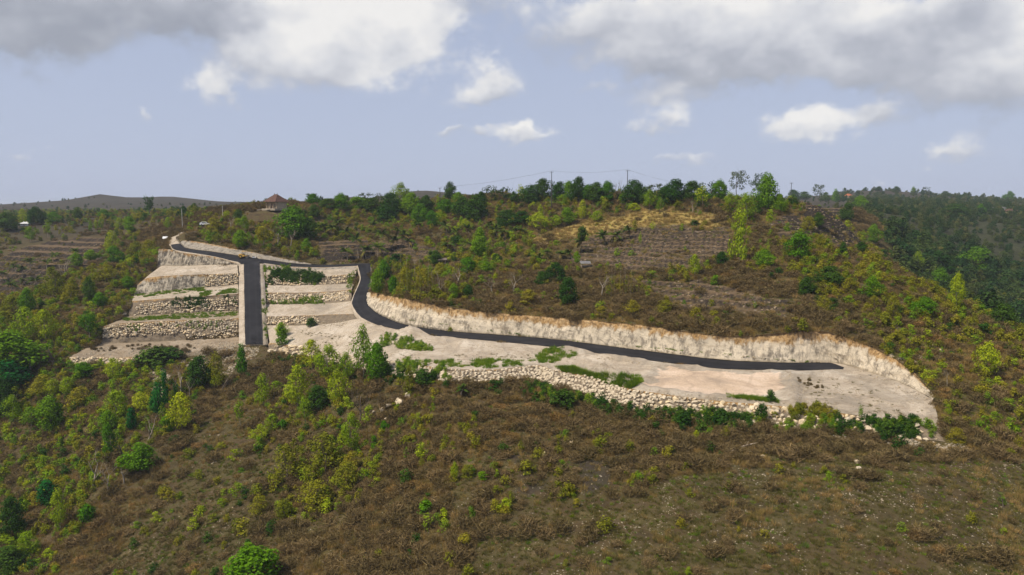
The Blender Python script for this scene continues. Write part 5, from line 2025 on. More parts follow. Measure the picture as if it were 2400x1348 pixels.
T = [
    # left edge and the bank beside the terraces
    ('G', 22, 880, 92, 135, 'big bright green leafy tree at the left edge level with the lowest terrace'),
    ('E', 24, 912, 62, 84, 'emerald bushy tree at the left edge in front of the bigger bright tree'),
    ('R', 72, 868, 62, 58, 'green tree with a pale forked trunk left of the leafless pale bush'),
    ('N', 125, 858, 66, 84, 'pale leafless bush left of the lowest terrace corner'),
    ('Y', 62, 806, 88, 74, 'lime green feathery tree left of the terraces, near the left edge'),
    ('Y', 108, 800, 76, 66, 'lime green feathery tree left of the terraces, nearest the brown gap'),
    ('R', 211, 797, 64, 44, 'round-headed olive tree on a bare pale trunk left of the longest rubble wall'),
    ('D', 212, 707, 58, 38, 'oval dark green tree standing alone on the nose left of the terraces'),
    ('T', 233, 716, 32, 18, 'small slender sapling right of the oval dark tree'),
    ('G', 66, 735, 58, 46, 'green tree at the left below the palms of the stepped field'),
    ('O', 28, 740, 46, 66, 'olive bush at the left edge below the stepped field palms'),
    ('O', 128, 690, 66, 62, 'tall olive bush below the bare white tree on the left nose'),
    ('O', 165, 706, 44, 52, 'olive bush between the bare white tree and the oval dark tree'),
    ('B', 153, 652, 54, 46, 'bare white-limbed tree on the crest of the left nose'),
    ('G', 180, 628, 36, 40, 'bright green bush right of the bare white-limbed tree'),
    ('L', 262, 598, 56, 44, 'light green tree at the right end of the stepped field'),
    ('G', 268, 618, 40, 48, 'green tree just below the light one at the stepped field end'),
    ('G', 215, 612, 26, 44, 'low green bush on the crest below the stepped field'),
    ('G', 300, 676, 30, 38, 'green bush left of the curved weathered cut'),
    ('O', 250, 660, 40, 60, 'wide olive bush in the middle of the left nose'),
    ('O', 320, 600, 34, 50, 'olive bush above the dark streaked cut'),
    ('N', 268, 665, 34, 46, 'brown leafless tree in the olive scrub of the left nose'),
    ('N', 330, 640, 36, 50, 'dark brown leafless shrub beside the streaked cut'),
    ('O', 350, 590, 28, 46, 'olive bush at the outer edge of the left road bend'),
    ('G', 235, 720, 34, 44, 'green bush at the foot of the oval dark tree'),
    # lower left slope and gully
    ('G', 120, 1012, 78, 66, 'green feathery tree in the middle of the left bank, densest of its row'),
    ('L', 32, 992, 60, 48, 'pale green airy tree near the left edge of the left bank'),
    ('D', 8, 975, 84, 60, 'dark tree cut by the left edge of the picture'),
    ('L', 75, 1000, 44, 50, 'airy light tree between the two green trees of the left bank'),
    ('Y', 275, 985, 66, 56, 'lime tree at the left end of the gully row'),
    ('Y', 330, 965, 44, 46, 'small lime tree beside the tongue of rubble'),
    ('G', 255, 1010, 44, 44, 'green tree below the left lime tree of the gully'),
    ('E', 372, 975, 76, 40, 'emerald tree in the gully under the vine-covered stump'),
    ('V', 388, 950, 88, 24, 'dark vine-covered stump leaning over the tongue of rubble', None, 0),
    ('V', 412, 940, 44, 18, 'short vine-covered stump right of the taller one', None, 0),
    ('Y', 426, 1010, 84, 62, 'big-leaved lime tree on a thin trunk in the gully'),
    ('E', 310, 1010, 50, 28, 'dark emerald tree behind the leaning tan trunk'),
    ('G', 395, 1015, 40, 42, 'green bush at the foot of the big-leaved lime tree'),
    ('G', 255, 1075, 74, 36, 'narrow green tree left of the brown-twigged tree'),
    ('B', 216, 1145, 96, 60, 'tall bare tree at the lower end of the gully'),
    ('B', 254, 1152, 84, 46, 'bare tree with a straight pale trunk right of the tall bare one'),
    ('B', 291, 1132, 52, 44, 'small bare tree with level limbs low in the gully'),
    ('N', 295, 1085, 100, 88, 'broad brown-twigged tree in the middle of the gully'),
    ('B', 346, 1040, 84, 56, 'bare tree on a leaning tan trunk in the gully'),
    ('B', 424, 930, 84, 46, 'pale bare tree on the rubble fan below the terraces'),
    ('B', 445, 935, 56, 36, 'thin bare tree right of the pale one on the rubble fan'),
    ('T', 384, 1015, 62, 22, 'slender tree with a pale stem beside the emerald tree'),
    ('G', 330, 1105, 62, 76, 'dark leafy bush at the foot of the gully row'),
    ('L', 142, 1242, 92, 48, 'airy tree on a thin trunk near the bottom left corner'),
    ('E', 112, 1180, 52, 50, 'emerald bush above the airy tree in the bottom left corner'),
    ('S', 205, 1228, 46, 40, 'round green shrub low on the left slope'),
    ('Y', 66, 1310, 62, 52, 'lime bush in the bottom left corner'),
    ('D', 30, 1260, 90, 60, 'dark tree at the left edge low in the picture'),
    ('D', 20, 1345, 60, 90, 'dark bush in the very corner at bottom left'),
    ('N', 410, 1225, 34, 28, 'small bare sapling on the open slope'),
    ('G', 592, 1392, 106, 150, 'bright green tree top rising from the bottom edge of the picture'),
    ('O', 190, 950, 40, 60, 'olive bush in the upper part of the left bank'),
    ('O', 100, 930, 48, 70, 'olive bush between the emerald tree and the left bank trees'),
    ('L', 120, 935, 40, 36, 'small airy tree at the top of the left bank'),
    ('Y', 160, 925, 38, 40, 'small lime tree below the lowest rubble wall'),
    ('G', 195, 885, 34, 50, 'green bush in front of the lowest rubble wall'),
    ('Y', 265, 890, 48, 44, 'lime bush right of the lowest rubble wall'),
    ('K', 355, 858, 40, 84, 'dark spreading shrub on the lowest left terrace'),
    ('K', 400, 842, 26, 60, 'dark low shrub beside the spreading one on the lowest left terrace'),
    # below the steep road and in front of the platform
    ('C', 568, 878, 76, 46, 'cone-shaped green tree below the end of the steep road'),
    ('O', 508, 905, 76, 42, 'olive tree left of the cone-shaped one'),
    ('D', 470, 910, 70, 66, 'dark round tree on the rubble fan'),
    ('Y', 508, 908, 30, 30, 'bright lime bush at the foot of the olive tree'),
    ('N', 520, 915, 50, 50, 'dark bare thicket right of the bright lime bush'),
    ('L', 617, 955, 72, 48, 'rounded light tree on a thin trunk below the steep road'),
    ('Y', 698, 958, 94, 66, 'tallest lime tree of the clump below the platform'),
    ('D', 745, 965, 56, 60, 'dark creeper-covered tree inside the lime clump'),
    ('Y', 792, 955, 84, 54, 'lime tree at the right of the clump below the platform'),
    ('L', 716, 992, 58, 40, 'light tree in front of the lime clump'),
    ('T', 563, 1002, 56, 26, 'slender sapling on the open slope left of the lime clump'),
    ('Y', 640, 1012, 40, 40, 'low lime bush below the rounded light tree'),
    ('L', 612, 1038, 40, 46, 'low light bush left of the small round shrub'),
    ('S', 664, 1012, 28, 24, 'small round green shrub below the lime clump'),
    ('C', 660, 812, 58, 44, 'green pointed tree on the left edge of the platform'),
    ('Y', 660, 790, 34, 48, 'lime bush beside the pointed tree at the platform edge'),
    ('Y', 732, 868, 66, 54, 'lime bush under the platform, left of three'),
    ('L', 772, 895, 80, 64, 'light feathery tree under the platform, middle of three'),
    ('L', 812, 898, 66, 42, 'light tree on a leaning stem under the platform, right of three'),
    ('L', 853, 893, 118, 56, 'tallest airy tree in front of the platform'),
    ('G', 885, 896, 84, 60, 'green tree right beside the tallest airy one'),
    ('K', 730, 765, 22, 30, 'dark round shrub against the lowest middle wall'),
    ('N', 845, 985, 96, 66, 'bare brown-branched shrub below the tallest airy tree'),
    ('L', 825, 1062, 88, 50, 'airy tree on a white stem on the middle slope'),
    ('S', 900, 1014, 26, 26, 'single small round bush right of the airy tree on the middle slope'),
    ('S', 878, 1052, 30, 20, 'narrow little bush right of the white-stemmed airy tree'),
    ('O', 672, 1130, 84, 78, 'large olive bush at the left of the group on the middle slope'),
    ('O', 762, 1112, 92, 92, 'largest olive bush of the group on the middle slope'),
    ('O', 812, 1150, 66, 72, 'olive bush at the right of the group on the middle slope'),
    ('O', 745, 1188, 62, 84, 'olive bush at the front of the group on the middle slope'),
    ('O', 608, 1205, 46, 48, 'small olive bush low on the middle slope'),
    ('O', 668, 1215, 46, 44, 'olive bush next to the small one low on the middle slope'),
    ('O', 825, 1105, 46, 50, 'olive bush just below the white-stemmed airy tree'),
    ('Y', 1066, 1128, 50, 26, 'thin lime sapling on the brown slope'),
    ('O', 1096, 1120, 34, 46, 'olive bush right of the thin lime sapling'),
    ('S', 1132, 1122, 20, 34, 'low leafy plant right of the olive bush on the brown slope'),
    ('S', 1000, 1208, 40, 48, 'green shrub alone on the lower brown slope'),
    ('O', 960, 920, 64, 34, 'yellowish bush among the white boulders below the platform'),
    ('O', 1700, 1030, 34, 26, 'bright yellowish bush below the freshly spread plots'),
    ('Y', 1632, 1032, 26, 20, 'small lime sapling below the long rubble wall'),
    ('O', 2240, 1040, 40, 50, 'yellow-green bush right of the platform end'),
    ('Y', 2222, 975, 30, 22, 'lime bush against the right end of the platform'),
    ('N', 2352, 1190, 56, 40, 'grey bare sapling near the right edge of the foreground'),
    ('K', 1785, 985, 42, 32, 'dark green bush rising above the right part of the long wall'),
    ('K', 1690, 1000, 44, 48, 'dark bush at the foot of the wall below the fresh plots'),
    ('K', 1805, 938, 26, 30, 'dark green shrub on the right freshly spread plot'),
    ('T', 2016, 985, 36, 18, 'thin green sapling on the front rim of the right-hand plot'),
    ('K', 2080, 1022, 38, 50, 'dark shrub near the right end of the long wall'),
    ('K', 1600, 1000, 36, 52, 'dark shrub at the foot of the wall left of the fresh plots'),
    ('K', 1320, 955, 44, 70, 'dark spreading bush where the long wall starts to bend'),
    ('K', 995, 900, 36, 52, 'dark round bush at the left end of the long wall'),
    # spur on the right
    ('Y', 2312, 886, 88, 68, 'bright yellow-green round tree on the right spur'),
    ('Y', 2240, 726, 88, 46, 'tall lime tree on the edge of the right spur'),
    ('B', 2220, 905, 44, 28, 'white bare sapling on the right spur'),
    ('G', 1872, 610, 64, 78, 'large rounded bright green tree right of the stepped field'),
    ('D', 1945, 668, 44, 80, 'wide dome-shaped dark tree above the right end of the cut'),
    ('D', 1890, 694, 46, 50, 'dark round tree left of the wide dome'),
    ('G', 1790, 628, 42, 62, 'green spreading tree below the large rounded bright one'),
    ('D', 1691, 625, 36, 36, 'small dark round tree at the lower corner of the stepped field'),
    ('Y', 1628, 648, 52, 38, 'yellowish upright bush below the stepped field'),
    ('S', 1676, 668, 24, 26, 'small bright shrub below the dark round tree'),
    ('G', 2042, 700, 52, 52, 'green tree right of the wide dome'),
    ('G', 2165, 742, 46, 70, 'green double-crowned tree on the right spur'),
    ('O', 2092, 748, 56, 48, 'tall olive bush left of the double-crowned tree'),
    ('O', 1930, 735, 44, 50, 'olive bush above the curving end of the cut'),
    ('O', 2048, 722, 30, 34, 'yellowish bush between the green tree and the tall olive bush'),
    ('O', 1990, 690, 40, 50, 'olive bush below the right terraced path'),
    ('D', 1916, 532, 34, 34, 'small dark round tree on the upper right terraces'),
    ('O', 1893, 538, 32, 46, 'olive round tree left of the small dark one on the upper right terraces'),
    ('D', 1985, 520, 42, 40, 'dark blue-green tree at the head of the right spur'),
    ('G', 2016, 494, 34, 40, 'green tree beside the dark blue-green one'),
    ('G', 2046, 572, 44, 40, 'green tree on the spur edge above the winding steps'),
    ('D', 2018, 594, 28, 32, 'round tree on the winding stepped path of the spur'),
    ('K', 1975, 600, 34, 24, 'dark narrow bush beside the winding stepped path'),
    ('K', 2070, 608, 24, 30, 'dark bush on the spur edge right of the winding steps'),
    ('V', 1733, 612, 118, 52, 'tall vine-hung tree at the right side of the stepped field', None, 1),
    ('L', 1752, 520, 66, 54, 'light tree above the vine-hung one'),
    ('L', 1710, 488, 36, 40, 'light tree on the slope below the open-crowned crest tree'),
    ('T', 1806, 542, 56, 30, 'slender tree on a long bare trunk right of the vine-hung tree'),
    ('L', 2150, 640, 50, 40, 'light tree on the far side of the spur edge'),
    ('G', 2200, 690, 60, 60, 'green tree behind the spur edge left of the tall lime tree'),
    ('D', 2350, 770, 60, 70, 'dark tree in the side valley behind the spur'),
    ('G', 2290, 640, 60, 90, 'broad green tree across the side valley'),
    ('D', 2195, 640, 50, 90, 'broad dark tree across the side valley, left of the green one'),
    ('D', 2240, 512, 34, 76, 'wide dark flat tree on the far slope'),
    ('G', 2298, 505, 26, 26, 'round green tree right of the wide dark one on the far slope'),
    # hill above the cut
    ('G', 1125, 606, 70, 52, 'dense egg-shaped bright green tree in the middle of the hillside'),
    ('D', 1330, 716, 66, 58, 'dense dark tree standing above the middle of the cut'),
    ('D', 1305, 662, 46, 56, 'dark tree left of the small roofed shelter'),
    ('D', 1270, 672, 36, 44, 'dark bush at the left end of the shelter clump'),
    ('G', 1352, 618, 28, 22, 'small bright round tree behind the roofed shelter'),
    ('D', 1338, 678, 28, 22, 'narrow dark bush in front of the roofed shelter'),
    ('D', 1098, 702, 36, 34, 'small dark round tree above the left part of the cut'),
    ('G', 1064, 702, 38, 32, 'small green tree left of the dark round one above the cut'),
    ('B', 1075, 668, 48, 46, 'vase-shaped bare tree left of the thicket above the cut'),
    ('B', 1152, 692, 48, 54, 'bare pale tree above the cut, left of a pair'),
    ('B', 1205, 688, 56, 44, 'bare pale tree above the cut, right of a pair'),
    ('B', 1410, 700, 62, 56, 'fan-shaped bare tree above the middle of the cut'),
    ('N', 1655, 725, 46, 46, 'bare shrub above the right half of the cut'),
    ('B', 1770, 720, 40, 36, 'small bare tree on the lower stony field'),
    ('G', 1096, 642, 38, 58, 'green bushy tree right of the thatched shelter'),
    ('G', 1140, 640, 28, 40, 'green bush below the egg-shaped tree'),
    ('D', 1022, 622, 36, 36, 'dark tree left of the thatched shelter'),
    ('O', 1560, 735, 34, 50, 'olive bush at the lip of the cut'),
    ('O', 1480, 738, 36, 56, 'olive bush above the lip of the cut, left of the other'),
    ('O', 1240, 712, 34, 60, 'olive bush above the left half of the cut'),
    ('O', 1410, 742, 26, 44, 'low olive bush on the lip of the cut below the fan-shaped bare tree'),
    ('K', 1068, 575, 22, 30, 'dark shrub left of the egg-shaped tree'),
    ('K', 1366, 562, 32, 32, 'dark shrub above the palms of the hillside'),
    ('K', 1165, 612, 18, 30, 'dark low shrub right of the egg-shaped tree'),
    ('Y', 1366, 515, 46, 32, 'bright lime tree at the left end of the yellow grass'),
    ('Y', 1267, 508, 30, 20, 'small upright lime tree left of the bright one'),
    ('G', 1330, 528, 40, 40, 'bright green tree between the two lime trees'),
    ('Y', 1262, 540, 42, 62, 'spreading lime bush left of the yellow grass'),
    ('Y', 1304, 534, 30, 40, 'lime bush between the spreading one and the bright green tree'),
    ('Y', 1400, 520, 26, 46, 'low lime bush at the edge of the yellow grass'),
    ('O', 1420, 500, 28, 30, 'olive round bush behind the yellow grass'),
    ('Y', 1488, 496, 20, 40, 'low lime bush above the yellow grass'),
    ('L', 1522, 492, 46, 40, 'light tree above the yellow grass'),
    ('L', 1546, 498, 34, 26, 'small light tree right of the other above the yellow grass'),
    ('T', 1646, 490, 50, 42, 'pale-stemmed tree on the brown slope below the crest'),
    ('B', 1622, 500, 40, 24, 'leaning bare trunk on the brown slope below the crest'),
    ('K', 1628, 528, 12, 28, 'low green bush on the top edge of the stepped field'),
    ('T', 1500, 580, 34, 14, 'young tree on the stepped field, lower of two'),
    ('T', 1530, 546, 26, 20, 'young tree on the stepped field, upper of two'),
    ('W', 1623, 552, 24, 12, 'thin sapling in the middle of the stepped field'),
    ('O', 1645, 540, 14, 16, 'tiny yellowish bush on the stepped field'),
    # around the hairpin
    ('G', 886, 690, 58, 50, 'green tree beside the hairpin road'),
    ('G', 900, 655, 46, 40, 'green tree behind the hairpin'),
    ('G', 922, 690, 44, 36, 'green bush right of the tree beside the hairpin'),
    ('O', 950, 690, 66, 52, 'olive tree in the thicket right of the hairpin'),
    ('O', 995, 680, 54, 60, 'olive tree in the middle of the thicket right of the hairpin'),
    ('O', 1030, 652, 36, 50, 'yellowish tree below the thatched shelter'),
    ('K', 930, 620, 26, 46, 'dark bush above the thicket right of the hairpin'),
    # below the house
    ('G', 690, 562, 78, 104, 'largest dome-shaped green tree, just below the house'),
    ('D', 722, 562, 52, 54, 'dark tree standing in for the shaded right half of the tree group below the house'),  # dark leaves put the big dome's shaded right side into colour
    ('R', 617, 580, 50, 48, 'round-headed tree left of the largest dome below the house'),
    ('G', 719, 594, 34, 34, 'bright green bush right of the largest dome tree'),
    ('B', 652, 578, 52, 30, 'bare tree in front of the largest dome tree, left of a pair'),
    ('B', 682, 582, 48, 40, 'bare tree in front of the largest dome tree, right of a pair'),
    ('D', 735, 512, 32, 40, 'dark tree right of the house terrace'),
    ('D', 560, 516, 26, 26, 'small dark tree left of the house'),
    ('B', 540, 545, 44, 34, 'bare shrubby tree on the slope left of the house'),
    ('G', 565, 580, 40, 50, 'green bush on the slope above the junction'),
    ('L', 575, 545, 40, 30, 'light upright tree on the slope left of the house'),
    ('O', 500, 545, 36, 50, 'olive bush beside the gravel track'),
    ('O', 690, 595, 26, 30, 'small olive bush between the dome tree and the upper road'),
    # left background
    ('D', 83, 528, 42, 44, 'dark domed tree on the left skyline'),
    ('Y', 55, 526, 36, 30, 'bright lime tree on the left skyline beside the dark domed one'),
    ('D', 16, 540, 42, 60, 'dark tree on the skyline at the left edge'),
    ('A', 30, 515, 24, 20, 'thin open tree on the skyline between the pole and the lime tree'),
    ('G', 126, 524, 26, 40, 'green tree right of the dark domed skyline tree'),
    ('D', 184, 516, 30, 28, 'dark round tree in front of the far brown hill'),
    ('L', 72, 568, 36, 34, 'round light tree at the top left of the stepped field'),
    ('T', 112, 558, 42, 24, 'dark-headed tree on a white trunk above the stepped field'),
    ('B', 160, 545, 38, 26, 'bare pale tree above the stepped field, left of a row'),
    ('T', 213, 550, 36, 16, 'pale trunk above the stepped field, second of a row'),
    ('T', 226, 548, 32, 14, 'pale trunk above the stepped field, third of a row'),
    ('T', 239, 548, 36, 14, 'pale trunk above the stepped field, last of a row'),
    ('F', 351, 506, 44, 28, 'dark layered tree in front of the far hill'),
    ('G', 305, 545, 36, 40, 'green tree left of the tall concrete pole'),
    ('L', 280, 540, 30, 30, 'light tree left of the green one near the tall concrete pole'),
    ('Y', 395, 537, 28, 26, 'lime bush left of the tall concrete pole'),
    ('D', 456, 500, 24, 22, 'dark round tree right of the tall concrete pole'),
    ('D', 430, 505, 22, 20, 'dark tree behind the tall concrete pole'),
    ('G', 245, 512, 20, 40, 'low green tree on the plain before the far hill'),
    ('O', 330, 518, 20, 50, 'olive bush on the plain before the far hill'),
    ('A', 150, 474, 10, 12, 'lone tiny tree on the shoulder of the far brown hill'),
]
for t in T:
    code, px, py, h_, w_, lab = t[:6]
    plant(code, px, py, h_, w_, lab, var=(t[7] if len(t) > 7 else None))

# rows of look-alikes
series([('D', 1128, 478, 30, 26), ('A', 1152, 474, 46, 44), ('A', 1186, 474, 48, 28), ('D', 1204, 476, 34, 22), ('T', 1219, 474, 48, 24), ('D', 1246, 478, 56, 54), ('D', 1272, 470, 54, 44),
        ('A', 1290, 468, 48, 40)],
       'tree of the crest row left of the first utility pole, %s', 'crest trees left of the utility poles')
series([('D', 1312, 472, 54, 44), ('G', 1332, 474, 46, 40), ('D', 1356, 474, 56, 46), ('G', 1378, 470, 48, 40), ('D', 1398, 474, 62, 50), ('G', 1424, 474, 58, 42), ('N', 1448, 472, 56, 34), ('L', 1318, 486, 40, 30)],
       'tree of the crest row between the two utility poles, %s', 'crest trees between the utility poles')
series([('D', 1486, 478, 68, 56), ('A', 1535, 472, 56, 44), ('D', 1510, 478, 44, 40), ('D', 1585, 474, 56, 62), ('D', 1560, 474, 40, 40), ('D', 1622, 472, 56, 56), ('G', 1645, 476, 40, 36), ('A', 1666, 468, 60, 44), ('G', 1686, 470, 46, 46),
        ('N', 1702, 460, 34, 36)],
       'tree of the crest row right of the utility poles, %s', 'crest trees right of the utility poles')
plant('A', 1727, 466, 68, 50, 'tall open-crowned tree on the crest, left of the largest crest tree')
plant('A', 1776, 470, 62, 46, 'umbrella-shaped open tree behind the largest crest tree')
plant('G', 1795, 496, 86, 70, 'largest dense tree on the crest')
plant('G', 1825, 500, 44, 44, 'green bush at the right foot of the largest crest tree')
series([('D', 1858, 468, 22, 34), ('D', 1885, 468, 24, 34), ('A', 1919, 470, 42, 28), ('D', 1935, 474, 24, 24), ('C', 1958, 474, 36, 26)],
       'skyline tree between the largest crest tree and the orange roof, %s', 'skyline trees left of the orange roof')
series([('G', 735, 482, 30, 40), ('F', 730, 476, 22, 28), ('A', 862, 478, 30, 40), ('A', 888, 478, 26, 20), ('D', 770, 492, 30, 50), ('G', 800, 496, 36, 56), ('G', 838, 496, 38, 56), ('D', 872, 498, 40, 56)],
       'tree on the low skyline right of the house, %s', 'skyline trees right of the house')
series([('L', 940, 482, 46, 60), ('D', 915, 502, 46, 70), ('G', 965, 504, 44, 70), ('D', 1000, 500, 36, 50), ('D', 1054, 470, 42, 36), ('G', 1075, 478, 26, 40)],
       'tree in the belt below the middle skyline, %s', 'trees below the middle skyline')
series([('D', 905, 518, 40, 60), ('G', 985, 524, 40, 60), ('D', 1085, 510, 46, 66), ('D', 1120, 512, 50, 70), ('D', 1118, 505, 30, 40), ('K', 1110, 520, 30, 34), ('G', 1012, 534, 38, 36), ('L', 1090, 535, 26, 26), ('D', 1190, 520, 34, 54), ('D', 1225, 528, 36, 60),
        ('D', 1175, 538, 30, 36), ('G', 1045, 500, 34, 60)],
       'tree in the dark belt above the palm grove, %s', 'belt of trees above the palm grove')
series([('W', 955, 692, 82, 22), ('W', 972, 694, 86, 22), ('W', 985, 698, 92, 24), ('W', 1002, 690, 70, 22), ('W', 1016, 694, 66, 22), ('B', 1030, 694, 60, 34), ('W', 940, 686, 74, 22)],
       'thin pale stem of the thicket right of the hairpin, %s', 'pale stems beside the hairpin', 'tree')
series([('W', 1420, 690, 74, 18), ('W', 1432, 700, 66, 20), ('W', 1440, 690, 60, 18), ('W', 1453, 700, 62, 18), ('W', 1467, 698, 76, 18), ('W', 1478, 694, 74, 18), ('W', 1515, 700, 44, 14)],
       'tall thin pole tree above the cut, %s', 'pole trees above the cut', 'tree')
series([('C', 2140, 452, 16, 16), ('A', 2170, 456, 18, 18), ('D', 2215, 462, 16, 26), ('D', 2260, 468, 14, 26), ('G', 2365, 470, 24, 26), ('D', 2100, 446, 14, 18), ('D', 2060, 442, 12, 18)],
       'small tree on the far right skyline, %s', 'far right skyline trees')

# palms
for i, (px, py, h_, dry, tr) in enumerate(sorted([(840, 606, 76, 2, 0.62), (902, 592, 70, 3, 0.66), (815, 609, 44, 2, 0.45), (858, 606, 46, 2, 0.45), (807, 562, 40, 1, 0.5), (886, 606, 52, 2, 0.5), (932, 560, 40, 1, 0.5),
                                           (982, 545, 40, 2, 0.55), (760, 552, 42, 3, 0.5), (775, 552, 38, 3, 0.5), (798, 545, 44, 2, 0.55), (920, 585, 44, 2, 0.5), (950, 570, 40, 2, 0.5), (960, 580, 36, 2, 0.4), (872, 545, 36, 2, 0.55)])):
    palm(px, py, h_, 'coconut palm of the grove above the upper road, ' + ORD[i] + ' from the left', 'palms above the upper road', dry, trunk=tr)
for i, (px, py, h_, dry, tr) in enumerate(sorted([(1048, 548, 50, 5, 0.4), (1075, 560, 44, 6, 0.4), (1100, 552, 40, 5, 0.4), (1052, 590, 46, 6, 0.4), (1090, 585, 40, 6, 0.4), (1165, 555, 42, 5, 0.45), (1185, 562, 40, 5, 0.45), (1205, 556, 42, 4, 0.45), (1148, 545, 40, 4, 0.45), (1230, 552, 30, 4, 0.4)])):
    palm(px, py, h_, 'straggly yellowing palm in the middle grove, ' + ORD[i] + ' from the left', 'palms of the middle grove', dry, trunk=tr)
for i, (px, py, h_, dry, tr) in enumerate(sorted([(1258, 618, 40, 2, 0.4), (1282, 608, 44, 3, 0.4), (1308, 608, 34, 2, 0.4), (1340, 606, 34, 1, 0.4), (1362, 592, 54, 4, 0.5), (1418, 568, 48, 2, 0.35), (1436, 568, 50, 3, 0.35), (1476, 556, 36, 2, 0.5), (1292, 530, 40, 3, 0.4)])):
    palm(px, py, h_, 'coconut palm on the open hillside left of the stepped field, ' + ORD[i] + ' from the left', 'palms on the open hillside', dry, trunk=tr)
for i, (px, py, h_, dry, tr) in enumerate(sorted([(28, 690, 56, 2, 0.45), (38, 640, 30, 0, 0.5), (52, 648, 34, 0, 0.5), (72, 632, 38, 0, 0.5), (90, 675, 44, 1, 0.45), (110, 632, 34, 0, 0.5), (124, 612, 30, 0, 0.5), (172, 602, 28, 0, 0.5), (60, 668, 26, 1, 0.4), (8, 660, 40, 1, 0.5)])):
    palm(px, py, h_, 'dark young palm on the left stepped field, ' + ORD[i] + ' from the left', 'palms on the left stepped field', dry, trunk=tr)
palm(1080, 930, 36, 'small papaya-like plant in front of the long rubble wall', None, 0, 9, 0.6)
palm(945, 880, 32, 'small palm-like plant at the left end of the long rubble wall', None, 0, 9, 0.55)
palm(1300, 705, 26, 'little yellow palm above the cut beside the dense dark tree', None, 4, 8, 0.3)


# ------------------------------------------------------------------ built things
def box(bm, c, s, rot=None, taper=0.0):
    """axis-aligned box added to a bmesh: centre c, full size s"""
    vs = []
    for z in (-0.5, 0.5):
        k = 1.0 - taper * (z + 0.5)
        for x, y in ((-0.5, -0.5), (0.5, -0.5), (0.5, 0.5), (-0.5, 0.5)):
            v = Vector((x * s[0] * k, y * s[1] * k, z * s[2]))
            if rot:
                v = rot @ v
            vs.append(bm.verts.new(v + Vector(c)))
    for f in ((3, 2, 1, 0), (4, 5, 6, 7), (0, 1, 5, 4), (1, 2, 6, 5), (2, 3, 7, 6), (3, 0, 4, 7)):
        bm.faces.new([vs[i] for i in f])
    return vs


def rod(bm, a, b, r0, r1=None, n=8):
    a, b = Vector(a), Vector(b)
    r1 = r0 if r1 is None else r1
    d = (b - a).normalized()
    x = d.orthogonal().normalized()
    y = d.cross(x)
    A = [bm.verts.new(a + (x * math.cos(6.2832 * k / n) + y * math.sin(6.2832 * k / n)) * r0) for k in range(n)]
    B = [bm.verts.new(b + (x * math.cos(6.2832 * k / n) + y * math.sin(6.2832 * k / n)) * r1) for k in range(n)]
    for k in range(n):
        bm.faces.new((A[k], A[(k + 1) % n], B[(k + 1) % n], B[k]))
    bm.faces.new(A[::-1])
    bm.faces.new(B)


def part(name, bm, mat, parent, bevel=0.0):
    if bevel:
        bmesh.ops.bevel(bm, geom=list(bm.edges), offset=bevel, segments=1, affect='EDGES')
    me = bpy.data.meshes.new(name)
    bm.to_mesh(me)
    bm.free()
    me.materials.append(mat)
    o = bpy.data.objects.new(name, me)
    COL.objects.link(o)
    if parent:
        o.parent = parent
    return o


def pb(name, c, s, mat, parent, bevel=0.0, rot=None):
    bm = bmesh.new()
    box(bm, c, s, rot)
    return part(name, bm, mat, parent, bevel)


def root_at(name, loc, rz, label, cat, group=None):
    e = bpy.data.objects.new(name, None)
    COL.objects.link(e)
    e.location = loc
    e.rotation_euler = (0, 0, rz)
    e.empty_display_size = 0.3
    return tag(e, label, cat, group)


def tile_mat(name, a, b, axis_scale):
    m, nt = new_mat(name)
    p = obj_pos(nt)
    wv = nt.n('ShaderNodeTexWave')
    wv.bands_direction = 'Z'
    nt.link(p, wv.inputs['Vector'])
    wv.inputs['Scale'].default_value = axis_scale
    wv.inputs['Distortion'].default_value = 0.6
    n = nt.noise(p, 1.6, 4)
    c = nt.ramp(n, [(0.3, a), (0.7, b)])
    c = nt.mix(nt.smooth(wv.outputs['Fac'], 0.2, 0.0, 0.0, 0.5), c, tuple(x * 0.4 for x in a))
    finish(nt, c, 0.85, wv.outputs['Fac'], 0.5, 0.06)
    return m


MB = dict(
    roof=tile_mat('clay roof tiles', (0.085, 0.048, 0.038), (0.175, 0.095, 0.070), 1.5),
    orange=tile_mat('orange roof tiles', (0.36, 0.11, 0.045), (0.52, 0.17, 0.07), 1.5),
    wall=plain('tan plaster', (0.43, 0.34, 0.235), 0.9, vary=0.16),
    wood=plain('red brown door wood', (0.125, 0.052, 0.032), 0.6, vary=0.2),
    dark=plain('dark window glass', (0.03, 0.03, 0.035), 0.15, 0.5),
    stonew=plain('plinth stone', (0.33, 0.28, 0.21), 0.95, vary=0.25),
    white=plain('white paint', (0.78, 0.78, 0.77), 0.5, 0.4),
    grey=plain('weathered concrete', (0.46, 0.43, 0.38), 0.9, vary=0.12),
    pole=plain('dark pole', (0.075, 0.07, 0.068), 0.8),
    wire=plain('power cable', (0.05, 0.05, 0.055), 0.6),
    tin=plain('grey roofing sheet', (0.15, 0.145, 0.14), 0.6, 0.4, vary=0.15),
    thatch=plain('grey thatch', (0.14, 0.115, 0.095), 0.95, vary=0.25),
    yellow=plain('yellow machine paint', (0.52, 0.31, 0.045), 0.5, 0.4, vary=0.1),
    black=plain('black rubber', (0.02, 0.02, 0.021), 0.7),
    steel=plain('worn steel', (0.20, 0.19, 0.18), 0.45, 0.5, metal=0.6),
    log=plain('bleached wood', (0.47, 0.38, 0.28), 0.9, vary=0.2),
)


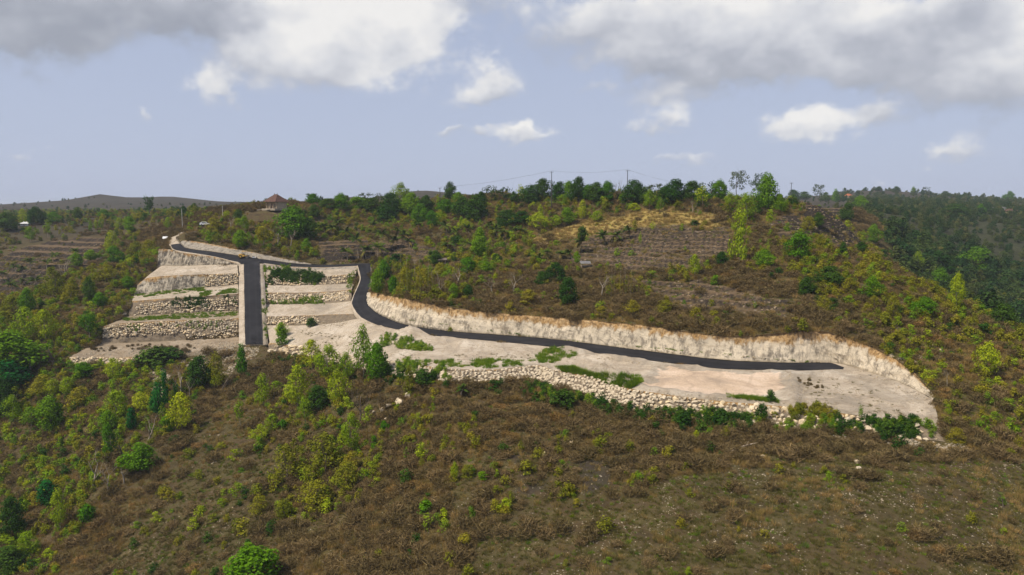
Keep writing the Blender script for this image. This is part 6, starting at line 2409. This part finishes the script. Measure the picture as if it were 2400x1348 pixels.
def hip_roof(name, w_, d_, z0, rise, ridge, over, mat, parent, courses=9):
    """hipped roof of overlapping tile courses; each slope a piece"""
    W2, D2 = w_ / 2 + over, d_ / 2 + over
    base = [Vector((-W2, -D2, z0)), Vector((W2, -D2, z0)), Vector((W2, D2, z0)), Vector((-W2, D2, z0))]
    r0, r1 = Vector((-ridge / 2, 0, z0 + rise)), Vector((ridge / 2, 0, z0 + rise))
    bm = bmesh.new()
    for a, b, t0, t1 in ((base[0], base[1], r0, r1), (base[1], base[2], r1, r1), (base[2], base[3], r1, r0), (base[3], base[0], r0, r0)):
        n = (b - a).cross(t0 - a).normalized()
        for k in range(courses):
            f0, f1 = k / courses, (k + 1) / courses
            lo0, lo1 = a.lerp(t0, f0) + n * 0.07, b.lerp(t1, f0) + n * 0.07
            hi0, hi1 = a.lerp(t0, f1), b.lerp(t1, f1)
            q = [bm.verts.new(v) for v in (lo0, lo1, hi1, hi0)]
            if (hi1 - hi0).length < 1e-4:
                bm.faces.new(q[:3])
            else:
                bm.faces.new(q)
            e = [bm.verts.new(v) for v in (a.lerp(t0, f0) - n * 0.02, b.lerp(t1, f0) - n * 0.02, lo1, lo0)]
            bm.faces.new(e)
    q = [bm.verts.new(v - Vector((0, 0, 0.05))) for v in base]
    bm.faces.new(q[::-1])
    bmesh.ops.delete(bm, geom=[v for v in bm.verts if not v.link_faces], context='VERTS')
    o = part(name, bm, mat, parent)
    bm = bmesh.new()
    rod(bm, r0 + Vector((-0.15, 0, 0.05)), r1 + Vector((0.15, 0, 0.05)), 0.14)
    for c in base:
        rod(bm, c + Vector((0, 0, 0.05)), (r0 if c.x < 0 else r1) + Vector((0, 0, 0.05)), 0.11)
    part('ridge_cap', bm, mat, o)
    for rp in (r0, r1):
        bm = bmesh.new()
        rod(bm, rp, rp + Vector((0, 0, 0.45)), 0.16, 0.10, 6)
        rod(bm, rp + Vector((0, 0, 0.45)), rp + Vector((math.copysign(0.12, rp.x), 0, 0.75)), 0.12, 0.03, 6)
        part('finial', bm, mat, o)
    return o


def house():
    p = hit(648, 490)
    root = root_at('house', (p.x, p.y, p.z - 0.3), math.radians(-31), 'small tan house with a brown hipped tile roof on the left ridge', 'house')
    w_, d_, h_ = 7.0, 6.2, 3.1
    root.scale = (0.92, 0.92, 0.92)
    pb('plinth', (-0.4, -0.5, 0.15), (w_ + 1.8, d_ + 1.6, 0.9), MB['stonew'], root)
    wl = pb('wall', (0, 0.5, 0.6 + h_ / 2), (w_, d_ - 1.0, h_), MB['wall'], root)
    for z in (1.3, 2.1, 2.9):
        bm = bmesh.new()
        box(bm, (w_ / 2 + 0.015, 0.5, z), (0.05, d_ - 1.0, 0.10))
        part('course', bm, MB['stonew'], wl)
    # porch columns, door and windows in the front
    for x in (-3.3, -1.2, 1.0, 3.3):
        bm = bmesh.new()
        box(bm, (x, -2.85, 0.6 + 1.35), (0.26, 0.26, 2.7))
        box(bm, (x, -2.85, 0.75), (0.4, 0.4, 0.3))
        box(bm, (x, -2.85, 3.2), (0.4, 0.4, 0.18))
        part('column', bm, MB['wall'], root)
    pb('porch_beam', (0, -2.85, 3.42), (w_ + 0.2, 0.3, 0.3), MB['stonew'], root)
    dr = pb('door', (-0.2, -2.04, 1.75), (1.5, 0.12, 2.3), MB['wood'], root)
    pb('door_panel', (-0.55, -2.12, 1.75), (0.5, 0.06, 1.9), MB['wood'], dr)
    pb('door_panel', (0.15, -2.12, 1.75), (0.5, 0.06, 1.9), MB['wood'], dr)
    for x in (-2.3, 1.55, 2.7):
        wn = pb('window', (x, -2.03, 1.95), (0.85, 0.10, 1.5), MB['wood'], root)
        pb('pane', (x - 0.19, -2.10, 1.95), (0.30, 0.04, 1.3), MB['dark'], wn)
        pb('pane', (x + 0.19, -2.10, 1.95), (0.30, 0.04, 1.3), MB['dark'], wn)
        pb('sill', (x, -2.14, 1.15), (1.0, 0.2, 0.08), MB['wall'], wn)
    for k in range(3):
        pb('step', (-0.2, -3.9 - 0.32 * k, 0.45 - 0.17 * k), (2.0, 0.34, 0.17), MB['stonew'], root)
    hip_roof('roof', w_, d_ + 0.4, 3.65, 3.3, 1.8, 0.75, MB['roof'], root)
    # terrace wall in front of the house
    a, b = hit(602, 494), hit(702, 493)
    e = root_at('terrace_wall', (a.x, a.y, a.z - 0.2), math.atan2(b.y - a.y, b.x - a.x), 'low stone terrace wall in front of the house', 'wall')
    L = math.hypot(b.x - a.x, b.y - a.y)
    r = random.Random(5)
    x = 0.0
    while x < L:
        ln = r.uniform(0.5, 0.9)
        for kk in range(2):
            pb('stone', (x + ln / 2 + 0.2 * kk, r.uniform(-0.03, 0.03), 0.25 + 0.45 * kk), (ln - 0.05, 0.5, 0.40), MB['stonew'], e)
        x += ln


house()


# utility poles and their cables
def pole(px, py_base, py_top, label, arm=True, mat='pole', Y=None, width=0.14):
    p = hit(px, py_base)
    if Y is not None:
        q = P(px, py_top, Y)
        z0 = drop(q[0], q[1])
        p = Vector((q[0], q[1], z0))
        H = q[2] - z0
    else:
        q = P(px, py_top, p.y)
        H = q[2] - p.z
    root = root_at('utility_pole', (p.x, p.y, p.z - 0.3), 0, label, 'pole')
    bm = bmesh.new()
    rod(bm, (0, 0, 0), (0, 0, H + 0.3), width * 1.25, width * 0.8, 8)
    part('shaft', bm, MB[mat], root)
    if arm:
        bm = bmesh.new()
        box(bm, (0, 0, H + 0.05), (1.5, 0.12, 0.12))
        cr = part('crossarm', bm, MB[mat], root)
        for x in (-0.65, 0.0, 0.65):
            bm = bmesh.new()
            rod(bm, (x, 0, H + 0.1), (x, 0, H + 0.34), 0.05, 0.035, 6)
            part('insulator', bm, MB['grey'], cr)
    return Vector((p.x, p.y, p.z + H))


def cable(a, b, sag, label):
    bm = bmesh.new()
    n = 18
    pts = [a.lerp(b, i / n) - Vector((0, 0, sag * 4 * (i / n) * (1 - i / n))) for i in range(n + 1)]
    for i in range(n):
        rod(bm, pts[i], pts[i + 1], 0.030, None, 4)
    tag(part('power_cable', bm, MB['wire'], None), label, 'cable')


t1 = pole(1293, 470, 402, 'left utility pole on the tree crest', Y=272)
t2 = pole(1471, 474, 399, 'right utility pole on the tree crest', Y=266)
t0 = pole(1031, 486, 440, 'utility pole on the skyline right of the middle belt of trees', Y=330)
t3 = Vector(P(1850, 428, 250))
pole(1855, 470, 428, 'small utility pole on the skyline right of the largest crest tree', Y=300)
pole(428, 536, 489, 'tall pale concrete pole beside the left road bend', arm=False, mat='grey')
tb = pole(522, 506, 482, 'shorter pale pole left of the house', arm=False, mat='grey')
t7 = pole(7, 530, 485, 'utility pole on the skyline at the left edge', Y=385)
up = Vector((0, 0, 0.3))
cable(t1 + up, t2 + up, 0.9, 'power cable sagging between the two crest poles')
cable(t0 + up, t1 + up, 1.0, 'power cable running down from the left crest pole')
cable(t2 + up, Vector(P(1640, 436, 262)), 0.9, 'power cable running right from the right crest pole')
cable(t7 + up, Vector(P(110, 497, 420)), 0.8, 'power cable at the left edge of the skyline')
cable(t7 + up, Vector(P(-160, 488, 380)), 0.5, 'power cable leaving the picture at the left edge')


# blank white board on posts by the bend
p = hit(388, 571)
root = root_at('sign_board', (p.x, p.y, p.z - 0.2), math.radians(8), 'blank white board on two posts outside the left road bend', 'sign')
bm = bmesh.new()
box(bm, (0, 0, 2.6), (2.0, 0.08, 1.0), Matrix.Rotation(-0.55, 3, 'X'))
part('board', bm, MB['white'], root)
for x in (-0.75, 0.75):
    bm = bmesh.new()
    rod(bm, (x, 0.05, 0), (x, 0.05, 2.5), 0.05)
    part('post', bm, MB['log'], root)


def wheel(bm_parent, x, y, z, r, w_, mat_t, mat_r, parent):
    bm = bmesh.new()
    rod(bm, (x, y - w_ / 2, z), (x, y + w_ / 2, z), r, None, 16)
    t = part('wheel', bm, mat_t, parent)
    bm = bmesh.new()
    rod(bm, (x, y - w_ / 2 - 0.01, z), (x, y + w_ / 2 + 0.01, z), r * 0.55, None, 12)
    part('rim', bm, mat_r, t)


def extruded(profile, w_):
    """side profile (x, z) swept across a width, tumblehome on the upper points"""
    bm = bmesh.new()
    zs = [q[1] for q in profile]
    zm = max(zs)
    A = [bm.verts.new((x, -w_ / 2 * (0.84 if z > 0.75 * zm else 1.0), z)) for x, z in profile]
    B = [bm.verts.new((x, w_ / 2 * (0.84 if z > 0.75 * zm else 1.0), z)) for x, z in profile]
    n = len(profile)
    for k in range(n):
        bm.faces.new((A[k], A[(k + 1) % n], B[(k + 1) % n], B[k]))
    bm.faces.new(A[::-1])
    bm.faces.new(B)
    bmesh.ops.recalc_face_normals(bm, faces=bm.faces)
    return bm


# white car half hidden in the scrub by the track
p = hit(481, 529)
root = root_at('car', (p.x, p.y, p.z + 0.05), math.radians(12), 'white car half hidden in the scrub above the gravel track', 'car')
prof = [(-2.0, 0.35), (2.0, 0.35), (2.08, 0.62), (2.0, 0.85), (1.05, 1.0), (0.45, 1.48), (-1.2, 1.52), (-1.95, 1.05), (-2.06, 0.6)]
part('body', extruded(prof, 1.7), MB['white'], root, 0.03)
for s in (-1, 1):
    bm = bmesh.new()
    q = [bm.verts.new((x, s * (0.86 if z < 1.2 else 0.755), z)) for x, z in ((-1.35, 1.02), (0.75, 1.02), (0.35, 1.40), (-1.1, 1.42))]
    bm.faces.new(q if s > 0 else q[::-1])
    part('side_window', bm, MB['dark'], root)
    pb('headlight', (2.03, s * 0.62, 0.75), (0.12, 0.32, 0.16), MB['steel'], root)
    for x in (-1.25, 1.3):
        wheel(None, x, s * 0.76, 0.33, 0.33, 0.2, MB['black'], MB['steel'], root)
bm = bmesh.new()
q = [bm.verts.new(v) for v in ((1.07, -0.72, 1.03), (1.07, 0.72, 1.03), (0.50, 0.66, 1.46), (0.50, -0.66, 1.46))]
bm.faces.new(q)
part('windscreen', bm, MB['dark'], root)

# yellow road roller at the junction
p = hit(572, 605)
root = root_at('road_roller', (p.x, p.y, p.z), math.radians(6), 'yellow road roller parked at the junction', 'road roller')
part('body', extruded([(-1.7, 0.55), (0.1, 0.55), (0.25, 1.15), (-0.2, 1.25), (-1.6, 1.2), (-1.8, 0.95)], 1.2), MB['yellow'], root, 0.03)
part('hood', extruded([(-1.7, 1.2), (-0.5, 1.22), (-0.5, 1.5), (-1.6, 1.45)], 1.0), MB['yellow'], root, 0.03)
bm = bmesh.new()
box(bm, (0.75, 0.68, 0.85), (1.5, 0.12, 0.2))
box(bm, (0.75, -0.68, 0.85), (1.5, 0.12, 0.2))
box(bm, (0.15, 0, 0.85), (0.25, 1.3, 0.25))
part('yoke', bm, MB['yellow'], root)
bm = bmesh.new()
rod(bm, (1.15, -0.6, 0.6), (1.15, 0.6, 0.6), 0.6, None, 22)
part('drum', bm, MB['steel'], root)
for s in (-1, 1):
    wheel(None, -1.05, s * 0.62, 0.58, 0.58, 0.34, MB['black'], MB['yellow'], root)
pb('seat', (-0.05, 0, 1.42), (0.45, 0.5, 0.4), MB['black'], root)
bm = bmesh.new()
rod(bm, (0.30, 0, 1.2), (0.42, 0, 1.75), 0.03)
rod(bm, (0.42, -0.22, 1.75), (0.42, 0.22, 1.75), 0.025)
part('steering_column', bm, MB['black'], root)
bm = bmesh.new()
for x in (-0.4, 0.5):
    for y in (-0.55, 0.55):
        rod(bm, (x, y, 1.1), (x, y, 2.35), 0.035)
part('canopy_frame', bm, MB['black'], root)
pb('canopy', (0.05, 0, 2.38), (1.3, 1.35, 0.08), MB['yellow'], root)

# small white and black scooter beside it
p = hit(597, 607)
root = root_at('scooter', (p.x, p.y, p.z + 0.02), math.radians(20), 'small white and black scooter parked at the back of the junction', 'scooter')
part('body', extruded([(-0.75, 0.45), (-0.1, 0.35), (0.35, 0.35), (0.55, 1.0), (0.42, 1.02), (0.25, 0.5), (-0.1, 0.55), (-0.2, 0.78), (-0.8, 0.82)], 0.34), MB['white'], root, 0.02)
pb('seat', (-0.5, 0, 0.86), (0.7, 0.3, 0.12), MB['black'], root)
bm = bmesh.new()
rod(bm, (0.5, -0.33, 1.08), (0.5, 0.33, 1.08), 0.03)
rod(bm, (0.68, 0, 0.3), (0.5, 0, 1.08), 0.04)
part('handlebar', bm, MB['black'], root)
for x in (-0.6, 0.7):
    wheel(None, x, 0, 0.28, 0.28, 0.12, MB['black'], MB['steel'], root)


# shelters
def shelter(px, py, w_, d_, h_, rz, mat, label, pitch=0.35, gable=True):
    p = hit(px, py)
    root = root_at('shelter', (p.x, p.y, p.z - 0.1), rz, label, 'shelter')
    for x in (-w_ / 2 + 0.15, w_ / 2 - 0.15):
        for y in (-d_ / 2 + 0.15, d_ / 2 - 0.15):
            bm = bmesh.new()
            rod(bm, (x, y, 0), (x, y, h_), 0.07)
            part('post', bm, MB['log'], root)
    if gable:
        for s in (-1, 1):
            bm = bmesh.new()
            ln = d_ / 2 / math.cos(pitch) + 0.35
            box(bm, (0, s * (d_ / 4 + 0.10), h_ + 0.06 + (d_ / 4 - 0.08) * math.tan(pitch)), (w_ + 0.6, ln, 0.14), Matrix.Rotation(-s * pitch, 3, 'X'))
            part('roof_slope', bm, mat, root)
    else:
        n = max(2, int((w_ + 0.4) / 0.8))
        for k in range(n):
            bm = bmesh.new()
            box(bm, (-(w_ + 0.4) / 2 + (k + 0.5) * (w_ + 0.4) / n, 0, h_ + 0.03 * (k % 2)), ((w_ + 0.4) / n - 0.03, d_ + 0.5, 0.05), Matrix.Rotation(pitch, 3, 'X'))
            part('roof_sheet', bm, mat, root)
    pb('platform', (0, 0, 0.45), (w_ - 0.3, d_ - 0.3, 0.1), MB['log'], root)


shelter(1036, 620, 2.4, 2.4, 1.6, math.radians(12), MB['thatch'], 'small grey thatched shelter among the trees right of the hairpin')
shelter(1372, 626, 2.6, 1.8, 1.4, math.radians(4), MB['tin'], 'small grey sheet-roofed shelter on the hillside below the stepped field', 0.25, False)


# houses far off
def far_house(px, py, w_, d_, h_, rise, rz, roofm, wallm, label, Y=None):
    p = hit(px, py)
    root = root_at('farmhouse', (p.x, p.y, p.z - 0.4), rz, label, 'house')
    pb('wall', (0, 0, h_ / 2), (w_, d_, h_), wallm, root)
    for x in (-w_ / 4, w_ / 4):
        wn = pb('window', (x, -d_ / 2 - 0.03, h_ * 0.55), (w_ * 0.14, 0.1, h_ * 0.35), MB['wood'], root)
        pb('pane', (x, -d_ / 2 - 0.09, h_ * 0.55), (w_ * 0.10, 0.05, h_ * 0.27), MB['dark'], wn)
    pb('door', (0, -d_ / 2 - 0.03, h_ * 0.4), (w_ * 0.13, 0.1, h_ * 0.72), MB['wood'], root)
    hip_roof('roof', w_, d_, h_ - 0.05, rise, w_ * 0.4, 0.6, roofm, root, 6)


far_house(1988, 464, 8.0, 6.0, 3.0, 2.6, 0.5, MB['orange'], MB['wall'], 'far house with a bright orange roof among the trees at upper right')
far_house(60, 529, 4.2, 3.0, 1.6, 0.8, 0.1, MB['white'], MB['white'], 'white-roofed farmhouse below the skyline trees at the left edge')
far_house(2340, 496, 9.0, 6.0, 3.2, 1.6, -0.3, MB['tin'], MB['white'], 'white house among trees on the far right slope, left of two')
far_house(2366, 502, 8.0, 6.0, 3.0, 1.6, 0.3, MB['roof'], MB['wall'], 'brown-roofed house on the far right slope, right of two')

# fallen branch in the foreground
a, b, c = hit(1712, 1066), hit(1748, 1053), hit(1778, 1043)
bm = bmesh.new()
pts = [a, a.lerp(b, 0.5), b, b.lerp(c, 0.5), c]
rad = (0.13, 0.14, 0.12, 0.08, 0.04)
for k in range(4):
    rod(bm, pts[k] + Vector((0, 0, 0.45 + 0.12 * math.sin(k))), pts[k + 1] + Vector((0, 0, 0.45 + 0.12 * math.sin(k + 1))), rad[k], rad[k + 1], 7)
lg = part('fallen_branch', bm, MB['log'], None)
tag(lg, 'bleached fallen branch lying on the brown slope below the platform', 'branch')
bm = bmesh.new()
rod(bm, b + Vector((0, 0, 0.5)), b + Vector((0.5, 0.5, 0.95)), 0.05, 0.02, 6)
part('twig', bm, MB['log'], lg)

# single boulders
BO = [(898, 962, 1.3, 'leftmost white boulder below the platform'), (912, 955, 1.6, 'tall white boulder right of the leftmost one below the platform'), (905, 984, 1.0, 'lowest white boulder of the group below the platform'),
      (938, 948, 2.2, 'largest white boulder below the platform'), (924, 938, 1.3, 'white boulder above the largest one'), (955, 930, 1.4, 'white boulder at the upper right of the group below the platform'), (876, 968, 0.9, 'small boulder left of the white group'),
      (1276, 1068, 0.9, 'pale boulder on the burnt patch'), (1542, 1052, 1.0, 'round pale boulder alone on the brown slope'), (1508, 1112, 0.7, 'small pale boulder left on the lower brown slope'),
      (1338, 1042, 1.0, 'pale boulder at the upper edge of the burnt patch'), (1318, 1036, 0.8, 'smaller pale boulder at the upper edge of the burnt patch'),
      (2008, 1086, 0.8, 'pale boulder in the right foreground, upper of two'), (2012, 1100, 0.8, 'pale boulder in the right foreground, lower of two'), (1788, 1072, 0.7, 'pale boulder below the fallen branch'),
      (292, 738, 1.4, 'ochre boulder at the left end of the third terrace'), (2168, 870, 1.0, 'grey boulder on the right spur'), (2205, 826, 1.1, 'pale rock high on the right spur'), (2150, 815, 1.0, 'pale rock left of the highest one on the right spur'),
      (552, 955, 0.7, 'small white stone on the open slope below the steep road')]
for px, py, s, lab in BO:
    p = hit(px, py)
    r = random.Random(px * 3 + py)
    o = place_rock(None, (p.x, p.y, p.z + 0.2 * s), s, r, name='boulder')
    tag(o, lab, 'boulder', 'single boulders')

# ------------------------------------------------------------------ haze in the air
bm = bmesh.new()
zlo, zhi = float(gv[:, 2].min()) - 1.5, float(max(gv[:, 2].max(), CAM_Z)) + 16.0
x0, x1, y0, y1 = float(GX[0]) - 20, float(GX[-1]) + 20, float(GY[0]) - 20, float(GY[-1]) + 20
box(bm, ((x0 + x1) / 2, (y0 + y1) / 2, (zlo + zhi) / 2), (x1 - x0, y1 - y0, zhi - zlo))
hm = bpy.data.materials.new('thin haze')
hm.use_nodes = True
hn = NT(hm.node_tree)
ho = hn.n('ShaderNodeOutputMaterial')
pv = hn.n('ShaderNodeVolumePrincipled')
pv.inputs['Color'].default_value = (0.80, 0.88, 1.0, 1)
pv.inputs['Density'].default_value = HAZE
hn.link(pv.outputs[0], ho.inputs['Volume'])
hz = part('haze', bm, hm, None)
tag(hz, 'thin pale haze filling the air over the hills', kind='stuff')
hz.display_type = 'WIRE'
print('ground z', zlo, zhi)
